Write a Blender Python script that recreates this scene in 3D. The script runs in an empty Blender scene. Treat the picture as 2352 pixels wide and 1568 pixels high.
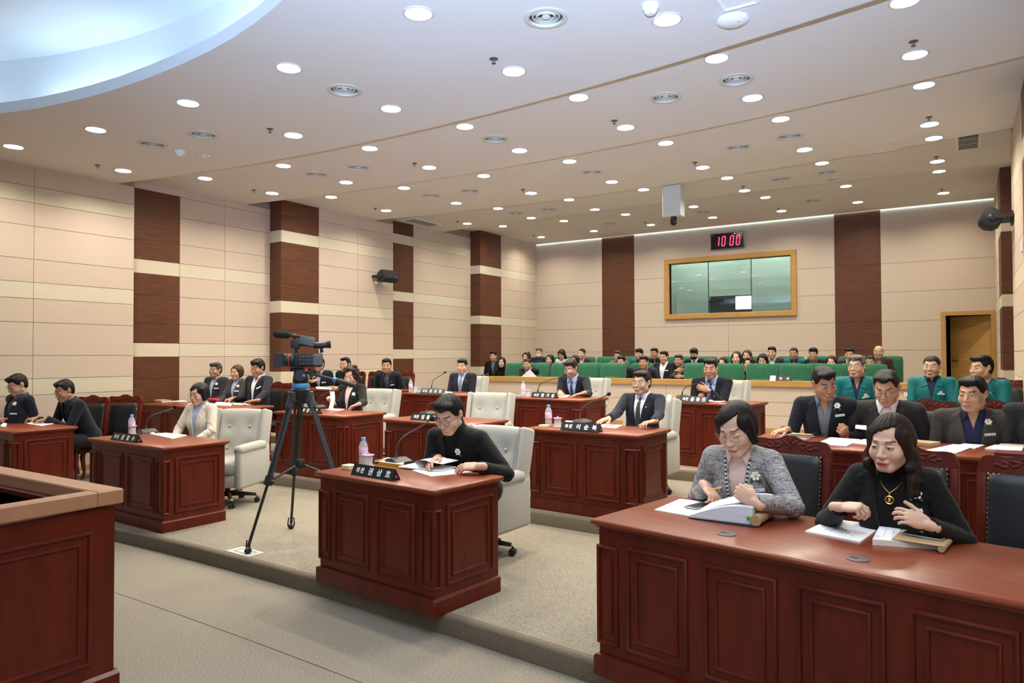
import bpy, bmesh, math, random
import numpy as np
from mathutils import Vector, Matrix

# ---------------------------------------------------------------- camera, world, exposure
scn = bpy.context.scene
COL = scn.collection
YAW, PITCH, ROLL, FPX, CAMZ = math.radians(32.62), math.radians(1.125), math.radians(-0.197), 1623.4, 1.69
def _axes():
    s, c = math.sin(YAW), math.cos(YAW)
    f = Vector((-s, c, 0)); r = Vector((c, s, 0)); u = Vector((0, 0, 1))
    f2 = f*math.cos(PITCH)+u*math.sin(PITCH); u2 = u*math.cos(PITCH)-f*math.sin(PITCH)
    return f2, r*math.cos(ROLL)+u2*math.sin(ROLL), u2*math.cos(ROLL)-r*math.sin(ROLL)
FW, RT, UP = _axes()
cam_data = bpy.data.cameras.new('camera')
cam_data.sensor_width = 36; cam_data.lens = 36*FPX/2352; cam_data.clip_start = 0.05; cam_data.clip_end = 100
cam = bpy.data.objects.new('camera', cam_data); COL.objects.link(cam)
m = Matrix((RT, UP, -FW)).transposed().to_4x4(); m.translation = (0, 0, CAMZ)
cam.matrix_world = m; scn.camera = cam
scn.view_settings.view_transform = 'Standard'; scn.view_settings.look = 'None'
scn.view_settings.gamma = 1; scn.view_settings.use_curve_mapping = False
scn.view_settings.exposure = 0.08
world = bpy.data.worlds.new('world'); scn.world = world; world.use_nodes = True
world.node_tree.nodes['Background'].inputs[0].default_value = (0.8, 0.9, 1, 1)
world.node_tree.nodes['Background'].inputs[1].default_value = 0.05
scn.cycles.max_bounces = 7; scn.cycles.diffuse_bounces = 4; scn.cycles.glossy_bounces = 3
scn.cycles.transmission_bounces = 6; scn.cycles.transparent_max_bounces = 8
scn.cycles.caustics_reflective = False; scn.cycles.caustics_refractive = False
scn.cycles.sample_clamp_indirect = 6
LAMP_W = 35.0            # power of one recessed downlight
LAMP_COL = (1.0, 0.915, 0.77)
COVE_COL = (0.62, 0.82, 1.0)
FILL_WINDOW_STRENGTH = 1.6   # cool fill glow of the added windows behind the camera

fl_ = bpy.data.lights.new('added_bounce_flash', 'SPOT'); fl_.energy = 3600; fl_.color = (.44, .64, 1.0); fl_.spot_size = math.radians(92); fl_.spot_blend = 1.0; fl_.shadow_soft_size = .04
flo = bpy.data.objects.new('added_bounce_flash', fl_); COL.objects.link(flo); flo.location = (.05, -.25, 1.95)   # guessed flash aimed at the ceiling, added for the cool tint there
flo.rotation_euler = (Vector((-1.5, 2.6, 4.19))-Vector(flo.location)).to_track_quat('-Z', 'Y').to_euler()

def _ray(u, v): return FW+RT*((u-1176)/FPX)-UP*((v-784)/FPX)
def at_z(u, v, z): d = _ray(u, v); return Vector((0, 0, CAMZ))+d*((z-CAMZ)/d.z)
def at_y(u, v, y): d = _ray(u, v); return Vector((0, 0, CAMZ))+d*(y/d.y)
def at_x(u, v, x): d = _ray(u, v); return Vector((0, 0, CAMZ))+d*(x/d.x)
R_ = math.radians
rnd = random.Random(7)

# ---------------------------------------------------------------- materials
def lin(c):
    return tuple((x/12.92 if x <= .04045 else ((x+.055)/1.055)**2.4) for x in c)
def S(r, g, b): return lin((r/255, g/255, b/255))
MATS = {}
def mat(name, col, rough=.5, metal=0., spec=.5, coat=0., coat_rough=.1, sheen=0., emit=None, estr=0., alpha=1., trans=0., ior=1.45, bump=None, var=None):
    if name in MATS: return MATS[name]
    M = bpy.data.materials.new(name); M.use_nodes = True; nt = M.node_tree; b = nt.nodes['Principled BSDF']
    I = b.inputs
    I['Base Color'].default_value = (*col, 1); I['Roughness'].default_value = rough; I['Metallic'].default_value = metal
    I['Specular IOR Level'].default_value = spec; I['Coat Weight'].default_value = coat; I['Coat Roughness'].default_value = coat_rough
    I['Sheen Weight'].default_value = sheen; I['IOR'].default_value = ior; I['Transmission Weight'].default_value = trans; I['Alpha'].default_value = alpha
    if emit: I['Emission Color'].default_value = (*emit, 1); I['Emission Strength'].default_value = estr
    tc = None
    if bump or var:
        tc = nt.nodes.new('ShaderNodeTexCoord')
    if var:   # (scale vec, colour2, noise scale, detail)
        sc, c2, ns, lo, hi = var
        mp = nt.nodes.new('ShaderNodeMapping'); mp.inputs['Scale'].default_value = sc
        nz = nt.nodes.new('ShaderNodeTexNoise'); nz.inputs['Scale'].default_value = ns; nz.inputs['Detail'].default_value = 5
        rp = nt.nodes.new('ShaderNodeMapRange'); rp.inputs['From Min'].default_value = lo; rp.inputs['From Max'].default_value = hi
        mx = nt.nodes.new('ShaderNodeMix'); mx.data_type = 'RGBA'
        mx.inputs['A'].default_value = (*col, 1); mx.inputs['B'].default_value = (*c2, 1)
        L = nt.links.new
        L(tc.outputs['Object'], mp.inputs['Vector']); L(mp.outputs['Vector'], nz.inputs['Vector']); L(nz.outputs['Fac'], rp.inputs['Value'])
        L(rp.outputs['Result'], mx.inputs['Factor']); L(mx.outputs['Result'], I['Base Color'])
    if bump:  # (noise scale, strength, distance)
        nz = nt.nodes.new('ShaderNodeTexNoise'); nz.inputs['Scale'].default_value = bump[0]; nz.inputs['Detail'].default_value = 5
        bp = nt.nodes.new('ShaderNodeBump'); bp.inputs['Strength'].default_value = bump[1]; bp.inputs['Distance'].default_value = bump[2]
        nt.links.new(tc.outputs['Object'], nz.inputs['Vector']); nt.links.new(nz.outputs['Fac'], bp.inputs['Height']); nt.links.new(bp.outputs['Normal'], I['Normal'])
    MATS[name] = M
    return M

M_wall = mat('beige_fabric_panel', (.575, .475, .38), .8, spec=.25, bump=(900, .15, .001))
M_cream = mat('cream_panel', (.62, .56, .425), .8, spec=.25, bump=(900, .15, .001))
M_seam = mat('panel_seam', (.25, .19, .14), .9)
M_brown = mat('walnut_panel', (.125, .045, .021), .5, spec=.35, var=((1.2, 1.2, 30), (.070, .024, .011), 2.2, .35, .7))
M_brownseam = mat('walnut_seam', (.02, .008, .004), .8)
M_ceil = mat('ceiling_paint', (.72, .69, .65), .85, spec=.2, var=((1, 1, 1), (.70, .665, .62), .7, .3, .7))
M_ceilw = mat('dome_paint', (.74, .76, .78), .7, spec=.2)
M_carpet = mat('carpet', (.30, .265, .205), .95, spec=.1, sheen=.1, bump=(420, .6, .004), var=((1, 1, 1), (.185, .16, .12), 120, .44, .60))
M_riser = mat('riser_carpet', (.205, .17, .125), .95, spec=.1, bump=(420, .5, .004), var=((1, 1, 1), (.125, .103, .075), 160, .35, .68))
M_wood = mat('cherry_wood', (.112, .0125, .0045), .40, spec=.24, coat=.14, coat_rough=.2, var=((3, 3, .5), (.066, .0075, .003), 6, .3, .75))
M_woodtop = mat('cherry_top', (.22, .044, .013), .38, spec=.32, coat=.26, coat_rough=.2, var=((.6, 5, 5), (.145, .026, .009), 5, .3, .75))
M_oak = mat('light_oak', (.50, .285, .085), .4, spec=.45, var=((.5, 6, 6), (.42, .225, .06), 4, .3, .7))
M_black = mat('black_plastic', (.012, .012, .013), .4)
M_blackm = mat('black_matte', (.014, .014, .015), .75)
M_rubber = mat('dark_rubber', (.02, .02, .02), .6)
M_chrome = mat('chrome', (.75, .75, .76), .18, metal=1)
M_white = mat('white_plastic', (.78, .77, .74), .45)
M_paper = mat('paper', (.86, .86, .87), .8, spec=.2)
M_gold = mat('gold', (.75, .50, .14), .28, metal=1)

def pane_mat(name, tint, refl):
    M = bpy.data.materials.new(name); M.use_nodes = True; nt = M.node_tree; nt.nodes.clear(); N = nt.nodes.new
    o = N('ShaderNodeOutputMaterial'); mx = N('ShaderNodeMixShader'); tr = N('ShaderNodeBsdfTransparent'); gl = N('ShaderNodeBsdfGlossy'); fr = N('ShaderNodeFresnel'); ad = N('ShaderNodeMath')
    tr.inputs['Color'].default_value = (*tint, 1); gl.inputs['Roughness'].default_value = .01; fr.inputs['IOR'].default_value = 1.5; ad.operation = 'ADD'; ad.inputs[1].default_value = refl
    L = nt.links.new; L(fr.outputs[0], ad.inputs[0]); L(ad.outputs[0], mx.inputs[0]); L(tr.outputs[0], mx.inputs[1]); L(gl.outputs[0], mx.inputs[2]); L(mx.outputs[0], o.inputs['Surface'])
    return M

# ---------------------------------------------------------------- mesh helpers
def link(name, me, parent=None, loc=None, rotz=None):
    o = bpy.data.objects.new(name, me); COL.objects.link(o)
    if parent: o.parent = parent
    if loc is not None: o.location = loc
    if rotz is not None: o.rotation_euler = (0, 0, rotz)
    return o
class MB:
    """collects shapes for one mesh; material slots by index"""
    def __init__(s): s.v = []; s.f = []; s.mi = []
    def add(s, vs, fs, mi=0, M=None):
        o = len(s.v)
        if M is not None: vs = [M @ Vector(p) for p in vs]
        s.v += [tuple(p) for p in vs]
        s.f += [tuple(i+o for i in f) for f in fs]; s.mi += [mi]*len(fs)
        return s
    def box(s, x0, x1, y0, y1, z0, z1, mi=0, M=None):
        v = [(x0, y0, z0), (x1, y0, z0), (x1, y1, z0), (x0, y1, z0), (x0, y0, z1), (x1, y0, z1), (x1, y1, z1), (x0, y1, z1)]
        return s.add(v, [(0, 3, 2, 1), (4, 5, 6, 7), (0, 1, 5, 4), (1, 2, 6, 5), (2, 3, 7, 6), (3, 0, 4, 7)], mi, M)
    def bbox(s, x0, x1, y0, y1, z0, z1, b=.01, seg=2, mi=0, M=None):
        bm = bmesh.new(); bmesh.ops.create_cube(bm, size=1)
        for v in bm.verts:
            v.co = ((x0+x1)/2+v.co.x*(x1-x0), (y0+y1)/2+v.co.y*(y1-y0), (z0+z1)/2+v.co.z*(z1-z0))
        bmesh.ops.bevel(bm, geom=bm.edges[:], offset=b, segments=seg, profile=.5, affect='EDGES', clamp_overlap=True)
        s.bm(bm, mi, M); return s
    def bm(s, bm, mi=0, M=None):
        bm.verts.index_update()
        s.add([v.co.copy() for v in bm.verts], [[v.index for v in f.verts] for f in bm.faces], mi, M); bm.free()
    def lathe(s, prof, n=24, mi=0, M=None, cap0=True, cap1=True, sx=1, sy=1):
        vs = []; fs = []
        for r, z in prof:
            for i in range(n):
                a = 2*math.pi*i/n; vs.append((r*math.cos(a)*sx, r*math.sin(a)*sy, z))
        for j in range(len(prof)-1):
            for i in range(n):
                k = (i+1) % n; fs.append((j*n+i, j*n+k, (j+1)*n+k, (j+1)*n+i))
        if cap0: fs.append(tuple(range(n))[::-1])
        if cap1: fs.append(tuple(range((len(prof)-1)*n, len(prof)*n)))
        return s.add(vs, fs, mi, M)
    def tube(s, pts, r, n=8, mi=0, M=None, closed=False):
        pts = [Vector(p) for p in pts]; N = len(pts)
        rs = r if isinstance(r, (list, tuple)) else [r]*N
        vs = []; fs = []; prev = None
        for i, p in enumerate(pts):
            if closed: d = pts[(i+1) % N]-pts[i-1]
            else: d = pts[min(i+1, N-1)]-pts[max(i-1, 0)]
            d.normalize()
            if prev is None:
                a = Vector((0, 0, 1)) if abs(d.z) < .9 else Vector((1, 0, 0))
                x = d.cross(a).normalized()
            else:
                x = (prev-d*prev.dot(d)).normalized()
            prev = x; y = d.cross(x)
            for k in range(n):
                t = 2*math.pi*k/n; vs.append(p+(x*math.cos(t)+y*math.sin(t))*rs[i])
        for i in range(N if closed else N-1):
            j = (i+1) % N
            for k in range(n):
                l = (k+1) % n; fs.append((i*n+k, i*n+l, j*n+l, j*n+k))
        if not closed: fs += [tuple(range(n))[::-1], tuple(range((N-1)*n, N*n))]
        return s.add(vs, fs, mi, M)
    def prism(s, poly, y0, y1, mi=0, M=None):
        """poly in xz extruded along y"""
        n = len(poly); vs = [(x, y0, z) for x, z in poly]+[(x, y1, z) for x, z in poly]
        fs = [tuple(range(n)), tuple(range(2*n-1, n-1, -1))]
        for i in range(n):
            j = (i+1) % n; fs.append((i, i+n, j+n, j))
        return s.add(vs, fs, mi, M)
    def ball(s, c, r, n=10, m=7, mi=0, M=None):
        rr = r if isinstance(r, (tuple, list)) else (r, r, r)
        vs = [(c[0], c[1], c[2]-rr[2])]
        for j in range(1, m):
            p = -math.pi/2+math.pi*j/m
            for i in range(n):
                a = 2*math.pi*i/n; vs.append((c[0]+rr[0]*math.cos(p)*math.cos(a), c[1]+rr[1]*math.cos(p)*math.sin(a), c[2]+rr[2]*math.sin(p)))
        vs.append((c[0], c[1], c[2]+rr[2])); fs = []
        for i in range(n): fs.append((0, 1+(i+1) % n, 1+i))
        for j in range(m-2):
            for i in range(n):
                k = (i+1) % n; fs.append((1+j*n+i, 1+j*n+k, 1+(j+1)*n+k, 1+(j+1)*n+i))
        o = 1+(m-2)*n
        for i in range(n): fs.append((o+i, o+(i+1) % n, len(vs)-1))
        return s.add(vs, fs, mi, M)
    def frame(s, x0, x1, z0, z1, prof, mi=0, M=None, fill=False):
        """mitred rectangular moulding on the plane y=0, front is -y; prof = [(inset, height)]"""
        vs = []; fs = []; n = len(prof)
        for i, h in prof:
            vs += [(x0+i, -h, z0+i), (x1-i, -h, z0+i), (x1-i, -h, z1-i), (x0+i, -h, z1-i)]
        for j in range(n-1):
            for k in range(4):
                l = (k+1) % 4; fs.append((j*4+k, j*4+l, (j+1)*4+l, (j+1)*4+k))
        if fill: fs.append(tuple((n-1)*4+k for k in range(4)))
        return s.add(vs, fs, mi, M)
    def mesh(s, name, mats, smooth=35):
        me = bpy.data.meshes.new(name); me.from_pydata(s.v, [], s.f)
        for m_ in (mats if isinstance(mats, (list, tuple)) else [mats]): me.materials.append(m_)
        me.polygons.foreach_set('material_index', s.mi)
        bm = bmesh.new(); bm.from_mesh(me); bmesh.ops.recalc_face_normals(bm, faces=bm.faces); bm.to_mesh(me); bm.free()
        if smooth:
            me.shade_smooth()
            me.set_sharp_from_angle(angle=math.radians(smooth))
        return me
    def obj(s, name, mats, parent=None, loc=None, rotz=None, smooth=35):
        return link(name, s.mesh(name, mats, smooth), parent, loc, rotz)
def tag(o, label, cat, group=None):
    o['label'] = label; o['category'] = cat
    if group: o['group'] = group
    return o
def thing(name, label, cat, loc=(0, 0, 0), rotz=0., group=None):
    o = bpy.data.objects.new(name, None); COL.objects.link(o); o.empty_display_size = .1
    o.location = loc; o.rotation_euler = (0, 0, rotz)
    return tag(o, label, cat, group)
def struct(o): o['kind'] = 'structure'; return o
def dup(root, loc, rotz=None, label=None, group=None):
    def cp(o, parent):
        c = o.copy(); COL.objects.link(c); c.parent = parent
        for ch in [x for x in CH.get(o, [])]: cp(ch, c)
        return c
    CH = {}
    stack = [root]
    while stack:
        o = stack.pop(); CH[o] = list(o.children); stack += CH[o]
    c = cp(root, None); c.location = loc
    if rotz is not None: c.rotation_euler = (0, 0, rotz)
    if label: c['label'] = label
    if group: c['group'] = group
    return c
def text_mesh(name, s, size, material, parent, M, depth=.0008, bold=0.0, align='LEFT'):
    cu = bpy.data.curves.new(name, 'FONT'); cu.body = s; cu.size = size; cu.extrude = depth; cu.offset = bold; cu.align_x = align; cu.resolution_u = 3
    o = bpy.data.objects.new(name, cu); COL.objects.link(o)
    bpy.context.view_layer.update()
    me = bpy.data.meshes.new_from_object(o.evaluated_get(bpy.context.evaluated_depsgraph_get()))
    bpy.data.objects.remove(o); bpy.data.curves.remove(cu)
    me.materials.clear(); me.materials.append(material)
    t = link(name, me, parent); t.matrix_local = M
    return t
# ---------------------------------------------------------------- implicit-surface modelling (people)
f4 = np.float32
def _smin(a, b, k):
    if k <= 0: return np.minimum(a, b)
    h = np.clip(.5+.5*(b-a)/k, 0, 1); return b+(a-b)*h-k*h*(1-h)
def _smax(a, b, k): return -_smin(-a, -b, k)
class Fld:
    def __init__(s, lo, hi, h):
        s.lo = np.array(lo, float); s.h = h
        n = np.ceil((np.array(hi)-s.lo)/h).astype(int)+1
        s.F = np.full(n, .25, f4); s.ax = [(s.lo[i]+h*np.arange(n[i])).astype(f4) for i in range(3)]
    def _sl(s, lo, hi):
        r = []
        for i in range(3):
            a = max(0, int((lo[i]-s.lo[i])/s.h)); b = min(len(s.ax[i]), int((hi[i]-s.lo[i])/s.h)+2)
            if b <= a: return None
            r.append(slice(a, b))
        return tuple(r)
    def pts(s, sl): return np.stack(np.meshgrid(s.ax[0][sl[0]], s.ax[1][sl[1]], s.ax[2][sl[2]], indexing='ij'), -1)
    def op(s, f, lo, hi, k=.01, mode='u'):
        sl = s._sl(lo, hi)
        if sl is None: return s
        d = f(s.pts(sl)).astype(f4); A = s.F[sl]
        s.F[sl] = _smin(A, d, k) if mode == 'u' else (_smax(A, -d, k) if mode == 'd' else _smax(A, d, k))
        return s
    def cap(s, a, b, r1, r2=None, k=.01, mode='u', cut=False):
        a = np.array(a, f4); b = np.array(b, f4); r2 = r1 if r2 is None else r2
        ba = b-a; bb = float(ba@ba)+1e-9; L = math.sqrt(bb)
        def f(P):
            pa = P-a; h = np.clip(pa@ba/bb, 0, 1)
            d = np.linalg.norm(pa-h[..., None]*ba, axis=-1)-(r1+(r2-r1)*h)
            if cut: d = np.maximum(d, (pa@ba-bb)/L)
            return d
        m = max(r1, r2)+k+s.h*2+.004
        return s.op(f, np.minimum(a, b)-m, np.maximum(a, b)+m, k, mode)
    def ell(s, c, r, k=.01, mode='u', R=None):
        c = np.array(c, f4); r = np.array(r, f4)
        def f(P):
            q = P-c
            if R is not None: q = q@R
            k0 = np.linalg.norm(q/r, axis=-1); k1 = np.linalg.norm(q/(r*r), axis=-1)+1e-6
            return k0*(k0-1)/k1
        m = (float(r.max()) if R is not None else r)+k+s.h*2+.004
        return s.op(f, c-m, c+m, k, mode)
    def all(s, f, k=.005, mode='i'):
        return s.op(f, s.lo-1, s.lo+10, k, mode)
    def sample(s, P):
        q = (np.asarray(P)-s.lo)/s.h; i = np.clip(np.floor(q).astype(int), 0, np.array(s.F.shape)-2); t = np.clip(q-i, 0, 1)
        o = 0
        for dx in (0, 1):
            for dy in (0, 1):
                for dz in (0, 1):
                    w = (t[..., 0] if dx else 1-t[..., 0])*(t[..., 1] if dy else 1-t[..., 1])*(t[..., 2] if dz else 1-t[..., 2])
                    o = o+w*s.F[i[..., 0]+dx, i[..., 1]+dy, i[..., 2]+dz]
        return o
    def nets(s):
        F = s.F
        F = np.pad(F, 1, constant_values=.25); lo = s.lo-s.h
        S = F < 0
        n = np.array(F.shape)-1
        cnt = sum(S[a:a+n[0], b:b+n[1], c:c+n[2]].astype(np.int8) for a in (0, 1) for b in (0, 1) for c in (0, 1))
        act = (cnt > 0) & (cnt < 8); I = np.argwhere(act)
        if len(I) == 0: return np.zeros((0, 3)), np.zeros((0, 4), int)
        idx = np.full(act.shape, -1, np.int32); idx[act] = np.arange(len(I))
        cor = np.array([(a, b, c) for a in (0, 1) for b in (0, 1) for c in (0, 1)])
        V = np.stack([F[I[:, 0]+c[0], I[:, 1]+c[1], I[:, 2]+c[2]] for c in cor], 1)
        acc = np.zeros((len(I), 3)); w = np.zeros(len(I))
        for i in range(8):
            for j in range(i+1, 8):
                if np.abs(cor[i]-cor[j]).sum() != 1: continue
                x = (V[:, i] < 0) != (V[:, j] < 0)
                t = V[:, i]/np.where(x, V[:, i]-V[:, j], 1)
                p = cor[i]+(cor[j]-cor[i])*t[:, None]
                acc += np.where(x[:, None], p, 0); w += x
        P = lo+s.h*(I+acc/w[:, None])
        faces = []
        for ax in range(3):
            b, c = (ax+1) % 3, (ax+2) % 3
            sa = [slice(None)]*3; sb = [slice(None)]*3; sa[ax] = slice(0, -1); sb[ax] = slice(1, None)
            A = S[tuple(sa)]; B = S[tuple(sb)]; E = np.argwhere(A != B)
            E = E[(E[:, b] > 0) & (E[:, c] > 0) & (E[:, b] < n[b]) & (E[:, c] < n[c])]
            def cell(db, dc):
                q = E.copy(); q[:, b] -= db; q[:, c] -= dc; return idx[q[:, 0], q[:, 1], q[:, 2]]
            Q = np.stack([cell(1, 1), cell(0, 1), cell(0, 0), cell(1, 0)], 1)
            fl = ~A[E[:, 0], E[:, 1], E[:, 2]]
            Q[fl] = Q[fl][:, ::-1]; faces.append(Q)
        Q = np.concatenate(faces); Q = Q[(Q >= 0).all(1)]
        return P, Q
def np_mesh(name, parts, mats, cols=None, mis=None):
    """parts: list of (verts, quads)"""
    P = np.concatenate([p for p, q in parts]); o = 0; Q = []
    for p, q in parts: Q.append(q+o); o += len(p)
    Q = np.concatenate(Q)
    me = bpy.data.meshes.new(name)
    me.vertices.add(len(P)); me.vertices.foreach_set('co', P.astype(f4).ravel())
    me.loops.add(len(Q)*4); me.loops.foreach_set('vertex_index', Q.astype(np.int32).ravel())
    me.polygons.add(len(Q)); me.polygons.foreach_set('loop_start', np.arange(0, len(Q)*4, 4, dtype=np.int32))
    me.update(calc_edges=True); me.validate()
    for m_ in (mats if isinstance(mats, (list, tuple)) else [mats]): me.materials.append(m_)
    if cols is not None:
        ca = me.color_attributes.new('Col', 'FLOAT_COLOR', 'POINT')
        c = np.ones((len(P), 4), f4); c[:, :3] = cols; ca.data.foreach_set('color', c.ravel())
    me.shade_smooth()
    return me

def _skin_mat():
    M = bpy.data.materials.new('skin'); M.use_nodes = True; nt = M.node_tree; b = nt.nodes['Principled BSDF']
    a = nt.nodes.new('ShaderNodeVertexColor'); a.layer_name = 'Col'
    nt.links.new(a.outputs['Color'], b.inputs['Base Color'])
    b.inputs['Roughness'].default_value = .48; b.inputs['Specular IOR Level'].default_value = .4
    b.inputs['Subsurface Weight'].default_value = .12; b.inputs['Subsurface Radius'].default_value = (.006, .003, .0015); b.inputs['Subsurface Scale'].default_value = 1
    return M
M_skin = _skin_mat()
def hair_mat(name, c): return mat(name, c, .5, spec=.22, bump=(90, .35, .004), var=((30, 30, 5), tuple(x*1.7+.002 for x in c), 3, .4, .8))
HAIR = {'black': hair_mat('black_hair', (.0075, .0065, .006)), 'dark': hair_mat('dark_brown_hair', (.017, .010, .007)), 'brown': hair_mat('brown_hair', (.040, .018, .010)),
        'grey': hair_mat('grey_hair', (.085, .082, .08)), 'salt': hair_mat('greying_hair', (.035, .032, .030))}
def cloth(name, c, rough=.85, var=None, b=(42, .5, .010)):
    return mat(name, c, rough, spec=.22, sheen=.08, bump=b, var=var)
NAVY = cloth('navy_wool', (.010, .012, .021)); DNAVY = cloth('dark_navy_wool', (.0075, .010, .016)); BLACK = cloth('black_wool', (.0065, .0065, .007))
CHAR = cloth('charcoal_wool', (.026, .026, .029)); GREY = cloth('grey_wool', (.055, .054, .053), var=((60, 60, 60), (.035, .034, .034), 3, .3, .7))
TWEED = cloth('tweed_wool', (.075, .07, .066), var=((150, 150, 150), (.022, .021, .021), 2, .38, .62))
def plaid():
    M = bpy.data.materials.new('grey_woven_tweed'); M.use_nodes = True; nt = M.node_tree; b = nt.nodes['Principled BSDF']; N = nt.nodes.new; L = nt.links.new
    tc = N('ShaderNodeTexCoord'); cur = None
    for sc in ((170, 170, 18), (18, 18, 230)):
        mp = N('ShaderNodeMapping'); mp.inputs['Scale'].default_value = sc
        nz = N('ShaderNodeTexNoise'); nz.inputs['Scale'].default_value = 1.4; nz.inputs['Detail'].default_value = 2
        L(tc.outputs['Object'], mp.inputs['Vector']); L(mp.outputs['Vector'], nz.inputs['Vector'])
        if cur is None: cur = nz.outputs['Fac']
        else:
            ad = N('ShaderNodeMath'); ad.operation = 'ADD'; L(cur, ad.inputs[0]); L(nz.outputs['Fac'], ad.inputs[1]); cur = ad.outputs[0]
    r = N('ShaderNodeValToRGB'); r.color_ramp.elements[0].position = .36; r.color_ramp.elements[0].color = (.045, .05, .058, 1)
    r.color_ramp.elements[1].position = .64; r.color_ramp.elements[1].color = (.52, .51, .49, 1)
    hf = N('ShaderNodeMath'); hf.operation = 'MULTIPLY'; hf.inputs[1].default_value = .5; L(cur, hf.inputs[0]); L(hf.outputs[0], r.inputs['Fac'])
    L(r.outputs['Color'], b.inputs['Base Color']); b.inputs['Roughness'].default_value = .9
    return M
PLAID = plaid()
BEIGE = cloth('ivory_wool', (.60, .54, .45)); TEAL = cloth('teal_nylon', (.003, .115, .125), .6); BROWNJ = cloth('brown_wool', (.045, .027, .018))
TAUPE = cloth('taupe_wool', (.16, .12, .10)); IVORYC = cloth('cream_wool', (.55, .48, .37)); CREAMY = IVORYC
WHITES = cloth('white_cotton', (.74, .74, .77), .8); BLUES = cloth('pale_blue_cotton', (.36, .46, .68), .8); GREYS = cloth('grey_blue_cotton', (.14, .16, .20), .8)
NAVYS = cloth('navy_cotton', (.018, .022, .060), .8); PINKS = cloth('pale_pink_silk', (.68, .50, .46), .6); BLACKK = cloth('black_knit', (.006, .006, .0065), .95, b=(260, .6, .004))
LAVS = cloth('lavender_cotton', (.40, .40, .58), .8); CHECK = cloth('dark_check_cotton', (.02, .03, .05), .8, var=((25, 25, 25), (.10, .14, .16), 3, .45, .6)); SKYB = cloth('sky_blue_silk', (.22, .34, .62), .6)
TIEG = cloth('dark_green_grey_silk', (.035, .045, .042), .45); TIEB = cloth('striped_silk', (.014, .014, .018), .45, var=((3, 3, 90), (.16, .13, .10), 1.2, .5, .56)); TIEP = cloth('violet_silk', (.05, .03, .11), .45, var=((80, 80, 80), (.25, .16, .4), 1.5, .55, .65))
TIES = cloth('silver_grey_silk', (.16, .17, .22), .45, var=((60, 60, 60), (.3, .3, .36), 1.5, .5, .65)); TIEK = cloth('black_silk', (.006, .006, .007), .5)
TROUS = cloth('dark_trousers', (.010, .011, .015)); M_mask = cloth('white_mask_cloth', (.75, .76, .78)); M_maskk = cloth('black_mask_cloth', (.008, .008, .009)); M_scarf = cloth('burgundy_knit', (.05, .012, .018)); M_cardi=cloth('dark_plum_knit',(.03,.018,.028))
M_lens = mat('spectacle_lens', (1, 1, 1), .03, alpha=.10, spec=.8)
M_frameb = mat('dark_spectacle_frame', (.012, .010, .010), .3); M_frameg = mat('metal_spectacle_frame', (.35, .27, .18), .3, metal=1)
M_petal = mat('white_petal', (.82, .80, .74), .6); M_yel = mat('yellow_stamen', (.75, .45, .04), .7); M_leaf = mat('green_leaf', (.012, .10, .035), .6)
M_tagw = mat('white_badge', (.82, .84, .86), .35); M_tagg = mat('green_badge_stripe', (.03, .42, .12), .4); M_tagb = mat('blue_badge_stripe', (.10, .10, .55), .4); M_ink = mat('black_ink', (.03, .03, .04), .7)
M_patch = mat('flag_patch', (.78, .76, .78), .7); M_red = mat('red_emblem', (.55, .05, .04), .6); M_blue = mat('blue_emblem', (.04, .09, .35), .6)

def npR(ax, a):
    c, s = math.cos(a), math.sin(a)
    return np.array({'x': [[1, 0, 0], [0, c, -s], [0, s, c]], 'y': [[c, 0, s], [0, 1, 0], [-s, 0, c]], 'z': [[c, -s, 0], [s, c, 0], [0, 0, 1]]}[ax], float)
def poly2(x, z, V):
    """signed distance to polygon"""
    d = np.full(x.shape, 1e9, f4); sgn = np.ones(x.shape, f4); n = len(V)
    for i in range(n):
        ax, az = V[i]; bx, bz = V[i-1]
        ex, ez = bx-ax, bz-az; wx, wz = x-ax, z-az
        t = np.clip((wx*ex+wz*ez)/(ex*ex+ez*ez), 0, 1)
        d = np.minimum(d, (wx-ex*t)**2+(wz-ez*t)**2)
        c1 = z >= az; c2 = z < bz; c3 = ex*wz > ez*wx
        sgn = np.where((c1 & c2 & c3) | (~c1 & ~c2 & ~c3), -sgn, sgn)
    return sgn*np.sqrt(d)

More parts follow.
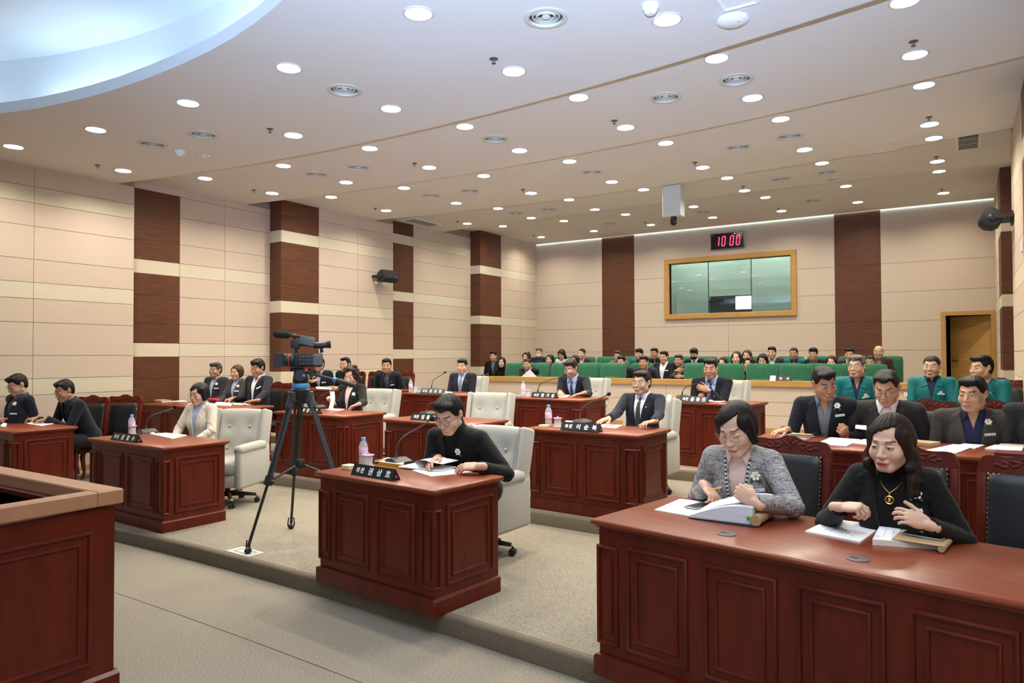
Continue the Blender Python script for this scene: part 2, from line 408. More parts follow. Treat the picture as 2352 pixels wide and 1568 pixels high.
POSES = {  # finger curls (three joints), spread, thumb fold
 'flat': [(.12, .18, .12)]*4, 'relax': [(.45, .55, .35), (.5, .6, .4), (.55, .65, .4), (.6, .7, .45)],
 'fist': [(1.2, 1.5, 1.0)]*4, 'pinch': [(.75, .75, .35), (.95, .9, .5), (1.1, 1.1, .6), (1.2, 1.2, .7)], 'page': [(.25, .3, .2), (.3, .35, .25), (.4, .4, .3), (.5, .5, .3)],
 'tap': [(.35, .3, .2), (.8, .8, .5), (.9, .9, .5), (.95, .95, .6)]}
def hand_parts(W, yd, nd, side, pose, h, sc=1.):
    """W wrist, yd finger direction, nd back-of-hand normal, side -1 right hand (+x = thumb outside)"""
    yd = np.array(yd, float); yd /= np.linalg.norm(yd); nd = np.array(nd, float); nd -= yd*(nd@yd); nd /= np.linalg.norm(nd)
    xd = np.cross(yd, nd)*side
    B = np.stack([xd, yd, nd], 1)*sc; W = np.array(W, float)
    def T(p): return W+B@np.array(p, float)
    C = T((0, .09, -.02)); F = Fld(C-.145*sc, C+.145*sc, h)
    Rm = np.stack([xd, yd, nd], 1)
    F.cap(T((0, -.03, 0)), T((0, .0, 0)), .025*sc, .025*sc, .01)
    F.ell(T((.002, .05, 0)), np.array((.039, .052, .0165))*sc, .012, R=Rm)
    F.ell(T((.024, .03, -.006)), np.array((.02, .035, .017))*sc, .012, R=Rm)
    bx = (.028, .0095, -.0095, -.027); ln = (.073, .081, .075, .059); rr = (.0092, .0095, .009, .0078); by = (.088, .092, .088, .08)
    for i in range(4):
        a = 0; p = np.array((bx[i], by[i], .001)); sp = (.10, .02, -.05, -.13)[i]
        F.cap(T((bx[i]*.6, .03, 0)), T(p), .012*sc, rr[i]*1.12*sc, .008)
        for j, (fr, cu) in enumerate(zip((.46, .30, .24), POSES[pose][i])):
            a += cu; l = ln[i]*fr
            q = p+np.array((math.sin(sp)*math.cos(a)*l, math.cos(a)*l, -math.sin(a)*l))
            F.cap(T(p), T(q), rr[i]*(1-.06*j)*sc, rr[i]*(.94-.08*j)*sc, .0025); p = q
    t0 = np.array((.026, .022, -.006)); dirs = {'fist': [(.55, .75, -.35), (-.25, .8, -.55), (-.7, .5, -.4)], 'pinch': [(.55, .75, -.45), (.1, .85, -.5), (-.15, .9, -.4)]}.get(pose, [(.65, .72, -.25), (.40, .90, -.15), (.25, .95, -.12)])
    for j, (d, l, r) in enumerate(zip(dirs, (.042, .034, .028), (.0125, .0105, .0095))):
        d = np.array(d); d = d/np.linalg.norm(d); q = t0+d*l; F.cap(T(t0), T(q), r*sc, r*.88*sc, .004); t0 = q
    return F.nets()

def face_color(Q, base, sp, hair_c):
    """colours of lips, brows, eyes for points Q in head space"""
    x, y, z = Q[:, 0], Q[:, 1], Q[:, 2]; ax = np.abs(x); C = np.tile(np.array(base), (len(Q), 1))
    def mix(c, w):
        nonlocal C
        w = np.clip(w, 0, 1)[:, None]; C = C*(1-w)+np.array(c)*w
    fr = y < -.05
    fem = sp.get('sex') == 'f'
    red = np.exp(-((ax-.036)/.018)**2-((z+.036)/.016)**2)*fr; mix((base[0]*1.05, base[1]*.78, base[2]*.72), red*.35)
    # brows
    zb = .0250+.11*np.clip(ax-.016, 0, .022)-.10*np.clip(ax-.040, 0, 1); th = .0026 if fem else .0036
    mix(tuple(np.array(hair_c)*.8+.012), (1.0-np.clip((np.abs(z-zb)-th)/.0022, 0, 1))*((ax > .014) & (ax < .050) & fr)*.85)
    # eyes
    ex = (ax-.0315)/.0155; op = {'open': 1., 'down': .35, 'half': .65}[sp.get('eyes', 'open')]
    hh = np.clip(1-ex*ex, 0, 1)**.6
    up = .0005+.0050*hh*op; lo = .0005-.0042*hh
    if sp.get('eyes') == 'down': up = lo+.0016*hh
    ins = (np.abs(ex) < 1) & fr & (z < up) & (z > lo)
    if sp.get('eyes') != 'down':
        mix((.62, .58, .54), ins*1.); lx = sp.get('look', 0)
        r = np.hypot(x-np.sign(x)*.0315-lx*.004, z-.0004); mix((.012, .008, .006), ins*(1-np.clip((r-.0056)/.0015, 0, 1)))
    lash = (np.abs(ex) < 1.05) & fr; lz = up if sp.get('eyes') != 'down' else lo
    mix((.012, .009, .008), lash*(1-np.clip((np.abs(z-lz)-.0009)/.0016, 0, 1))*(.95 if fem else .8))
    # lips
    lw = .0225; u = np.clip(1-(ax/lw)**2, 0, 1); zc = -.0715-.0012*np.clip(ax/lw, 0, 1)+sp.get('smile', 0)*.0045*(ax/lw)**2
    lc = sp.get('lip', (base[0]*.80, base[1]*.50, base[2]*.48))
    inl = (ax < lw) & (y < -.06)
    d = np.abs(z-zc)-(.0062*u**.5+.0005); mix(lc, inl*(1-np.clip(d/.002, 0, 1))*(1. if 'lip' in sp else .7))
    mix((lc[0]*.25, lc[1]*.22, lc[2]*.22), inl*(1-np.clip((np.abs(z-zc)-.0004)/.0016, 0, 1))*.85)  # lip crease is not modelled, its shade is put into the colour
    if sp.get('stubble'):
        w = np.clip((-.05-z)/.03, 0, 1)*fr*.25; mix((base[0]*.6, base[1]*.6, base[2]*.62), w*(1-inl))
    return C

def head_field(F, T, Rm, sp):
    """adds a head to field F; T maps head space to world, Rm rotation"""
    w = sp.get('fw', 1.); lg = sp.get('fl', 1.); fem = sp.get('sex') == 'f'; jw = sp.get('jaw', .94 if fem else 1.)
    def e(c, r, k=.012, m='u'): F.ell(T(c), np.array(r), k, m, Rm)
    e((0, .014, .036), (.0755*w, .094, .079)); e((0, -.018, -.02), (.0655*w, .070, .082*lg), .02)
    e((0, -.032, -.072*lg), (.049*w*jw, .046, .040), .02); F.cap(T((-.012, -.070, -.096*lg)), T((.012, -.070, -.096*lg)), .0155, .0155, .02)
    for s in (-1, 1):
        F.cap(T((s*.058*w*jw, -.005, -.055)), T((s*.02, -.058, -.098*lg)), .020, .016, .025)
        e((s*.037*w, -.058, -.034), (.030, .027, .030), .022)
    F.cap(T((-.030, -.078, .0235)), T((.030, -.078, .0235)), .0095, .0095, .012)
    for s in (-1, 1):
        e((s*.0315, -.101, .001), (.020, .018, .0115), .010, 'd')
        e((s*.0315, -.0765, .0005), (.0168, .0135, .0118), .0035)
    F.cap(T((0, -.080, .010)), T((0, -.104, -.034)), .0085, .0115, .012)
    for s in (-1, 1): e((s*.0125, -.096, -.0385), (.0085, .011, .0075), .006)
    e((0, -.088, -.066), (.026, .014, .016), .012)
    F.cap(T((-.014, -.0925, -.0672)), T((.014, -.0925, -.0672)), .0052, .0052, .006); F.cap(T((-.012, -.0915, -.0765)), T((.012, -.0915, -.0765)), .0060, .0060, .006)
    for s in (-1, 1):
        F.cap(T((s*.0735*w, .010, .020)), T((s*.0715*w, .000, -.028)), .0095, .0075, .008); e((s*.080*w, .014, .004), (.0075, .017, .027), .006); e((s*.0865*w, .006, .004), (.006, .008, .014), .005, 'd')

def hair_field(F, T, Rm, sp):
    st = sp.get('hair', 'short'); w = sp.get('fw', 1.); lg = sp.get('hl', 0.)
    inv = lambda P: (P-np.array(T((0, 0, 0)), f4))@Rm.astype(f4)
    def e(c, r, k=.012, m='u'): F.ell(T(c), np.array(r), k, m, Rm)
    ph = sp.get('seed', 0)*1.7
    def strands(P, amp, n, zz):
        q = inv(P); a = np.arctan2(q[..., 0], q[..., 1]-.03)
        return amp*(np.sin(n*a+2.5*np.sin(5*a+ph)+zz*q[..., 2])+.5*np.sin(2.3*n*a+ph+60*q[..., 1]))
    if st in ('short', 'fade', 'bald', 'mop', 'volume'):
        t = {'fade': .002, 'bald': .0, 'mop': .010, 'volume': .010}.get(st, .005)
        e((0, .016, .042), ((.078+t*.55)*w, .097+t*.7, .080+t), .01)
        e((0, .05, -.01), (.070*w, .055, .07), .03)
        if st in ('short', 'mop', 'volume'):
            pt = sp.get('part', 1); e((.022*pt, -.048, .091), (.050*w, .042, .024+t*.5), .02); e((-.03*pt, -.035, .092), (.042*w, .042, .024+t*.4), .02); e((.0, .02, .098), (.062*w, .06, .026+t*.5), .02)
        fh = {'bald': .108, 'mop': .036, 'volume': .062}.get(st, .064)+sp.get('hl', 0.)
        ys = [-.2, -.075, -.052, -.030, -.014, .020, .034, .2]
        zs = [fh, fh, fh*.7, -.004, -.004, .020, -.062, -.075]
        def cut(P):
            q = inv(P); ax = np.abs(q[..., 0]); zl = np.interp(q[..., 1], ys, zs)
            zl = zl+np.where(q[..., 1] < -.03, sp.get('rec', .012)*np.exp(-((ax-.045)/.016)**2)-.010*np.exp(-(ax/.02)**2)*(st != 'mop'), 0)
            if st == 'mop': zl = zl+np.where(q[..., 1] < -.05, .008*np.sin(q[..., 0]*120+ph), 0)
            if st == 'bald': zl = np.where(q[..., 2]-.055 > -.15*0, np.maximum(zl, .058), zl); 
            d = (zl-q[..., 2])*.75
            if st == 'bald': d = np.maximum(d, q[..., 2]-.052); d = np.maximum(d, -q[..., 1]-.012)
            return d
        F.all(cut, .006, 'i')
    elif st in ('bob', 'longbob', 'curl', 'long', 'pony', 'perm'):
        zb = {'bob': -.075, 'longbob': -.115, 'curl': -.06, 'long': -.10, 'pony': -.05, 'perm': -.055}[st]
        wd = {'bob': .086, 'longbob': .088, 'curl': .086, 'long': .084, 'pony': .077, 'perm': .088}[st]
        e((0, .018, .040), (wd*.97*w, .105, .097 if st == 'curl' else .087), .01)
        e((0, .030, (zb+.06)/2), (wd*w, .090, .062-zb*.45), .03)
        for s in (-1, 1):
            if st not in ('pony',): F.cap(T((s*.068*w, -.022, .05)), T((s*.078*w, -.012, zb*.85)), .022, .020, .02)
        if st in ('long', 'curl'):
            zl = -.21 if st == 'curl' else -.20
            for s in (-1, 1):
                pts = [(s*.078, .012, -.05), (s*.088, .0, -.10), (s*.098, -.018, -.15), (s*.094, -.038, zl)]
                for i in range(3):
                    F.cap(T(pts[i]), T(pts[i+1]), .034-.003*i, .030-.003*i, .02)
                if st == 'curl':
                    for k in range(5): e((s*(.088+.016*math.sin(k*2.1)), -.012-.020*math.cos(k*1.7), -.09-.028*k), (.026, .026, .022), .008)
            F.cap(T((0, .06, -.05)), T((0, .065, -.16)), .06, .05, .03)
        if st == 'pony': F.cap(T((0, .11, .03)), T((0, .13, -.12)), .026, .018, .02)
        if st == 'perm':
            for k in range(26):
                a = k*2.4; zz = .112-.18*k/26; rr = .086*math.sqrt(max(.1, 1-(zz/.150)**2))
                px, py = rr*math.cos(a), rr*math.sin(a)*1.08+.018
                if py < -.055 and zz < .045: continue
                e((px*w, py, zz), (.024, .024, .022), .022)
        fx = sp.get('open', .052); ft = sp.get('bang', .056); pt = sp.get('part', 1)
        def face(P):
            q = inv(P); x = q[..., 0]; z = q[..., 2]
            top = ft+.008*np.cos(x*24)-pt*x*sp.get('slant', .25)
            ww = fx*w+.012*np.clip((z+.02)/.07, -1, 1)*(-1)
            d = np.maximum(np.abs(x)-ww, z-top)
            return np.maximum(d, q[..., 1]+.022)
        F.all(lambda P: -face(P), .016, 'i')
        if st not in ('long', 'curl'):
            F.all(lambda P: (zb-inv(P)[..., 2])+.006*np.sin(inv(P)[..., 0]*60), .012, 'i')
        if st == 'longbob' or sp.get('ears'):
            pass
    am, n, zz = {'short': (.0014, 30, 50), 'fade': (.0005, 40, 90), 'bald': (.0003, 40, 80), 'mop': (.0022, 22, 40), 'volume': (.0026, 17, 30), 'perm': (.003, 14, 70), 'curl': (.0022, 18, 45)}.get(st, (.0010, 34, 6))
    F.all(lambda P: F.F+strands(P, am, n, zz), 0, 'i')

def eyeglasses(parent, Mh, style, w=1.):
    b = MB(); g = MB(); mt = M_frameb if style[0] == 'b' else M_frameg
    rad = .0013 if style[0] == 'b' else .0011
    hx, hz = (.0235, .0225) if style[1] == 'r' else (.0255, .0180)
    for s in (-1, 1):
        c = (s*.0335, -.1015, -.003); ring = []
        for i in range(20):
            a = 2*math.pi*i/20; ca, sa = math.cos(a), math.sin(a)
            if style[1] == 'q': ca = math.copysign(abs(ca)**.6, ca); sa = math.copysign(abs(sa)**.6, sa)
            ring.append((c[0]+hx*ca, c[1]+.35*((c[0]+hx*ca)**2)*4, c[2]+hz*sa))
        b.tube(ring, rad, 6, closed=True)
        g.add([Vector(p) for p in ring], [tuple(range(20))])
        b.tube([(s*(.0335+hx), -.0985+.003, .004), (s*.070*w, -.080, .007), (s*.080*w, -.02, .007), (s*.081*w, .012, .004)], rad, 6)
    b.tube([(-.0115, -.1015, .001), (0, -.1035, .004), (.0115, -.1015, .001)], rad, 6)
    o = b.obj('eyeglasses', mt, parent); o.matrix_local = Mh
    l = g.obj('lens', M_lens, o)
    return o

def corsage(parent, M, sc=1.):
    fl = MB(); lf = MB()
    for k in range(6):
        a = k*math.pi/3; fl.ball((0, 0, 0), (.013, .010, .0045), 8, 5, 0, M @ Matrix.Translation((.012*math.cos(a)*sc, .012*math.sin(a)*sc, .006)) @ Matrix.Rotation(a, 4, 'Z') @ Matrix.Rotation(-.35, 4, 'Y'))
    fl.ball((0, 0, 0), (.006, .006, .005), 8, 5, 1, M @ Matrix.Translation((0, 0, .010)))
    o = fl.obj('corsage', [M_petal, M_yel], parent, smooth=60)
    for a in (-1.0, -2.3):
        lf.ball((0, 0, 0), (.018, .008, .0025), 8, 5, 0, M @ Matrix.Translation((.024*math.cos(a), .024*math.sin(a), .002)) @ Matrix.Rotation(a, 4, 'Z'))
    lf.obj('leaf', M_leaf, o, smooth=60)
    return o
def badge(parent, M, text=None):
    b = MB(); w, h = .036, .0098
    b.box(-w, w, -h, h, 0, .003, 0, M); b.box(-w, w*.25, -h, -h*.55, .003, .0036, 1, M); b.box(w*.25, w, -h, -h*.55, .003, .0036, 2, M)
    b.ball((0, 0, 0), (.004, .004, .001), 8, 4, 2, M @ Matrix.Translation((-w*.75, .002, .003)))
    if not text:
        for k in range(3):
            for dx in (-.0016, .0016): b.box(-w*.3+k*.018+dx-.0008, -w*.3+k*.018+dx+.0008, -.003, .005, .003, .0035, 3, M)
    o = b.obj('name_badge', [M_tagw, M_tagg, M_tagb, M_ink], parent, smooth=0)
    if text: text_mesh('badge_lettering', text, .0115, M_ink, o, M @ Matrix.Translation((-w*.5, -.003, .0034)), .0002)
    return o

SKINS = {'fair': (.60, .375, .26), 'pale': (.66, .44, .32), 'mid': (.50, .295, .19), 'tan': (.41, .225, .135), 'warm': (.54, .32, .205)}
PEOPLE = []
def person(sp):
    """one seated person; sp is a dict of looks and pose"""
    s = sp.get('s', 1.); fem = sp.get('sex') == 'f'; near = sp.get('near', 1)
    tgt = sp['at']; zf = sp['floor']; yaw = R_(sp.get('yaw', 0)); hz = sp.get('hz', .54/s)
    bw = sp.get('bw', .93 if fem else 1.03)     # breadth of the trunk
    nk = .126 if fem else .128
    def pose(th):
        c, sn = math.cos(th), math.sin(th); Rt = np.array([[1, 0, 0], [0, c, -sn], [0, sn, c]])
        hip = np.array((0, 0, hz)); nb = hip+Rt@np.array((0, 0, .49)); al = .45*th+R_(8)
        hc = nb+np.array((0, -math.sin(al), math.cos(al)))*nk+np.array((0, -.022, 0))
        return Rt, hip, nb, hc
    want = (tgt[2]-zf)/s; lo, hi = R_(-14), R_(62)
    if 'lean' in sp:
        th = R_(sp['lean']); hz += want-pose(th)[3][2]
    else:
        if want > pose(lo*0)[3][2]: th = R_(sp.get('lean0', -4)); hz += want-pose(th)[3][2]
        else:
            a, b = 0., hi
            for _ in range(30):
                m_ = (a+b)/2
                if pose(m_)[3][2] > want: a = m_
                else: b = m_
            th = a
            if pose(th)[3][2]-want > .01: hz += want-pose(th)[3][2]
    # rotation about x so that the trunk tips towards -y
    Rt, hip, nb, hc = pose(th)
    cz, sz = math.cos(yaw), math.sin(yaw)
    root = np.array((tgt[0]-s*(cz*hc[0]-sz*hc[1]), tgt[1]-s*(sz*hc[0]+cz*hc[1]), zf))
    o = thing('person', sp['label'], 'person', root, yaw, sp.get('group')); o.scale = (s, s, s)
    W2L = lambda p: npR('z', -yaw)@(np.array(p, float)-root)/s
    Tt = lambda p: hip+Rt@np.array(p, float)
    Rh = npR('z', R_(sp.get('hyaw', 0)))@npR('x', R_(sp.get('hpitch', 0)))@npR('y', R_(sp.get('hroll', 0)))
    Th = lambda p: hc+Rh@np.array(p, float)
    # arms
    sh = {}; el = {}; wr = {}; hd = {}
    l1, l2 = (.262, .235) if fem else (.285, .25)
    for sd, key in ((-1, 'r'), (1, 'l')):
        S_ = Tt((sd*(.152 if fem else .174)*bw, -.005, .448)); sh[key] = S_
        hspec = sp.get(key)
        if hspec: Wp = W2L(hspec[0])
        else: Wp = np.array((sd*.13, -.30, hz+.10))
        d = Wp-S_; L = np.linalg.norm(d); mx = (l1+l2)*.985
        if L > mx: Wp = S_+d*mx/L; L = mx
        if L < .12: L = .12
        a = math.acos(max(-1, min(1, (l1*l1+L*L-l2*l2)/(2*l1*L)))); u = (Wp-S_)/np.linalg.norm(Wp-S_)
        pl = np.array(sp.get('pole_'+key, (sd*.34, .38, -.95)), float)
        if hspec and len(hspec) > 2 and 'pole_'+key not in sp:
            hd_ = npR('z', -yaw)@np.array(hspec[2], float); ea = Wp-hd_/np.linalg.norm(hd_)*l2-S_; pl = pl+ea/np.linalg.norm(ea)*.25
        pl = pl+0; pl = pl-u*(pl@u); pl /= np.linalg.norm(pl)
        E_ = S_+u*l1*math.cos(a)+pl*l1*math.sin(a); el[key] = E_; wr[key] = Wp
    # ---- body: head, neck, hands and hidden trunk as one skin mesh
    hv = {2: .0026, 1: .0034, 0: .0052}[near]; parts = []; skinc = np.array(SKINS[sp.get('skin', 'mid')])
    C = hc+Rh@np.array((0, .005, -.02)); F = Fld(C-np.array((.115, .135, .150)), C+np.array((.115, .135, .150)), hv)
    head_field(F, Th, Rh, sp)
    nr = .049 if fem else .058
    F.cap(Th((0, .022, -.05)), nb+Rt@np.array((0, .0, .0)), nr, nr*1.08, .02)
    hp = F.nets(); parts.append(hp); nhead = len(hp[0])
    hairc = {'black': (.01, .009, .008), 'dark': (.018, .012, .01), 'brown': (.04, .02, .012), 'grey': (.09, .088, .085), 'salt': (.04, .038, .036)}[sp.get('hc', 'black')]
    cols = [face_color((hp[0]-hc)@Rh, skinc, sp, hairc)]
    cv = {2: .013, 1: .015, 0: .018}[near]
    F = Fld((-.36, -.62, hz-.16), (.36, .22, hz+.72), cv)
    def trunk(F, o_, k=.04, arms=True):
        F.ell(Tt((0, .0, .02)), (.160*bw+o_, .118+o_, .12+o_), k, R=Rt); F.ell(Tt((0, -.002+sp.get('belly', 0)*-.5, .16)), (((.134 if fem else .150)*bw)+o_, .104+sp.get('belly', 0)+o_, .18+o_), k, R=Rt)
        F.ell(Tt((0, -.004, .315)), (.152*bw+o_, .106+o_, .155+o_), k, R=Rt)
        F.cap(Tt((-.120*bw, .006, .425)), Tt((.120*bw, .006, .425)), .052+o_, None, k)
        for sd in (-1, 1): F.cap(Tt((0, .012, .475)), Tt((sd*.13*bw, .006, .425)), .046+o_*.7, .044+o_, .03)
        if fem:
            for sd in (-1, 1): F.ell(Tt((sd*.066, -.064, .285)), (.058+o_, .046+o_, .060+o_), .03, R=Rt)
    trunk(F, -.012)
    for k_ in 'rl':
        F.cap(sh[k_], el[k_], .038, .032, .02); F.cap(el[k_], wr[k_], .030, .022, .01)
    F.cap(nb-Rt@np.array((0, 0, .06)), nb+(hc-nb)*.3, nr, nr, .02)
    parts.append(F.nets()); cols.append(np.tile(skinc, (len(parts[-1][0]), 1)))
    for sd, k_ in ((-1, 'r'), (1, 'l')):
        hs = sp.get(k_)
        if near == 0 and not hs: continue
        fd = wr[k_]-el[k_]; fd /= np.linalg.norm(fd)
        hdir = npR('z', -yaw)@np.array(hs[2], float) if hs and len(hs) > 2 and hs[2] is not None else fd*.8+np.array((-sd*.3, -.3, -.25))
        nrm = npR('z', -yaw)@np.array(hs[3], float) if hs and len(hs) > 3 else np.array((0, 0, 1.))
        if abs(np.dot(hdir/np.linalg.norm(hdir), nrm/np.linalg.norm(nrm))) > .96: nrm = nrm+np.array((0, .8, .3))
        hp = hand_parts(wr[k_], hdir, nrm, sd, hs[1] if hs else 'relax', {2: .0026, 1: .0036, 0: .005}[near], .90 if fem else 1.)
        parts.append(hp); cols.append(np.tile(skinc*np.array((1.0, .96, .95)), (len(hp[0]), 1)))
    if near and not sp.get('nolegs'):
        pass
    link('body', np_mesh('body', parts, M_skin, np.concatenate(cols)), o)
    # ---- hair
    C = hc+Rh@np.array((0, .02, .0)); st = sp.get('hair', 'short'); dz = .25 if st in ('long', 'curl') else .135
    F = Fld(C-np.array((.135, .15, dz+.02)), C+np.array((.135, .16, .165)), hv*1.15)
    hair_field(F, Th, Rh, sp); link('hair', np_mesh('hair', [F.nets()], HAIR[sp.get('hc', 'black')]), o)
    # ---- jacket
    jm = sp.get('jacket', NAVY); inner = sp.get('inner', ('shirt', WHITES)); vz = sp.get('vz', .15); vw = sp.get('vw', .062)
    jv = {2: .0055, 1: .0068, 0: .0095}[near]
    P_ = np.array(list(sh.values())+list(el.values())+list(wr.values())+[Tt((0, 0, -.09)), Tt((0, 0, .5)), Tt((0, -.2, .2)), Tt((0, .15, .2)), Tt((-.2, 0, 0)), Tt((.2, 0, 0))])
    lo_, hi_ = P_.min(0)-.085, P_.max(0)+.085
    F = Fld(lo_, hi_, jv); trunk(F, .016)
    Ri = Rt.astype(f4); hi0 = hip.astype(f4)
    TL = lambda P: (P-hi0)@Ri
    pad = sp.get('pad', .052)
    for sd, k_ in ((-1, 'r'), (1, 'l')):
        F.cap(Tt((sd*.06, .008, .462)), sh[k_]+Rt@np.array((-sd*.012, .0, .006)), .048, pad, .025)
        wst = wr[k_]-(wr[k_]-el[k_])/np.linalg.norm(wr[k_]-el[k_])*.006
        aw = sp.get('aw', 0)
        F.cap(sh[k_], el[k_], .056+aw, .048+aw, .018); F.cap(el[k_], wst, .047+aw, .037+aw*.5, .014, cut=True)
    F.all(lambda P: (-.10-TL(P)[..., 2]), .008, 'i')
    if sp.get('jacket_kind', 'suit') != 'knit':
        ph = sp.get('seed', 1)
        sg = np.array(list(el.values()), f4)
        def wrinkle(P):
            a = F.F; n = np.zeros(a.shape, f4)
            for e_ in sg:
                q = P-e_; r = np.linalg.norm(q, axis=-1); n += np.exp(-(r/.12)**2)*np.sin(q[..., 2]*95+q[..., 0]*60+q[..., 1]*40+ph+2*np.sin(q[..., 0]*30+ph))
            q = TL(P); n += .35*np.sin(q[..., 2]*48+np.abs(q[..., 0])*70+ph*2)*np.exp(-((q[..., 2]-.12)/.12)**2)
            return a+.0042*n
        F.all(wrinkle, 0, 'i')
    J0 = F.F.copy(); ztop = .50
    def hw(z): return np.clip((z-vz)/(ztop-vz), 0, 1)**sp.get('vp', 1.)*vw
    def vcut(P):
        q = TL(P); return np.maximum(np.maximum((np.abs(q[..., 0])-hw(q[..., 2]))*.95, q[..., 1]+.005), vz-q[..., 2])
    sub = Fld.__new__(Fld); sub.lo = F.lo; sub.h = F.h; sub.F = J0; sub.ax = F.ax
    if sp.get('jacket_kind') not in ('knit',):
        F.all(lambda P: -vcut(P), .004, 'i')
    # neck hole
    nax = (hc-nb)/np.linalg.norm(hc-nb)
    def neckc(P):
        q = P-nb.astype(f4); t = q@nax.astype(f4); r = np.linalg.norm(q-t[..., None]*nax.astype(f4), axis=-1)
        return np.maximum(r-(nr+.014), -.035-t)
    if sp.get('jacket_kind') != 'knit': F.all(lambda P: -neckc(P), .005, 'i')
    lap = sp.get('lapel', True)
    if lap and sp.get('jacket_kind', 'suit') != 'knit':
        LP = [(.001, vz), (vw*.55, vz+(ztop-vz)*.55), (vw+.004, ztop), (vw+.052, .465), (vw+.040, .415), (vw+.062, .392), (vw+.030, vz+.10), (.016, vz+.005)]
        if lap == 'teal': LP = [(vw*.6, .41), (vw+.004, ztop), (vw+.05, .455), (vw+.048, .385)]
        def lapf(P):
            q = TL(P); d = poly2(np.abs(q[..., 0]), q[..., 2], LP)
            return np.maximum(np.maximum(np.abs(J0)-.0075, d*.9), q[..., 1]+.0)
        F.all(lapf, .001, 'u')
    if sp.get('jacket_kind') != 'knit':   # raised collar at the back of the neck
        def collar(P):
            q = P-nb.astype(f4); t = q@nax.astype(f4); r = np.linalg.norm(q-t[..., None]*nax.astype(f4), axis=-1); l = TL(P)
            d = np.maximum(np.abs(r-(nr+.018+.25*np.clip(-t, 0, 1)))-.0065, np.abs(t+.012)-.030)
            return np.maximum(d, -.030-l[..., 1])
        F.all(collar, .006, 'u')
    if sp.get('jacket_kind') == 'turtle' or (inner and inner[0] == 'none' and sp.get('jacket_kind') == 'knit'):
        F.cap(nb-nax*.03, nb+nax*.062, nr+.012, nr+.010, .02)
    jo = link('knitwear' if sp.get('jacket_kind') == 'knit' else 'jacket', np_mesh('jacket', [F.nets()], jm), o)
    FJ = F
    # ---- shirt / blouse / turtleneck
    if inner and inner[0] != 'none':
        F = Fld(Tt((0, 0, .2))-np.array((.2, .24, .26)), np.maximum(Tt((0, 0, .5)), hc)+np.array((.2, .16, .02)), jv*.8)
        trunk(F, .003)
        F.all(lambda P: np.maximum(TL(P)[..., 1]-.03, np.abs(TL(P)[..., 0])-.125), .004, 'i')
        nbf, naf = nb.astype(f4), nax.astype(f4)
        if inner[0] == 'turtle':
            F.cap(nb-nax*.05, nb+nax*.068, nr+.013, nr+.010, .02)
            def fold(P):
                q = P-nbf; t = q@naf; r = np.linalg.norm(q-t[..., None]*naf, axis=-1)
                return np.maximum(np.abs(r-(nr+.008))-.008, np.abs(t-.045)-.030)
            F.all(fold, .006, 'u')
        elif inner[0] == 'round':
            F.cap(nb-nax*.06, nb-nax*.012, nr+.004, nr+.004, .02)
        else:
            F.cap(nb-nax*.06, nb-nax*.01, nr+.006, nr+.004, .02)
            op = {'shirt': .018, 'tie': .010, 'open': .034, 'stand': .012}[inner[0]]
            def col(P):
                q = P-nbf; t = q@naf; r = np.linalg.norm(q-t[..., None]*naf, axis=-1); l = TL(P); x = np.abs(l[..., 0])
                b1 = np.maximum(np.abs(r-(nr+.006))-.0035, np.abs(t-.012)-.022)
                b1 = np.maximum(b1, np.where(l[..., 1] < 0, (op*.6+(l[..., 2]-.47)*.35)-x, -1))
                if inner[0] == 'stand': return b1
                gap = op*.35+(.525-l[..., 2])*.50
                b2 = np.maximum(np.abs(r-(nr+.014-.42*(t-.02)))-.004, np.abs(t-.004)-.027-.22*np.clip(-l[..., 1]-.02, 0, .08))
                b2 = np.maximum(b2, np.where(l[..., 1] < -.01, (gap-x)*.8, -1))
                return np.minimum(b1, b2)
            F.all(col, .002, 'u')
            if inner[0] == 'open':
                F.all(lambda P: -np.maximum(np.maximum(np.abs(TL(P)[..., 0])-(TL(P)[..., 2]-.385)*.30, TL(P)[..., 1]+.03), .385-TL(P)[..., 2]), .003, 'i')
            if near:   # placket and buttons
                F.all(lambda P: np.maximum(np.maximum(np.abs(TL(P)[..., 0])-.013, TL(P)[..., 1]), np.maximum(np.abs(sub.sample(P)+.013)-.004, np.abs(TL(P)[..., 2]-.28)-.14)) if False else np.full(P.shape[:3], .2, f4), .001, 'u')
        nm = {'turtle': 'turtleneck', 'round': 'blouse'}.get(inner[0], 'blouse' if fem else 'shirt')
        link(nm, np_mesh(nm, [F.nets()], inner[1]), o); FS = F
        if near and inner[0] in ('shirt', 'tie', 'open'):   # cuffs
            cb = MB()
            for k_ in 'rl':
                fd = Vector(wr[k_]-el[k_]).normalized(); w0 = Vector(wr[k_])
                if sp.get(k_): cb.tube([w0-fd*.05, w0-fd*.012], .0345, 14)
            if cb.v: cb.obj('shirt_cuffs', inner[1], o)
        if inner[0] == 'tie':
            S0 = F.F.copy()
            def tie(P):
                q = TL(P); d = poly2(np.abs(q[..., 0]), q[..., 2], [(0, .08), (.034, .12), (.017, .425), (0, .425)])
                return np.maximum(np.maximum(np.abs(S0-.006)-.0055, d), q[..., 1]+.02)
            G = Fld.__new__(Fld); G.lo = F.lo; G.h = F.h; G.ax = F.ax; G.F = np.full(F.F.shape, .25, f4)
            G.all(tie, 0, 'u'); kp = surf(G if False else F, Tt, 0, .44)
            G.cap(kp+Rt@np.array((0, .004, .008)), kp+Rt@np.array((0, .002, -.026)), .017, .011, .004)
            link('tie', np_mesh('tie', [G.nets()], inner[2]), o)
    # ---- trousers / skirt and shoes
    F = Fld((-.30, -.72, -.01), (.30, .20, hz+.12), {2: .014, 1: .015, 0: .02}[near]); kz = .52/s; ym = sp.get('feet', -.44)
    sm = MB()
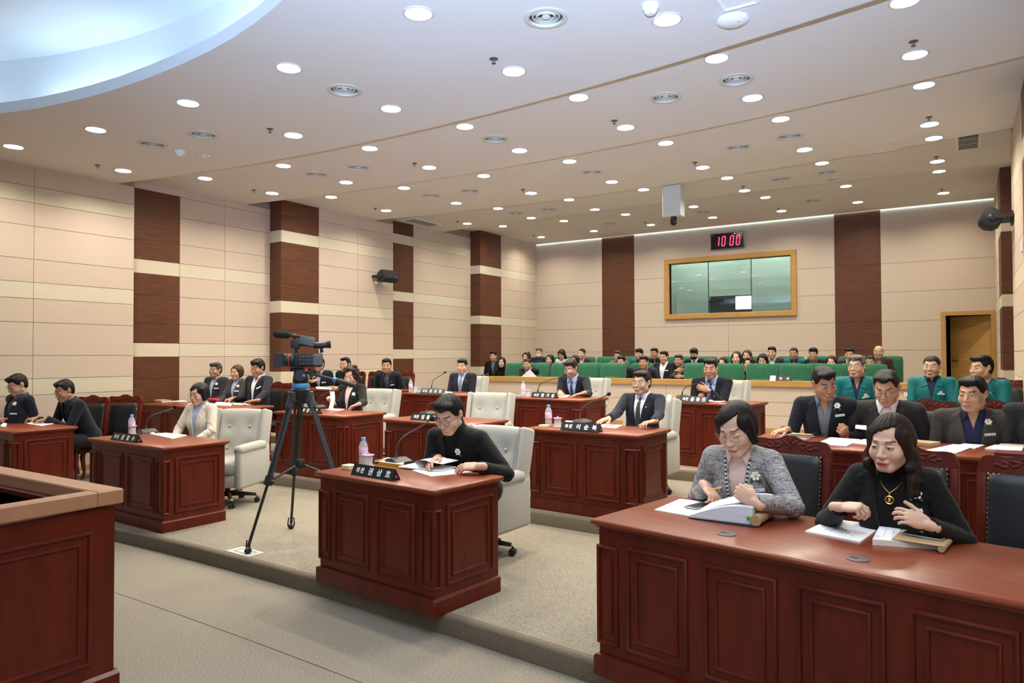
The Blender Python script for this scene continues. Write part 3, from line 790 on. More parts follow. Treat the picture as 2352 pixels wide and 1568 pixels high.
    F.ell((0, .0, hz), (.165*bw, .13, .10), .04)
    for sd in (-1, 1):
        kn = (sd*.105, -.42, kz); an = (sd*.105, ym, .10)
        F.cap((sd*.085, -.02, hz-.01), kn, .085, .066, .03); F.cap(kn, an, .064, .050, .02)
        sm.bbox(sd*.105-.046, sd*.105+.046, ym-.19, ym+.075, 0.001, .085, .03, 3)
    F.all(lambda P: .035-P[..., 2], .004, 'i')
    link('trousers', np_mesh('trousers', [F.nets()], sp.get('trousers', TROUS)), o); sm.obj('shoes', M_black, o)
    # ---- things worn
    Mh = Matrix.Translation(Vector(hc)) @ Matrix(Rh.tolist()).to_4x4()
    if sp.get('glasses'): eyeglasses(o, Mh, sp['glasses'], sp.get('fw', 1.))
    def pin(x, z, tilt=0.):
        p = surf(FJ, Tt, x, z); e = .012
        g = np.array([FJ.sample(p+d)-FJ.sample(p-d) for d in np.eye(3)*e]); g /= np.linalg.norm(g)+1e-9
        zz = Vector(g); up = Vector(Rt@np.array((0, 0, 1))); yy = (up-zz*up.dot(zz)).normalized(); xx = yy.cross(zz)
        return Matrix.Translation(Vector(p)+zz*.001) @ Matrix((xx, yy, zz)).transposed().to_4x4() @ Matrix.Rotation(tilt, 4, 'Z')
    if sp.get('corsage'): corsage(o, pin(sp['corsage'][0], sp['corsage'][1]+.04))
    if sp.get('badge'): badge(o, pin(sp['badge'][0], sp['badge'][1]+.04, *(sp['badge'][2:3])), sp.get('badge_text'))
    if sp.get('pin'):
        b = MB(); b.lathe([(.0, .0), (.006, .0), (.0068, .0015), (.004, .003), (0, .0032)], 12, 0, pin(*sp['pin'])); b.obj('lapel_pin', M_gold, o)
    if sp.get('buttons'):
        b = MB()
        for z in sp['buttons']: b.lathe([(0, 0), (.0085, 0), (.0085, .003), (0, .004)], 12, 0, pin(0.004, z))
        b.obj('button', mat('horn_button', (.05, .04, .035), .4) if jm is not BEIGE else M_gold, o)
    if sp.get('mask'):
        F = Fld(hc-.14, hc+.14, .004); C = hc
        F.ell(Th((0, -.030, -.058)), (.071, .078, .058), 0, R=Rh)
        F.all(lambda P: np.maximum(((P-hc.astype(f4))@Rh.astype(f4))[..., 1]+.018, ((P-hc.astype(f4))@Rh.astype(f4))[..., 2]+.022), .008, 'i')
        link('face_mask', np_mesh('face_mask', [F.nets()], sp['mask']), o)
    o['_'] = 0; del o['_']
    sp['_o'] = o; sp['_pin'] = pin; sp['_Th'] = Th; sp['_Tt'] = Tt; sp['_wr'] = wr; sp['_el'] = el; sp['_Mh'] = Mh; sp['_FJ'] = FJ; sp['_Rt'] = Rt; sp['_nb'] = nb; sp['_nr'] = nr
    PEOPLE.append((o, sp, root, th))
    return o
def surf(F, Tt, x, z):
    ys = np.linspace(-.32, .05, 180); P = np.array([Tt((x, y, z)) for y in ys]); d = F.sample(P); k = np.argmax(d < 0)
    return P[k] if d[k] < 0 else P[-30]
# ---------------------------------------------------------------- room shell
XL, XR, YF = -10.3, .56, 17.4             # proud planes of the side walls, far wall
DX = .30                                  # recess of every second bay
SEG = [(-6.0, 5.75, 4.19), (5.75, 8.42, 4.35), (8.42, 11.36, 4.50), (11.36, 14.6, 4.68), (14.6, 17.4, 4.86)]
# floors (tiers)
def arc_step(z0, z1, yf, ybk, mb):
    """one carpeted tier with a curved front edge; front face and nosing"""
    xs = [-10.7+i*(11.7/24) for i in range(25)]
    for a, b in zip(xs, xs[1:]):
        ya, yb = yf(a), yf(b); r = .02
        mb.add([(a, ya+r, z1), (b, yb+r, z1), (b, ybk, z1), (a, ybk, z1)], [(0, 1, 2, 3)], 0)
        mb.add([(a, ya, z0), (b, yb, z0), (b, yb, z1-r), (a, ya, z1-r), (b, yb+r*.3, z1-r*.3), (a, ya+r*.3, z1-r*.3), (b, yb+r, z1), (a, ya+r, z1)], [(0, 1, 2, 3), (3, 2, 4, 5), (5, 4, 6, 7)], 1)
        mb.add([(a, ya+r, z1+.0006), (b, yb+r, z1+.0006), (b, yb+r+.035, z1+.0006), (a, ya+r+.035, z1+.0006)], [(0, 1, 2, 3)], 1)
st1 = lambda x: 3.53-.014*(x+5.6)**2
st2 = lambda x: 5.74-.012*(x+5.6)**2
st3 = lambda x: 7.95-.004*(x+4)**2
st4 = lambda x: 12.40
st5 = lambda x: 14.42
fl = MB(); fl.box(-11.2, 1.2, -6.2, 3.7, -.2, 0, 0)
# carpet seam on the lower floor
for a, b in zip(range(24), range(1, 25)):
    x0, x1 = -8+a*.33, -8+b*.33
    y = lambda x: 2.76-.010*(x+5.4)**2
    fl.add([(x0, y(x0)-.0035, .0006), (x1, y(x1)-.0035, .0006), (x1, y(x1)+.0035, .0006), (x0, y(x0)+.0035, .0006)], [(0, 1, 2, 3)], 1)
struct(fl.obj('floor', [M_carpet, mat('carpet_seam', (.07, .055, .04), .9)], smooth=0))
for i, (z0, z1, yf, ybk) in enumerate(((0, .12, st1, 6.0), (.12, .24, st2, 8.3), (.24, .36, st3, 12.6), (.36, .45, st4, 14.6), (.45, .58, st5, 17.5))):
    mb = MB(); arc_step(z0, z1, yf, ybk, mb); struct(mb.obj('floor_tier_%d' % (i+1), [M_carpet, M_riser], smooth=60))

CREAMZ = {0: (1.405, 2.67, 3.93), 1: (.62, 1.90, 3.18), 2: (1.415, 2.685, 3.955), 3: (.55, 1.835, 3.12, 4.40), 4: (1.41, 2.70, 3.975)}
def rows(seg, top):
    """bottom-to-top list of (z0, z1, is_cream) for one bay of the panelled side wall"""
    out = []; tops = CREAMZ[seg]; h = .213; P = tops[1]-tops[0]
    cuts = [0]
    for t in [tops[0]-P]+list(tops)+[tops[-1]+P]:
        cuts += [t-h, t, t+.305, t+.305+.435]
    cuts = sorted(set(round(c, 3) for c in cuts if 0 < c < top-.03))+[top]
    a = 0
    for c in cuts:
        out.append((a, c, any(abs(c-t) < .004 or (c == top and t-h < a+.004 < t) for t in tops))); a = c
    return out
def wall_bay(mb, side, seg, x, y0, y1, ycuts, ybrown, top, gap=.006):
    """panels on plane x; brown strip from y0 to ybrown"""
    sgn = 1 if side == 'L' else -1
    def face(ya, yb, za, zb, mi, d=.0):
        X = x+sgn*d
        v = [(X, ya, za), (X, yb, za), (X, yb, zb), (X, ya, zb)]
        mb.add(v, [(0, 1, 2, 3)], mi)
    mb.box(min(x, x-sgn*.10), max(x, x-sgn*.10)-0, y0, y1, -.05, top+.35, 2)
    cols = sorted(set([y0, y1]+list(ycuts)+([ybrown] if ybrown else [])))
    g = gap/2
    for ya, yb in zip(cols, cols[1:]):
        br = ybrown and yb <= ybrown+.001
        for za, zb, cr in rows(seg, top):
            mi = 1 if cr else (3 if br else 0)
            d = .012
            X0, X1 = sorted((x, x+sgn*d))
            mb.box(X0, X1, ya+g, yb-g, za+g, zb-(g if zb < top else 0), mi)
BAYS = [(0, XL, -6.0, 5.75, [-4.2, -2.2, -.2, 1.8, 3.1, 4.42], None), (1, XL-DX, 5.75, 8.42, [7.48], 6.66), (2, XL, 8.42, 11.36, [10.31], 9.29), (3, XL-DX, 11.36, 14.6, [], 12.37), (4, XL, 14.6, 17.4, [16.51], 15.55)]
M_seam2 = mat('panel_gap', (.30, .235, .18), .9)
for side in 'LR':
    for seg, x, y0, y1, yc, yb in BAYS:
        top = SEG[seg][2]
        X = x if side == 'L' else XR-(x-XL)
        mb = MB(); wall_bay(mb, side, seg, X, y0, y1, yc, yb, top)
        sgn = 1 if side == 'L' else -1
        if seg in (2, 4):      # return face towards the camera, brown with cream bands
            for za, zb, cr in rows(seg, top):
                xa, xb = sorted((X-sgn*DX, X+sgn*.012))
                mb.box(xa, xb, y0-.012, y0, za+.003, zb-.003, 1 if cr else 3)
        if seg == 1: mb.box(*sorted((X, X+sgn*.013)), y0, yb, top-.09, top, 0)
        if seg in (0, 2):
            mb.box(*sorted((X-sgn*.1, X-sgn*(DX))), y1-.02, y1, -.05, top+.3, 0)
        zfl = (.12, .24, .36, .36, .58)[seg]
        struct(mb.obj('wall_%s_bay_%d' % ('left' if side == 'L' else 'right', seg+1), [M_wall, M_cream, M_seam2, M_brown], smooth=0))
        sb = MB(); 
        for (ya, yb2, zz) in {0: [(-6, 3.3, 0), (3.56, 5.75, .12)], 1: [(5.82, 8.04, .24), (8.06, 8.42, .36)], 2: [(8.42, 11.36, .36)], 3: [(11.36, 12.35, .36), (14.5, 14.6, .58)], 4: [(14.6, 17.4, .58)]}[seg]:
            sb.box(*sorted((X+sgn*.0, X+sgn*.024)), ya, yb2, zz, zz+.075)
        struct(sb.obj('baseboard_%s_%d' % ('left' if side == 'L' else 'right', seg+1), M_oak, smooth=0))
# far wall with window and door openings
WX0, WX1, WZ0, WZ1 = -6.33, -3.38, 2.72, 4.0
DX0, DX1, DZ = -.32, .47, 2.50
fw = MB(); xs = [XL-.4, -8.23, -7.30, WX0, -4.85, WX1, -2.45, -1.52, DX0, DX1, XR+.4]
zs = [.45, 1.15, 1.775, 2.405, 3.035, 3.665, 4.86]
fwb = MB()
def hole(x0, x1, z0, z1): return (x0 >= WX0-.01 and x1 <= WX1+.01 and z0 >= WZ0-.01 and z1 <= WZ1+.01) or (x0 >= DX0-.01 and x1 <= DX1+.01 and z1 <= DZ+.01)
zc = sorted(set(zs+[WZ0, WZ1, DZ]))
for xa, xb in zip(xs, xs[1:]):
    for za, zb in zip(zc, zc[1:]):
        if hole(xa, xb, za, zb): continue
        br = (abs(xa+8.23) < .01) or (abs(xa+2.45) < .01)
        jx0 = .003 if xa in (-8.23, -2.45, -4.85) or xa in (-7.30, -1.52) else 0; jx1 = .003 if xb in (-8.23, -2.45, -4.85, -7.30, -1.52) else 0
        j0 = .003 if za in zs else 0; j1 = .003 if zb in zs else 0
        fw.box(xa+jx0, xb-jx1, YF-.012, YF, za+j0, zb-j1, 1 if br else 0)
        fw.box(xa, xb, YF, YF+.12, za, zb, 2)
fw.box(XL-.4, XR+.4, YF-.0, YF+.12, 4.86, 5.4, 2)
struct(fw.obj('wall_far', [M_wall, M_brown, M_seam2], smooth=0))
struct(MB().box(XL, DX0-.09, YF-.026, YF-.012, .58, .655).obj('baseboard_far', M_oak, smooth=0))
bw_ = MB(); bw_.box(-11.2, 1.3, -6.2, -6.0, -.1, 5.6); struct(bw_.obj('wall_back', M_wall, smooth=0))
# guessed tall windows added behind the camera, glowing as cool fill light
for i, x in enumerate((-8.6, -6.0, -3.4, -.9)):
    b = MB(); b.frame(x-.95, x+.95, .9, 3.7, [(0, 0), (0, .05), (.07, .05), (.07, .0)], M=Matrix.Translation((0, -6.0, 0)) @ Matrix.Rotation(R_(180), 4, 'Z') @ Matrix.Translation((-2*x, 0, 0)))
    b.box(x-.03, x+.03, -6.0, -5.96, .97, 3.63); b.box(x-.88, x+.88, -6.0, -5.96, 2.75, 2.81)
    wo_ = struct(b.obj('window_%d' % (i+2), M_white, smooth=0))
    MB().box(x-.88, x+.88, -5.995, -5.985, .97, 3.63).obj('bright_pane', mat('fill_window_glow', (.8, .9, 1), .5, emit=(.70, .84, 1.0), estr=FILL_WINDOW_STRENGTH), wo_, smooth=0)
# booth window
w = MB(); w.frame(-6.46, -3.26, 2.59, 4.13, [(0, 0), (0, .045), (.012, .055), (.115, .05), (.13, .03), (.13, -.10)], M=Matrix.Translation((0, YF-.012, 0)))
wo = struct(w.obj('window_1', M_oak, smooth=30))
M_glass = pane_mat('booth_glass', (.86, .94, .90), .09)
gl = MB(); gl.box(WX0, WX1, YF+.03, YF+.036, WZ0, WZ1); gl.obj('window_pane', M_glass, wo, smooth=0)
# room seen through the glass: back wall, roller blinds, dark lower opening, daylight gap
bt = MB(); bt.box(-7.4, -2.4, 19.7, 19.8, .5, 4.9); bt.box(-7.5, -7.4, YF+.12, 19.8, .5, 4.9); bt.box(-2.4, -2.3, YF+.12, 19.8, .5, 4.9); bt.box(-7.5, -2.3, YF+.12, 19.8, .5, .6); bt.box(-7.5, -2.3, YF+.12, 19.8, 4.8, 4.9)
struct(bt.obj('wall_booth', mat('booth_wall', (.50, .56, .52), .8), smooth=0))
bl = MB()
for a, b, z in ((-7.2, -5.98, 2.2), (-5.95, -4.82, 3.31), (-4.79, -2.6, 2.2)):
    bl.box(a, b, 19.45, 19.46, z, 4.6); bl.tube([(a, 19.455, z), (b, 19.455, z)], .016, 8)
M_blind = mat('roller_blind', (.62, .68, .62), .85)
tag(bl.obj('roller_blinds', M_blind), 'pale green roller blinds seen through the booth window', 'blind')
dk = MB(); dk.frame(-5.97, -4.80, 2.3, 3.32, [(0, 0), (0, .04), (.03, .04), (.03, 0)], M=Matrix.Translation((0, 19.66, 0)))
dk.box(-5.96, -4.81, 19.67, 19.69, 2.3, 3.31, 1); dk.box(-5.28, -4.86, 19.655, 19.66, 2.93, 3.29, 2)
tag(dk.obj('booth_monitor_window', [M_rubber, mat('dark_booth_glass', (.05, .075, .11), .15), mat('bright_pane', (.8, .88, 1), .5, emit=(.85, .92, 1), estr=2.5)]), 'dark blue-grey opening with a small bright pane below the middle blind of the booth', 'window')
cvb = MB(); cvb.box(-6.9, -5.4, 18.6, 18.66, 4.74, 4.79); cvb.box(-4.9, -3.2, 18.6, 18.66, 4.74, 4.79)
tag(cvb.obj('booth_tube_light', mat('booth_tube', (1, 1, 1), .5, emit=(.9, 1, .97), estr=45)), 'fluorescent tube light on the ceiling of the glazed booth', 'light')
# door, standing ajar into a darker lobby
d = MB(); d.frame(DX0-.09, DX1+.075, .50, DZ+.075, [(0, 0), (0, .035), (.02, .04), (.085, .03), (.085, -.12)], M=Matrix.Translation((0, YF-.012, 0)))
do_ = struct(d.obj('door_1', M_oak, smooth=30))
lf = MB(); lf.box(0, -.80, -.02, .02, .60, DZ-.02); 
for z in (1.02, 1.44, 1.86, 2.28): lf.box(-.66, -.14, -.0215, -.0205, z, z+.004, 1)
lo_ = lf.obj('door_leaf', [M_oak, mat('oak_groove', (.2, .11, .03), .6)], do_, smooth=0); lo_.location = (DX1-.005, YF+.10, 0); lo_.rotation_euler = (0, 0, R_(-28))
hb = MB(); hb.tube([(-.74, -.02, 1.55), (-.74, -.07, 1.55), (-.62, -.07, 1.55)], .011, 8); hb.obj('door_handle', M_chrome, lo_)
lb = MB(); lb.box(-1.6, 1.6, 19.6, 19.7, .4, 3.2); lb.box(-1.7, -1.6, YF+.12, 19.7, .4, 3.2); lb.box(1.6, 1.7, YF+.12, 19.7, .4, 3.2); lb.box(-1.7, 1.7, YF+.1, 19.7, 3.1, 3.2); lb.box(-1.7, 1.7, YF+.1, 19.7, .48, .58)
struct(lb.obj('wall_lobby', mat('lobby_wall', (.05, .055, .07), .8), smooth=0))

# ---------------------------------------------------------------- ceiling: five stepped slabs with round openings
arcA = lambda x: 6.02-.0205*(x+5.2)**2
arcB = lambda x: 8.33-.0165*(x+5.4)**2
arcC = lambda x: 11.2-.0150*(x+5.0)**2
arcD = lambda x: 13.28+.006*(x+5.0)**2
dome = lambda x: 3.545-.034*(x+6.1)**2
ARCS = [arcA, arcB, arcC, arcD]
ZS = [4.19, 4.35, 4.50, 4.68, 4.86]
def at_ceiling(u, v):
    for k in range(5):
        p = at_z(u, v, ZS[k]); hi = ARCS[k](p.x) if k < 4 else 99
        if p.y < hi or k == 4:
            if k < 4 and p.y > hi-.20: p.y = hi-.20
            if k > 0 and p.y < ARCS[k-1](p.x)-.08: p.y = ARCS[k-1](p.x)-.08
            p.x = min(p.x, .36); return k, p
DL = [(961,30),(1532,44),(2078,2),(663,155),(1180,163),(1646,133),(2101,125),(432,236),(898,249),(1329,223),(1728,224),(2122,195),(220,297),(674,310),(1068,290),(1437,292),(1793,273),(2135,285),(31,336),(849,340),(1193,345),(1529,328),(1848,343),(2146,325),(651,380),(986,384),(1308,370),(1614,384),(1888,374),(2153,370),(283,391),(471,409),(795,418),(1111,403),(1405,417),(1670,408),(1943,427),(2157,393),(625,443),(928,431),(1220,443),(1478,435),(1714,440),(2167,443),(761,452),(1048,466),(1307,458),(1593,474),(1758,453),(1970,464),(887,483),(1144,478),(1373,483),(1437,492),(1637,499),(1795,484),(1073,513),(1155,519),(1220,500),(1295,507),(1495,516),(1364,530),(1243,544)]
VT = [(1254,41),(791,207),(1529,224),(1691,183),(467,309),(350,331),(1137,319),(1814,313),(1696,338),(823,384),(727,400),(1360,395),(1898,396),(1793,411),(1079,438),(991,449),(1866,461),(1185,489),(1260,481),(1399,513),(1615,487)]
holes = {k: [] for k in range(5)}; lampspots = []; ventspots = []
for (u, v) in DL:
    k, p = at_ceiling(u, v); lampspots.append((k, p)); holes[k].append((p, .098))
for (u, v) in VT:
    k, p = at_ceiling(u, v); ventspots.append((k, p)); holes[k].append((p, .128))
# further lamps of the same grid in front of and behind the camera
extra = [(.1, 1.9), (-8.9, -1.6), (-6.9, -1.6), (-2.9, -1.8), (-.6, -1.6), (-.3, .0), (-9.2, 0)]
for (x, y) in extra:
    lampspots.append((0, Vector((x, y, ZS[0])))); holes[0].append((Vector((x, y, 0)), .098))
def slab(k):
    xs = [-10.75+i*(11.75/36) for i in range(37)]
    far = [(x, ARCS[k](x)) for x in xs] if k < 4 else [(x, 17.36) for x in xs]
    if k == 0:
        near = [(-10.75, -6.1), (1.0, -6.1)]
    else:
        near = [(x, ARCS[k-1](x)-.25) for x in xs]
    bm = bmesh.new(); z = ZS[k]
    def loop(pts):
        vs = [bm.verts.new((x, y, z)) for x, y in pts]
        return [bm.edges.new((vs[i], vs[(i+1) % len(vs)])) for i in range(len(vs))]
    ed = loop(near+far[::-1])
    for p, r in holes[k]:
        ed += loop([(p.x+r*math.cos(2*math.pi*i/28), p.y+r*math.sin(2*math.pi*i/28)) for i in range(28)])
    if k == 0:   # oval opening of the raised dome
        ed += loop(DOME)
    bmesh.ops.triangle_fill(bm, use_beauty=True, use_dissolve=False, edges=ed)
    if not bm.faces: print('SLAB FAIL', k)
    mb = MB(); mb.bm(bm)
    if k < 4:   # upstand at the far edge
        for (x0, y0), (x1, y1) in zip(far, far[1:]):
            mb.add([(x0, y0, z), (x1, y1, z), (x1, y1, z+.22), (x0, y0, z+.22)], [(0, 1, 2, 3)])
    o = struct(mb.obj('ceiling_slab_%d' % (k+1), M_ceil, smooth=20)); return o
# dome oval (plan): far edge measured, the rest symmetrical behind the camera
DOME = []
for i in range(72):
    a = 2*math.pi*i/72; ca, sa = math.cos(a), math.sin(a)
    DOME.append((-6.1+4.35*math.copysign(abs(ca)**.9, ca), .55+2.995*math.copysign(abs(sa)**.85, sa)))
DOME = [(x, min(y, dome(x)) if y > 2.2 else y) for x, y in DOME]
for k in range(5): slab(k)
cx, cy = -6.1, .55
def grow(p, d):
    v = Vector((p[0]-cx, p[1]-cy)); v = v*(1+d/v.length); return (cx+v.x, cy+v.y)
dm = MB(); n = len(DOME)
def ring(lst, z): return [(x, y, z) for x, y in lst]
lip0 = ring(DOME, 4.19); lip1 = ring(DOME, 4.30); lip2 = ring([grow(p, .05) for p in DOME], 4.30); tr = ring([grow(p, .05) for p in DOME], 4.20); tr2 = ring([grow(p, .42) for p in DOME], 4.20); up = ring([grow(p, .42) for p in DOME], 4.93)
for a, b in ((lip0, lip1), (lip1, lip2), (lip2, tr), (tr, tr2), (tr2, up)):
    dm.add(a+b, [(i, (i+1) % n, n+(i+1) % n, n+i) for i in range(n)])
dm.add(up, [tuple(range(n))])
struct(dm.obj('ceiling_dome', M_ceilw, smooth=25))
tr_ = MB()
for i in range(n):
    (x0, y0), (x1, y1) = grow(DOME[i], .40), grow(DOME[(i+1) % n], .40)
    if i % 2 == 0: tr_.tube([(x0, y0, 4.93), (x1, y1, 4.93)], .002, 4)
# concealed fluorescent tubes in the trough
tubes = MB()
M_tube = mat('cove_tube', (1, 1, 1), .5, emit=COVE_COL, estr=26)
tb = None; cnt = 0
for i in range(0, n, 6):
    p = [grow(DOME[(i+j) % n], .20) for j in (1, 5)]
    mb = MB(); mb.tube([(p[0][0], p[0][1], 4.235), (p[1][0], p[1][1], 4.235)], .019, 8)
    o = mb.obj('cove_tube_light', M_tube)
    tag(o, 'concealed cool-white tube light in the trough around the oval ceiling dome', 'light', 'tube lights hidden in the dome trough')
struct(MB().box(-11.3, 1.4, -6.3, 20, 5.45, 5.55).obj('ceiling_roof', M_ceil, smooth=0))
# cove strip along the far wall
fc = MB(); fc.box(XL, XR, 17.30, 17.36, 4.90, 4.93)
tag(fc.obj('far_cove_light', mat('far_cove_tube', (1, 1, 1), .5, emit=(.70, .92, 1.0), estr=9)), 'cool-white light strip in the slot along the top of the far wall', 'light')
# tan shadow-gap strip where the first and second ceiling slabs meet, right half
tg = MB(); N_ = 24
for i in range(N_):
    xa = -3.3+3.9*i/N_; xb = -3.3+3.9*(i+1)/N_; wa = .03*i/N_; wb = .03*(i+1)/N_
    tg.add([(xa, arcA(xa)-wa, 4.187), (xb, arcA(xb)-wb, 4.187), (xb, arcA(xb)+.001, 4.187), (xa, arcA(xa)+.001, 4.187)], [(0, 1, 2, 3)])
struct(tg.obj('trim_1', mat('tan_gap', (.36, .27, .17), .8), smooth=0))

# ---------------------------------------------------------------- ceiling fittings
M_lampring = mat('lamp_ring', (.60, .58, .55), .35); M_refl = mat('lamp_reflector', (.86, .86, .86), .25)
M_lampdisc = mat('lamp_disc', (1, 1, 1), .5, emit=(1.0, .93, .84), estr=6.5)
ld = bpy.data.lights.new('lamp_light', 'AREA'); ld.shape = 'DISK'; ld.size = .15; ld.energy = LAMP_W; ld.color = LAMP_COL
rb = MB(); rb.lathe([(.115, -.001), (.115, -.006), (.108, -.010), (.097, -.008), (.093, .0)], 28, cap0=False, cap1=False); ring_me = rb.mesh('lamp_ring', M_lampring)
rf = MB(); rf.lathe([(.0935, -.002), (.090, .03), (.082, .062)], 28, cap0=False, cap1=False); refl_me = rf.mesh('reflector', M_refl)
db = MB(); db.lathe([(.083, .061), (.0, .0612)], 28, cap0=False, cap1=False); disc_me = db.mesh('lamp_disc', M_lampdisc)
M_vent = mat('vent_metal', (.60, .56, .48), .5); M_ventd = mat('vent_inside', (.10, .095, .085), .6)
vb = MB()
vb.lathe([(.165, -.001), (.165, -.007), (.150, -.012), (.128, -.010), (.124, .01)], 32, cap0=False, cap1=False)
vent_ring = vb.mesh('vent_ring', M_vent)
vb = MB()
for r0 in (.098, .068): vb.lathe([(r0+.014, .030), (r0+.006, .004), (r0, -.002), (r0-.004, .0), (r0+.004, .030)], 28, cap0=False, cap1=False)
vb.lathe([(.030, .02), (.036, -.002), (.020, -.008), (0, -.010)], 20, cap0=False, cap1=False)
vent_cone = vb.mesh('vent_cone', M_vent)
vb = MB(); vb.lathe([(.128, .0), (.128, .05), (0, .051)], 28, cap0=False, cap1=False); vent_back = vb.mesh('vent_back', M_ventd)
LBL = ['nearest', 'second', 'third', 'fourth', 'rear']
lamps = sorted(lampspots[:len(DL)], key=lambda t: (t[0], round(t[1].y/1.0), t[1].x))
def where(k, p, i):
    return i
byslab = {}
order = {}
for j, (k, p) in enumerate(lampspots): byslab.setdefault(k, []).append((j, p))
ORD = ['first', 'second', 'third', 'fourth', 'fifth', 'sixth', 'seventh', 'eighth', 'ninth', 'tenth', 'eleventh', 'twelfth', 'thirteenth', 'fourteenth', 'fifteenth', 'sixteenth', 'seventeenth', 'eighteenth', 'nineteenth', 'twentieth']
def grid_labels(spots, what, maker):
    """rows by distance inside every ceiling slab, counted from the left wall"""
    for k in range(5):
        L_ = sorted([(p.y+.0*p.x, j, p) for j, (kk, p) in enumerate(spots) if kk == k], key=lambda t: t[0])
        rowsl = []
        for y, j, p in L_:
            if rowsl and y-rowsl[-1][0][0] < .75: rowsl[-1].append((y, j, p))
            else: rowsl.append([(y, j, p)])
        for ri, row in enumerate(rowsl):
            row.sort(key=lambda t: t[2].x)
            for ci, (y, j, p) in enumerate(row):
                rn = ('front', 'second', 'third', 'fourth', 'fifth', 'sixth')[min(ri, 5)] if ri < len(rowsl)-1 or len(rowsl) == 1 else 'last'
                maker(k, p, j, '%s from left in %s %s row of the %s ceiling step' % (ORD[ci], rn, what, LBL[k]))
def mk_lamp(k, p, j, w):
    vis = j < len(DL)
    t = thing('downlight', ('lit downlight, '+w) if vis else 'lit round recessed downlight of the front ceiling, outside the frame', 'ceiling light', (p.x, p.y, ZS[k]), 0, 'recessed downlights')
    link('lamp_ring', ring_me, t); link('reflector', refl_me, t); link('lamp_disc', disc_me, t)
    lo = bpy.data.objects.new('lamp_light', ld); COL.objects.link(lo); lo.parent = t; lo.location = (0, 0, .052)
grid_labels(lampspots, 'lamp', mk_lamp)
def mk_vent(k, p, j, w):
    t = thing('ceiling_vent', 'round vent, '+w, 'vent', (p.x, p.y, ZS[k]), 0, 'round ceiling vents')
    link('vent_ring', vent_ring, t); link('vent_cone', vent_cone, t); link('vent_back', vent_back, t)
grid_labels(ventspots, 'vent', mk_vent)
SP = [(1134,135),(620,296),(224,379),(1411,277),(2098,95),(952,375),(583,436),(2134,269),(1596,373),(2151,360),(1201,435),(862,478),(1051,508),(1360,478),(1482,510),(1707,428),(2163,435),(1226,540),(1788,478)]
sb = MB(); sb.lathe([(.038, 0), (.038, -.004), (.026, -.008), (.018, -.008)], 18, cap0=False); hm = sb.mesh('sprinkler_cup', mat('sprinkler_metal', (.16, .15, .14), .4, metal=.6))
sb = MB(); sb.lathe([(.008, -.006), (.008, -.026), (.004, -.034)], 10); sb.lathe([(.020, -.036), (.020, -.038)], 12); hs = sb.mesh('sprinkler_head', mat('sprinkler_metal', (.16, .15, .14)))
def mk_sp(k, p, j, w):
    t = thing('sprinkler', 'metal sprinkler, '+w, 'sprinkler', (p.x, p.y, ZS[k]), 0, 'ceiling sprinklers')
    link('sprinkler_cup', hm, t); link('sprinkler_head', hs, t)
grid_labels([at_ceiling(*q) for q in SP], 'sprinkler', mk_sp)
# crystal spot lamps
for (u, v), lb_ in (((468, 357), 'unlit mirrored recessed spot lamp beside the left smoke detector'), ((1915, 412), 'unlit mirrored recessed spot lamp near the right row of downlights'), ((1534, 464), 'unlit mirrored recessed spot lamp above the hanging camera box')):
    k, p = at_ceiling(u, v); t = thing('spot_lamp', lb_, 'ceiling light', (p.x, p.y, ZS[k]), 0, 'mirrored spot lamps')
    b = MB(); b.lathe([(.10, 0), (.10, -.006), (.086, -.009), (.082, -.004)], 26, cap0=False, cap1=False); b.obj('lamp_ring', M_vent, t)
    b = MB(); b.lathe([(.082, -.004), (.05, -.002), (.0, -.001)], 14, cap0=False, cap1=False)
    for i in range(9):
        a = i*2.4; r = .07*math.sqrt((i+.5)/9); b.ball((r*math.cos(a), r*math.sin(a), -.004), (.016, .016, .006), 6, 4)
    b.obj('faceted_reflector', M_chrome, t, smooth=0)
for (u, v), lb_ in (((413, 346), 'small white smoke detector left of the mirrored spot lamp'), ((1494, 12), 'white domed smoke detector at the top edge of the picture')):
    k, p = at_ceiling(u, v); t = thing('smoke_detector', lb_, 'detector', (p.x, p.y, ZS[k]), 0, 'smoke detectors')
    MB().lathe([(.062, 0), (.062, -.022), (.052, -.034)], 24).obj('base', M_white, t); MB().lathe([(.045, -.034), (.045, -.05), (.03, -.066), (0, -.068)], 24, cap1=False).obj('sensor_dome', M_white, t)
k, p = at_ceiling(1683, 40)
t = thing('access_point', 'white oval wireless access point with a yellow sticker on the ceiling', 'access point', (p.x, p.y, ZS[k]), R_(33))
MB().lathe([(.085, 0), (.115, -.012), (.118, -.028), (.09, -.045), (.04, -.052), (0, -.053)], 32, cap1=False).obj('shell', mat('gloss_white', (.80, .80, .80), .25), t)
MB().box(-.012+.03, .012+.03, -.05, -.028, -.0515, -.050).obj('sticker', mat('yellow_sticker', (.75, .58, .05), .5), t, smooth=0)
MB().ball((.0, -.035, -.050), (.004, .004, .003), 8, 5).obj('status_light', mat('blue_led', (.1, .3, 1), .5, emit=(.2, .4, 1), estr=3), t)
k, p = at_ceiling(1692, -3)
t = thing('ceiling_panel_light', 'white square ceiling fitting cut by the top edge above the access point', 'ceiling fitting', (p.x, p.y, ZS[k]), 0)
MB().frame(-.13, .13, -.13, .13, [(0, 0), (0, .012), (.02, .014), (.03, .004)], M=Matrix.Rotation(R_(90), 4, 'X'), fill=True).obj('cover', M_white, t, smooth=0)
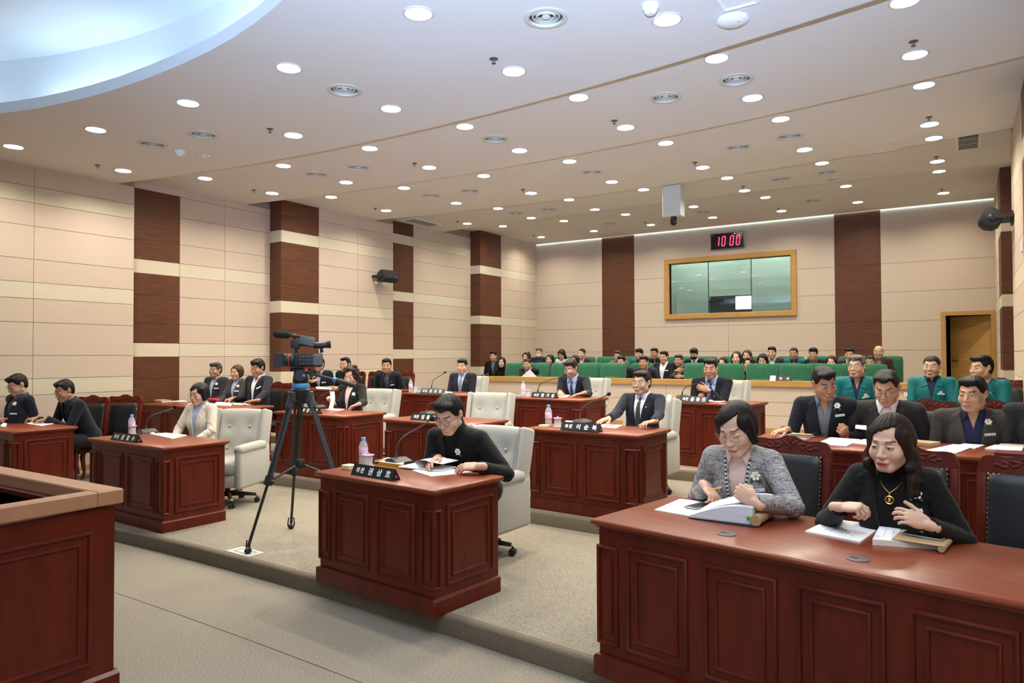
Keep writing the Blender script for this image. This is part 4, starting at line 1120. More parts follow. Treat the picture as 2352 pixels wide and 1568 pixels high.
# access panel, air grilles
k, p = at_ceiling(2020, 347)
ap = MB(); ap.frame(-.24, .24, -.24, .24, [(0, 0), (0, .004), (.012, .004), (.012, .001)], M=Matrix.Translation((0, 0, 0)) @ Matrix.Rotation(R_(90), 4, 'X'), fill=True)
tag(ap.obj('ceiling_hatch', M_ceil, None, (p.x, p.y, ZS[k]), 0, 0), 'plain square hatch flush in the right of the ceiling', 'hatch')
def grille(name, label, x0, x1, y0, y1, z):
    t = thing(name, label, 'air grille', ((x0+x1)/2, (y0+y1)/2, z)); w, l = (x1-x0)/2, (y1-y0)/2
    Mx = Matrix.Rotation(R_(90), 4, 'X')
    MB().frame(-w, w, -l, l, [(0, 0), (0, .010), (.035, .012), (.04, .002)], M=Mx).obj('grille_frame', M_white, t, smooth=0)
    b = MB(); b.box(-w+.03, w-.03, -l+.03, l-.03, -.002, -.001); b.obj('grille_back', mat('grille_dark', (.04, .04, .04), .8), t, smooth=0)
    n = 3; g = MB()
    for i in range(n):
        a = -l+.04+(2*l-.08)*i/n; e = -l+.04+(2*l-.08)*(i+1)/n-.02
        g.box(-w+.04, w-.04, e, e+.02, -.012, -.002)
        for q in range(9):
            x = -w+.05+(2*w-.1)*q/8; g.box(x-.002, x+.002, a, e, -.010, -.002)
        for q in range(1, 4):
            y = a+(e-a)*q/4; g.box(-w+.04, w-.04, y-.003, y+.003, -.008, -.002)
    g.obj('slats', mat('grille_slat', (.42, .38, .31), .6), t, smooth=0)
grille('air_grille', 'dark three-bay air grille at the right end of the ceiling', -.07, .24, 10.75 if False else 11.35, 12.0+.25, 4.68)
grille('air_grille', 'pale three-bay air grille over the left wall recess', -10.42, -10.02, 11.75, 12.70, 4.68)
# security camera box
pc = at_z(1548, 484, 4.45); t = thing('camera_box', 'white box with a black dome camera hanging below the rear ceiling', 'security camera', (pc.x*1.09, pc.y*1.09, 4.68))
x0, y0 = -4.18, 11.7
t.location = at_y(1547, 470, 12.05); t.location.z = 4.68
zb = at_y(1547, 498, 12.05).z-4.68
MB().bbox(-.165, .165, -.11, .11, zb, 0, .006, 1).obj('housing', mat('camera_housing', (.62, .63, .60), .5), t)
b = MB(); b.lathe([(.05, zb), (.055, zb-.03), (.055, zb-.07)], 20); b.obj('camera_mount', M_black, t)
b = MB(); b.ball((0, 0, zb-.10), .058, 16, 10); b.obj('dome_camera', mat('gloss_black', (.01, .01, .012), .12), t)
# ---------------------------------------------------------------- things on the walls
t = thing('wall_clock', 'black digital wall clock showing 10 00 in red digits above the booth window', 'clock', (-4.85, YF-.012, 4.47))
b = MB(); b.frame(-.415, .415, -.205, .205, [(0, 0), (0, .045), (.008, .05), (.016, .045)]); b.obj('clock_rim', M_chrome, t)
b = MB(); b.box(-.40, .40, -.044, -.01, -.19, .19); b.obj('clock_face', mat('clock_black', (.008, .008, .009), .2), t, smooth=0)
M_led = mat('red_led', (.6, .02, .05), .5, emit=(1, .03, .10), estr=4.0); M_ledoff = mat('red_led_off', (.05, .004, .006), .5)
SEGS = {'1': 'bc', '0': 'abcdef'}
def digit(b, x, ch, mi_on=0):
    w, h, q = .072, .115, .011; sk = .012
    def bar(xa, za, xb, zb_, mi):
        if za == zb_: pts = [(xa+.012, za-q), (xb-.012, za-q), (xb-.004, za), (xb-.012, za+q), (xa+.012, za+q), (xa+.004, za)]
        else: pts = [(xa-q, za+.012), (xa, za+.004), (xa+q, za+.012), (xa+q, zb_-.012), (xa, zb_-.004), (xa-q, zb_-.012)]
        b.prism([(x+px_+pz*.10, pz) for px_, pz in pts], -.0465, -.044, mi)
    for s_, g in {'a': (-w/2, h, w/2, h), 'g': (-w/2, 0, w/2, 0), 'd': (-w/2, -h, w/2, -h), 'f': (-w/2, 0, -w/2, h), 'b': (w/2, 0, w/2, h), 'e': (-w/2, -h, -w/2, 0), 'c': (w/2, -h, w/2, 0)}.items():
        bar(*g, 0 if s_ in SEGS[ch] else 1)
b = MB()
for x, ch in ((-.235, '1'), (-.085, '0'), (.115, '0'), (.265, '0')): digit(b, x, ch)
b.obj('digits', [M_led, M_ledoff], t, smooth=0)
MB().ball((.18, -.046, .165), (.012, .004, .008), 10, 6).obj('sensor_light', mat('white_led', (1, 1, 1), .5, emit=(.8, .9, 1), estr=2), t)
b = MB(); b.box(-.385, -.31, -.0455, -.044, .150, .160); b.obj('clock_marking', mat('grey_print', (.3, .3, .3), .5), t, smooth=0)
def speaker(label, wallpt, facing, tilt, side):
    t = thing('wall_speaker', label, 'speaker', wallpt, facing)
    M = Matrix.Translation((0, -.24, 0)) @ Matrix.Rotation(tilt, 4, 'X')
    b = MB(); n = 16; prof = []
    # cabinet: D-shaped section extruded sideways, slightly narrower behind
    sec = [(-.10, -.10), (-.10, .10), (-.02, .125), (.07, .10), (.115, .04), (.115, -.04), (.07, -.10), (-.02, -.125)]
    vs = []; 
    for x, sc_ in ((-.205, .93), (-.195, 1), (.195, 1), (.205, .93)):
        vs += [(x, -p_*sc_*-1 if False else p_*sc_, q_*sc_) for p_, q_ in sec]
    m_ = len(sec); fs = [tuple(range(m_))[::-1], tuple(range(3*m_, 4*m_))]
    for j in range(3):
        for i in range(m_): fs.append((j*m_+i, j*m_+(i+1) % m_, (j+1)*m_+(i+1) % m_, (j+1)*m_+i))
    b.add(vs, fs, 0, M); b.obj('cabinet', M_blackm, t, smooth=50)
    g = MB(); g.bbox(-.185, .185, -.112, -.098, -.088, .088, .01, 2, 0, M); g.obj('grille_cloth', mat('speaker_grille', (.02, .02, .021), .85, bump=(900, .6, .002)), t)
    k = MB()
    for s_ in (-1, 1): k.lathe([(.045, 0), (.045, .02), (.03, .03), (0, .03)], 18, 0, M @ Matrix.Translation((s_*.200, .01, 0)) @ Matrix.Rotation(s_*R_(90), 4, 'Y'), cap1=False)
    k.obj('pivot_knobs', M_black, t)
    a = MB(); a.box(-.22, .22, -.05, .0, -.02, .02); a.box(-.05, .05, -.03, 0, -.09, .09)
    for s_ in (-1, 1): a.bbox(s_*.215-.012, s_*.215+.012, -.26, 0, -.025, .025, .006, 1)
    a.obj('bracket', M_black, t)
    MB().box(.09, .14, -.1135, -.112, -.06, -.052, 0, M).obj('maker_mark', mat('grey_print', (.3, .3, .3)), t, smooth=0)
speaker('black box loudspeaker on a bracket high on the left wall', (XL+.012, 10.93, 3.33), R_(90), R_(-22), 'L')
speaker('black box loudspeaker on a bracket high on the right wall', (XR-.012, 11.0, 3.42), R_(-90), R_(-28), 'R')
sw = MB(); sw.bbox(-.012, 0, -.05, .05, -.06, .06, .004, 1); q = at_x(2349, 566, XR-.012)
tag(sw.obj('wall_switch', M_white, None, q), 'white wall switch at the right edge on the side wall', 'switch')
q = at_x(2296, 842, XR-.012); q = Vector((XR-.012, 16.6, 1.9))
tag(MB().bbox(-.012, 0, -.04, .04, -.06, .06, .004, 1).obj('wall_switch', M_white, None, at_x(2297, 842, XR-.012)), 'white wall switch beside the far right door', 'switch')
# ---------------------------------------------------------------- desks
BEAD = lambda i0, h, w: [(i0, 0), (i0+w*.15, h*.7), (i0+w*.5, h), (i0+w*.85, h*.7), (i0+w, 0.0)]
def panel(mb, x0, x1, z0, z1, M):
    mb.frame(x0, x1, z0, z1, BEAD(0, .014, .022), M=M)
    mb.frame(x0, x1, z0, z1, BEAD(.05, .010, .018)+[(.072, -.001)], M=M)
DESK_H = .763
def desk(name, label, fl_corner, rot, W, D, z, npan, group, grommets=()):
    """fl_corner: plan position of the front-left top corner; the front faces -y"""
    t = thing(name, label, 'desk', (fl_corner[0], fl_corner[1], z), rot, group)
    H = DESK_H; o = .03
    b = MB(); b.box(o, W-o, o, o+.03, 0, H-.04); b.box(o, o+.03, o+.03, D-.03, 0, H-.04); b.box(W-o-.03, W-o, o+.03, D-.03, 0, H-.04)
    b.obj('carcass', M_wood, t, smooth=0)
    pl = MB(); pl.prism([(o-.022, 0), (W-o+.022, 0), (W-o+.022, .09), (W-o+.016, .098), (W-o, .104), (o, .104), (o-.016, .098), (o-.022, .09)], o-.022, o)
    pl.prism([(o-.022, 0), (o+.03, 0), (o+.03, .104), (o, .104), (o-.016, .098), (o-.022, .09)], o, D-.03); pl.prism([(W-o-.03, 0), (W-o+.022, 0), (W-o+.022, .09), (W-o+.016, .098), (W-o, .104), (W-o-.03, .104)], o, D-.03)
    pl.obj('plinth', M_wood, t, smooth=0)
    tp = MB(); vs = []; fs = []
    prof = [(-.018, 0), (-.018, .005), (-.010, .010), (-.002, .014), (.0, .020), (.0, .028), (-.004, .036), (-.010, .040)]
    prof = [(p_, H-.040+q) for p_, q in prof]
    for p_, q in prof: vs += [(-p_, -p_, q), (W+p_, -p_, q), (W+p_, D+p_, q), (-p_, D+p_, q)]
    for j in range(len(prof)-1):
        for k in range(4): l = (k+1) % 4; fs.append((j*4+k, j*4+l, (j+1)*4+l, (j+1)*4+k))
    fs += [(3, 2, 1, 0), tuple((len(prof)-1)*4+k for k in range(4))]
    tp.add(vs, fs); tp.obj('top', M_woodtop, t, smooth=50)
    cw = .115
    for s_, x in ((-1, o), (1, W-o)):    # corner pilasters on both faces
        c = MB(); zz0, zz1 = .155, H-.125
        xa, xb = (o-.012, o+cw) if s_ < 0 else (W-o-cw, W-o+.012)
        c.frame(xa, xb, zz0, zz1, BEAD(0, .016, .02), M=Matrix.Translation((0, o, 0)))
        c.frame((xa+xb)/2-.028, (xa+xb)/2+.028, zz0+.06, zz1-.06, [(0, 0), (.004, .008), (.056/2-.002, .008)], M=Matrix.Translation((0, o, 0)), fill=True)
        Ms = Matrix.Translation((x, 0, 0)) @ Matrix.Rotation(R_(90*s_), 4, 'Z')
        if s_ > 0: c.frame(o-.012, o+.055, zz0, zz1, BEAD(0, .016, .02), M=Ms)
        else: c.frame(-o-.055, -o+.012, zz0, zz1, BEAD(0, .016, .02), M=Ms)
        c.obj('corner_pilaster', M_wood, t, smooth=40)
    x0, x1 = o+cw+.045, W-o-cw-.045; g = .075; pw = (x1-x0-g*(npan-1))/npan
    for i in range(npan):
        p_ = MB(); panel(p_, x0+i*(pw+g), x0+i*(pw+g)+pw, .155, H-.105, Matrix.Translation((0, o, 0))); p_.obj('front_panel', M_wood, t, smooth=40)
    for s_, x in ((-1, o), (1, W-o)):
        p_ = MB(); Ms = Matrix.Translation((x, 0, 0)) @ Matrix.Rotation(R_(90*s_), 4, 'Z')
        a, b_ = (o+.10, D-.08)
        if s_ < 0: a, b_ = -b_, -a
        panel(p_, a, b_, .155, H-.105, Ms); p_.obj('side_panel', M_wood, t, smooth=40)
    for gx, gy in grommets:
        q = MB(); q.lathe([(.042, H), (.042, H+.003), (.036, H+.0045), (.0, H+.0045)], 24, 0, Matrix.Translation((gx, gy, 0)), cap0=False, cap1=False); q.box(gx-.03, gx+.0, gy-.006, gy+.006, H+.0045, H+.0055, 1)
        q.obj('cable_grommet', [mat('grommet_grey', (.09, .09, .085), .5), M_blackm], t)
    return t
def fr2fl(fr, rot, W): return (fr[0]-W*math.cos(rot), fr[1]-W*math.sin(rot))
DK = {}
def mdesk(key, label, corner, rot, W, D, z, right=True):
    r = R_(rot); c = fr2fl(corner, r, W) if right else corner
    DK[key] = (c, r, W, D, z); return desk('council_desk', label, c, r, W, D, z, 2, 'single cherry-wood council desks')
def on_desk(key, a, b, h=0.):   # a along the width, b from the front, on the top
    c, r, W, D, z = DK[key]; return Vector((c[0]+a*math.cos(r)-b*math.sin(r), c[1]+a*math.sin(r)+b*math.cos(r), z+DESK_H+h))
def on_top(key, u, v, h=0., m=.0):
    p = at_z(u, v, DK[key][4]+DESK_H+h); c, r, W, D, z = DK[key]; dx, dy = p.x-c[0], p.y-c[1]
    a = min(max(dx*math.cos(r)+dy*math.sin(r), m), W-m); b = min(max(-dx*math.sin(r)+dy*math.cos(r), m), D-m)
    return Vector((c[0]+a*math.cos(r)-b*math.sin(r), c[1]+a*math.sin(r)+b*math.cos(r), p.z))
mdesk('m2', 'cherry-wood desk of the man in the black turtleneck, nearest the centre step', (-2.68, 3.32), -6, 1.18, .66, .12)
mdesk('w1', 'cherry-wood desk of the woman in the ivory jacket, left of the tripod', (-6.0, 3.62), -2.2, 1.40, .66, .12)
mdesk('lee', 'cherry-wood desk of the man with dark green tie, second row right', (-2.36, 5.68), -4.2, 1.18, .68, .24)
mdesk('kw', 'cherry-wood desk of the woman in the black suit, behind the tripod', (-5.99, 5.79), -2.2, 1.29, .68, .24)
mdesk('lim', 'cherry-wood desk in the second row whose seat is empty', (-5.38, 5.76), -3, 1.22, .68, .24, False)
mdesk('han', 'cherry-wood desk of the man with a white eye patch, third row', (-4.1, 8.02), -5, 1.22, .70, .36)
mdesk('kim', 'cherry-wood desk of the third-row man with a grey tie, farthest left', (-7.33, 8.27), -1, 1.25, .68, .36, False)
mdesk('yoon', 'cherry-wood desk of the man with violet tie, third row right', (-2.09, 8.17), -8, 1.20, .68, .36)
def ldesk(key, label, corner, rot, W, D, z, n, gr=()):
    DK[key] = (corner, R_(rot), W, D, z); return desk('long_desk', label, corner, R_(rot), W, D, z, n, 'long cherry-wood desks', gr)
ldesk('r1', 'long cherry-wood desk in the right foreground before the two women', (-1.57, 3.17), -11, 1.93, .78, .12, 4, [(.64, .165), (1.20, .150)])
ldesk('r2', 'long cherry-wood desk behind the two women on the right', (-1.46, 5.60), 1.5, 1.93, .76, .24, 4, [(.55, .2)])
ldesk('l1', 'long cherry-wood desk at the left edge before two writing men', (-10.2, 3.54), 0, 1.50, .68, .12, 3)
ldesk('l2', 'long cherry-wood desk by the left wall before three seated people', (-10.26, 5.82), 0, 2.15, .70, .24, 4)
ldesk('l3', 'long cherry-wood desk by the left wall behind the video camera', (-10.15, 8.47), -2, 2.25, .70, .36, 4)
# speaker's dais at the left edge
t = thing('dais_desk', 'dark cherry-wood counter with a raised rim in the left foreground', 'counter', (-3.62, 1.98, 0))
Wd, Dd, Hd = 2.6, 1.9, 1.02
b = MB(); b.box(-Wd+.03, -.03, -Dd, -.03, 0, Hd-.085); b.obj('carcass', M_wood, t, smooth=0)
b = MB(); b.bbox(-Wd, 0, -.13, 0, Hd-.075, Hd, .006, 1); b.bbox(-.09, 0, -Dd, -.128, Hd-.075, Hd, .006, 1); b.obj('rim', mat('rim_wood', (.40, .20, .105), .5, coat=.2, var=((.6, 5, 5), (.34, .16, .08), 5, .3, .75)), t, smooth=30)
b = MB(); b.box(-Wd+.03, -.085, -Dd, -.128, Hd-.10, Hd-.085); b.obj('writing_surface', mat('dark_gloss_top', (.05, .018, .016), .2, coat=.6), t, smooth=0)
b = MB(); b.prism([(-Wd+.1, Hd-.085), (-.085, Hd-.085), (-.085, Hd-.06), (-Wd+.1, Hd-.06)], -.18, -.128); b.bbox(-Wd, -.36, -.40, -.375, Hd-.085, Hd-.07, .003, 1); b.bbox(-Wd, -.42, -.52, -.495, Hd-.085, Hd-.07, .003, 1); b.obj('ledge_strips', M_wood, t, smooth=0)
b = MB(); Ms = Matrix.Translation((-.03, 0, 0)) @ Matrix.Rotation(R_(90), 4, 'Z'); panel(b, -Dd+.1, -.14, .17, Hd-.19, Ms); b.obj('side_panel', M_wood, t, smooth=40)
b = MB(); Ms = Matrix.Translation((0, -.03, 0)) @ Matrix.Rotation(R_(180), 4, 'Z'); panel(b, .13, 1.25, .17, Hd-.19, Ms); panel(b, 1.35, 2.45, .17, Hd-.19, Ms); b.obj('rear_panel', M_wood, t, smooth=40)
b = MB(); b.prism([(-Wd+.01, 0), (-.01, 0), (-.01, .09), (-.03, .105), (-Wd+.03, .105), (-Wd+.01, .09)], -Dd, -.01); b.obj('plinth', M_wood, t, smooth=0)

# ---------------------------------------------------------------- chairs
M_chairf = mat('oatmeal_upholstery', (.43, .42, .375), .9, spec=.2, sheen=.2, bump=(700, .4, .002), var=((1, 1, 1), (.375, .365, .325), 90, .35, .7))
M_leather = mat('black_leather', (.014, .016, .018), .38, spec=.5, bump=(160, .25, .002))
M_nail = mat('brass_nail', (.45, .33, .15), .3, metal=1)
M_green = mat('green_plush', (.022, .128, .064), .85, sheen=.25, spec=.2, bump=(600, .3, .002), var=((1, 1, 1), (.017, .100, .050), 14, .35, .7))
def soft(mb, x0, x1, y0, y1, z0, z1, b, sub=2, mi=0, M=None, fn=None):
    bm = bmesh.new(); bmesh.ops.create_cube(bm, size=1)
    for v in bm.verts: v.co = ((x0+x1)/2+v.co.x*(x1-x0), (y0+y1)/2+v.co.y*(y1-y0), (z0+z1)/2+v.co.z*(z1-z0))
    bmesh.ops.subdivide_edges(bm, edges=bm.edges[:], cuts=6, use_grid_fill=True)
    for v in bm.verts:
        p = v.co; c = Vector((min(max(p.x, x0+b), x1-b), min(max(p.y, y0+b), y1-b), min(max(p.z, z0+b), z1-b)))
        d = p-c
        if d.length > 1e-6: v.co = c+d.normalized()*min(b, d.length) if d.length > b else p
        if fn: v.co = fn(v.co)
    mb.bm(bm, mi, M)
def council_chair():
    t = thing('council_chair', '', 'chair', (0, 0, 0), 0, 'oatmeal upholstered council chairs')
    rec = Matrix.Translation((0, .20, .40)) @ Matrix.Rotation(R_(-13), 4, 'X')
    b = MB()
    def dimple(p):
        for sx in (-.12, .12):
            for sz in (.40, .16):
                r2 = ((p.x-sx)/.06)**2+((p.z-sz)/.06)**2
                if p.y < .0: p.y += .022*math.exp(-r2)
        if p.z > .5: p.z -= .10*(p.x)**2
        return p
    bm = bmesh.new(); bmesh.ops.create_cube(bm, size=1)
    for v in bm.verts: v.co = (v.co.x*.50, v.co.y*.13, .27+v.co.z*.66)
    bmesh.ops.subdivide_edges(bm, edges=bm.edges[:], cuts=17, use_grid_fill=True)
    for v in bm.verts:
        p = v.co.copy(); bb = .05; c = Vector((min(max(p.x, -.25+bb), .25-bb), min(max(p.y, -.065+bb), .065-bb), min(max(p.z, -.06+bb), .60-bb))); d = p-c
        if d.length > bb: p = c+d.normalized()*bb
        v.co = dimple(p)
    b.bm(bm, 0, rec); b.obj('backrest', M_chairf, t, smooth=60)
    for s_ in (-1, 1):
        w = MB(); w.bbox(min(s_*.245, s_*.305), max(s_*.245, s_*.305), -.075, .085, -.08, .595, .024, 3, 0, rec)
        wo = w.obj('back_wing', M_chairf, t, smooth=60)
        pp = MB(); pp.tube([rec @ Vector((s_*.247, -.072, z)) for z in (-.05, .2, .4, .585)], .006, 6); pp.obj('piping', M_chairf, wo)
    k = MB()
    for sx in (-.12, .12):
        for sz in (.40, .16): k.ball((sx, -.050, sz), (.016, .010, .016), 10, 6, 0, rec)
    k.obj('tuft_buttons', M_chairf, t)
    q = MB(); soft(q, -.25, .25, -.30, .24, .34, .49, .05); q.obj('seat_cushion', M_chairf, t, smooth=60)
    for s_ in (-1, 1):
        a = MB(); a.tube([(s_*.275, -.29, .595), (s_*.275, -.27, .60), (s_*.275, .0, .605), (s_*.275, .22, .605)], [.030, .052, .054, .054], 14)
        a.obj('armrest', M_chairf, t, smooth=60)
        a = MB(); a.bbox(min(s_*.235, s_*.315), max(s_*.235, s_*.315), -.29, .33, .20, .60, .03, 3); a.obj('side_panel', M_chairf, t, smooth=60)
    bk = MB(); bk.bbox(-.31, .31, .25, .335, .20, .62, .03, 3); bk.bbox(-.25, .25, -.28, .28, .21, .36, .03, 2); bk.obj('lower_shell', M_chairf, t, smooth=60)
    c = MB(); c.lathe([(.03, .10), (.03, .24)], 14); c.obj('gas_column', M_black, t)
    for i in range(5):
        an = 2*math.pi*i/5+.35; x, y = math.cos(an), math.sin(an)
        l = MB(); l.tube([(0, 0, .105), (x*.15, y*.15, .10), (x*.29, y*.29, .085)], [.028, .022, .016], 8); l.obj('base_leg', M_chrome if i in (1, 4) else M_rubber, t)
        ca = MB(); px_, py = x*.30, y*.30
        for s_ in (-1, 1): ca.lathe([(0, -.011), (.024, -.011), (.029, -.006), (.029, .006), (.024, .011), (0, .011)], 14, 0, Matrix.Translation((px_+s_*.016*-y, py+s_*.016*x, .0305)) @ Matrix.Rotation(an+1.57, 4, 'Z') @ Matrix.Rotation(R_(90), 4, 'Y'), cap0=False, cap1=False)
        ca.tube([(px_, py, .03), (px_, py, .075)], .008, 8); ca.obj('caster', M_black, t)
    return t
CC = council_chair(); cc_used = []
def put_council(x, y, z, rot, label):
    if not cc_used: o = CC; o.location = (x, y, z); o.rotation_euler = (0, 0, R_(rot)); o['label'] = label
    else: o = dup(CC, (x, y, z), R_(rot), label)
    cc_used.append(o); return o
def carved_chair():
    t = thing('carved_chair', '', 'chair', (0, 0, 0), 0, 'carved chairs with black leather')
    rec = Matrix.Translation((0, .21, .44)) @ Matrix.Rotation(R_(-9), 4, 'X'); w = .265
    f = MB()
    for s_ in (-1, 1): f.bbox(min(s_*w, s_*(w-.052)), max(s_*w, s_*(w-.052)), -.022, .022, -.02, .55, .008, 2, 0, rec)
    f.bbox(-w+.05, w-.05, -.02, .02, .03, .09, .006, 1, 0, rec); f.obj('back_frame', M_wood, t, smooth=50)
    c = MB(); n = 40; top = []
    for i in range(n+1):
        x = -w+2*w*i/n; a = abs(x)/w
        z = .592+.028*math.cos(a*math.pi*.5)+.010*math.cos(a*math.pi*2.4)*(1-a*.3)+.007*math.exp(-((abs(x)-.03)/.02)**2)-.055*max(0, a-.86)/.14*max(0, a-.86)/.14
        top.append((x, z))
    poly = [(-w, .525), (-w+.055, .515), (-.10, .512), (.10, .512), (w-.055, .515), (w, .525)]+top[::-1]
    c.prism(poly, -.024, .022, 0, rec); c.obj('crest_rail', M_wood, t, smooth=30)
    cv = MB()
    for i, (x, z, a, l) in enumerate([(0, .595, 1.57, .03), (.03, .585, .7, .034), (-.03, .585, 2.44, .034), (.075, .580, .15, .04), (-.075, .580, 2.99, .04), (.075, .560, -.5, .032), (-.075, .560, 3.64, .032), (.125, .572, .5, .034), (-.125, .572, 2.64, .034), (.13, .552, -.2, .03), (-.13, .552, 3.34, .03), (.165, .560, .1, .026), (-.165, .560, 3.04, .026), (0, .565, 1.57, .022)]):
        cv.ball((0, 0, 0), (l*.9, .0045, .011), 10, 6, 0, rec @ Matrix.Translation((x, -.024, z)) @ Matrix.Rotation(-a, 4, 'Y'))
    cv.obj('carved_leaves', M_wood, t, smooth=60)
    p_ = MB(); soft(p_, -w+.05, w-.05, -.045, .015, .085, .520, .028, 2, 0, rec); p_.obj('back_pad', M_leather, t, smooth=60)
    nb = MB(); pts = []
    for i in range(17): pts.append((-w+.058+(2*w-.116)*i/16, .510))
    for i in range(1, 17):
        for s_ in (-1, 1): pts.append((s_*(w-.058), .510-.41*i/16))
    for x, z in pts: nb.ball((x, -.030, z), (.0075, .006, .0075), 6, 4, 0, rec)
    nb.obj('nailheads', M_nail, t, smooth=60)
    s2 = MB(); soft(s2, -.25, .25, -.29, .22, .40, .475, .03); s2.obj('seat', M_leather, t, smooth=60)
    ap = MB()
    ap.prism([(-.25, .40), (.25, .40), (.25, .33), (.20, .33), (.15, .355), (0, .345), (-.15, .355), (-.20, .33), (-.25, .33)], -.285, -.26)
    for s_ in (-1, 1): ap.box(min(s_*.25, s_*.225), max(s_*.25, s_*.225), -.27, .22, .34, .40)
    ap.box(-.25, .25, .20, .225, .34, .40); ap.obj('seat_apron', M_wood, t, smooth=20)
    for s_ in (-1, 1):
        l = MB(); l.tube([(s_*.225, -.262, .36), (s_*.238, -.278, .29), (s_*.230, -.268, .18), (s_*.222, -.258, .09), (s_*.228, -.268, .035), (s_*.232, -.276, .0)], [.032, .034, .026, .019, .019, .027], 10); l.obj('front_leg', M_wood, t, smooth=60)
        l = MB(); l.tube([(s_*.235, .215, .45), (s_*.235, .22, .25), (s_*.235, .285, .0)], [.024, .024, .020], 8); l.obj('rear_leg', M_wood, t, smooth=60)
    return t
KC = carved_chair(); KC.scale = (.93, .93, .99); kc_used = []
def put_carved(x, y, z, rot, label):
    if not kc_used: o = KC; o.location = (x, y, z); o.rotation_euler = (0, 0, R_(rot)); o['label'] = label
    else: o = dup(KC, (x, y, z), R_(rot), label)
    kc_used.append(o); return o
def hx(u, y): return at_y(u, 900, y).x
put_council(hx(1084, 4.55), 4.60, .12, -2, 'oatmeal armchair of the man in the black turtleneck')
put_council(hx(524, 4.75), 4.75, .12, 24, 'oatmeal armchair turned out from the desk of the woman in ivory')
put_council(hx(1464, 6.95), 7.0, .24, -4, 'oatmeal armchair of the man with dark green tie')
put_council(hx(842, 7.1), 7.1, .24, 6, 'oatmeal armchair of the woman in the black suit')
put_council(hx(1097, 6.98), 7.02, .24, 8, 'empty oatmeal armchair with two buttons showing in the second row')
put_council(hx(1334, 9.35), 9.35, .36, -2, 'oatmeal armchair of the man with a white eye patch')
put_council(hx(1060, 9.45), 9.45, .36, 4, 'oatmeal armchair of the third-row man with a grey tie')
put_council(hx(1650, 9.3), 9.3, .36, -4, 'oatmeal armchair of the man with violet tie')
CV = [(1775, 4.45, .12, -10, 'carved leather chair left empty-backed between the two foreground women'), (2055, 4.33, .12, -10, 'carved leather chair behind the woman with the gold necklace'), (2352, 4.22, .12, -11, 'carved leather chair cut off by the lower right picture edge'),
      (1925, 7.0, .24, 0, 'carved leather chair of the man with corsage and grey-blue shirt'), (2125, 7.0, .24, 0, 'carved leather chair of the smiling bespectacled man'), (2287, 7.0, .24, 0, 'carved leather chair of the man in grey tweed'),
      (1975, 9.5, .36, 2, 'carved leather chair of the grey-haired man in teal'), (2140, 9.5, .36, 0, 'carved leather chair of the crew-cut man in teal'), (2300, 9.5, .36, -2, 'carved leather chair of the rightmost man in teal'),
      (100, 4.82, .12, 26, 'carved leather chair of the man writing at the far left edge'), (178, 4.72, .12, 22, 'carved leather chair of the balding man bent over his papers'), (258, 5.02, .12, 27, 'empty carved leather chair beside the left wall, beyond the writing men'),
      (520, 7.0, .24, 10, 'carved leather chair of the man in grey beside the woman in tweed'), (566, 7.0, .24, 10, 'carved leather chair of the brown-haired woman in grey tweed'), (610, 7.02, .24, 10, 'carved leather chair of the man in navy with open white collar'), (655, 7.05, .24, 14, 'empty carved leather chair left of the tripod head'),
      (738, 9.6, .36, 8, 'carved leather chair behind the video camera'), (795, 9.6, .36, 8, 'carved leather chair of the man half hidden by the woman in black'), (852, 9.62, .36, 8, 'empty carved leather chair against the left wall in the third row'), (906, 9.65, .36, 4, 'carved leather chair of the laughing man in navy')]
for u, y, z, r, lb_ in CV: put_carved(hx(u, y), y, z, r, lb_)

# ---------------------------------------------------------------- public gallery: low wall, seats
t = MB()
x0, x1 = -8.55, XR
g = MB(); g.box(x0, x1, 12.42, 12.52, .36, 1.15, 2)
zz = [.435, .66, .885, 1.15]; xx = [x0, -7.3, -5.95, -4.6, -3.25, -1.9, -.55, x1]
for za, zb in zip(zz, zz[1:]):
    for xa, xb in zip(xx, xx[1:]): g.box(xa+.003, xb-.003, 12.408, 12.42, za+.003, zb-.003, 0)
g.box(x0, x0+.012, 12.40, 12.6, .36, 1.15, 0)
struct(g.obj('wall_gallery', [M_wall, M_cream, M_seam2], smooth=0))
struct(MB().box(x0-.02, x1, 12.36, 12.60, 1.15, 1.245).obj('trim_2', M_oak, smooth=0))
struct(MB().box(x0, x1, 12.395, 12.409, .36, .435).obj('trim_3', M_oak, smooth=0))
e = MB(); e.box(-9.05, -8.56, 12.35, 12.62, .36, 1.245); struct(e.obj('trim_4', M_oak, smooth=0))
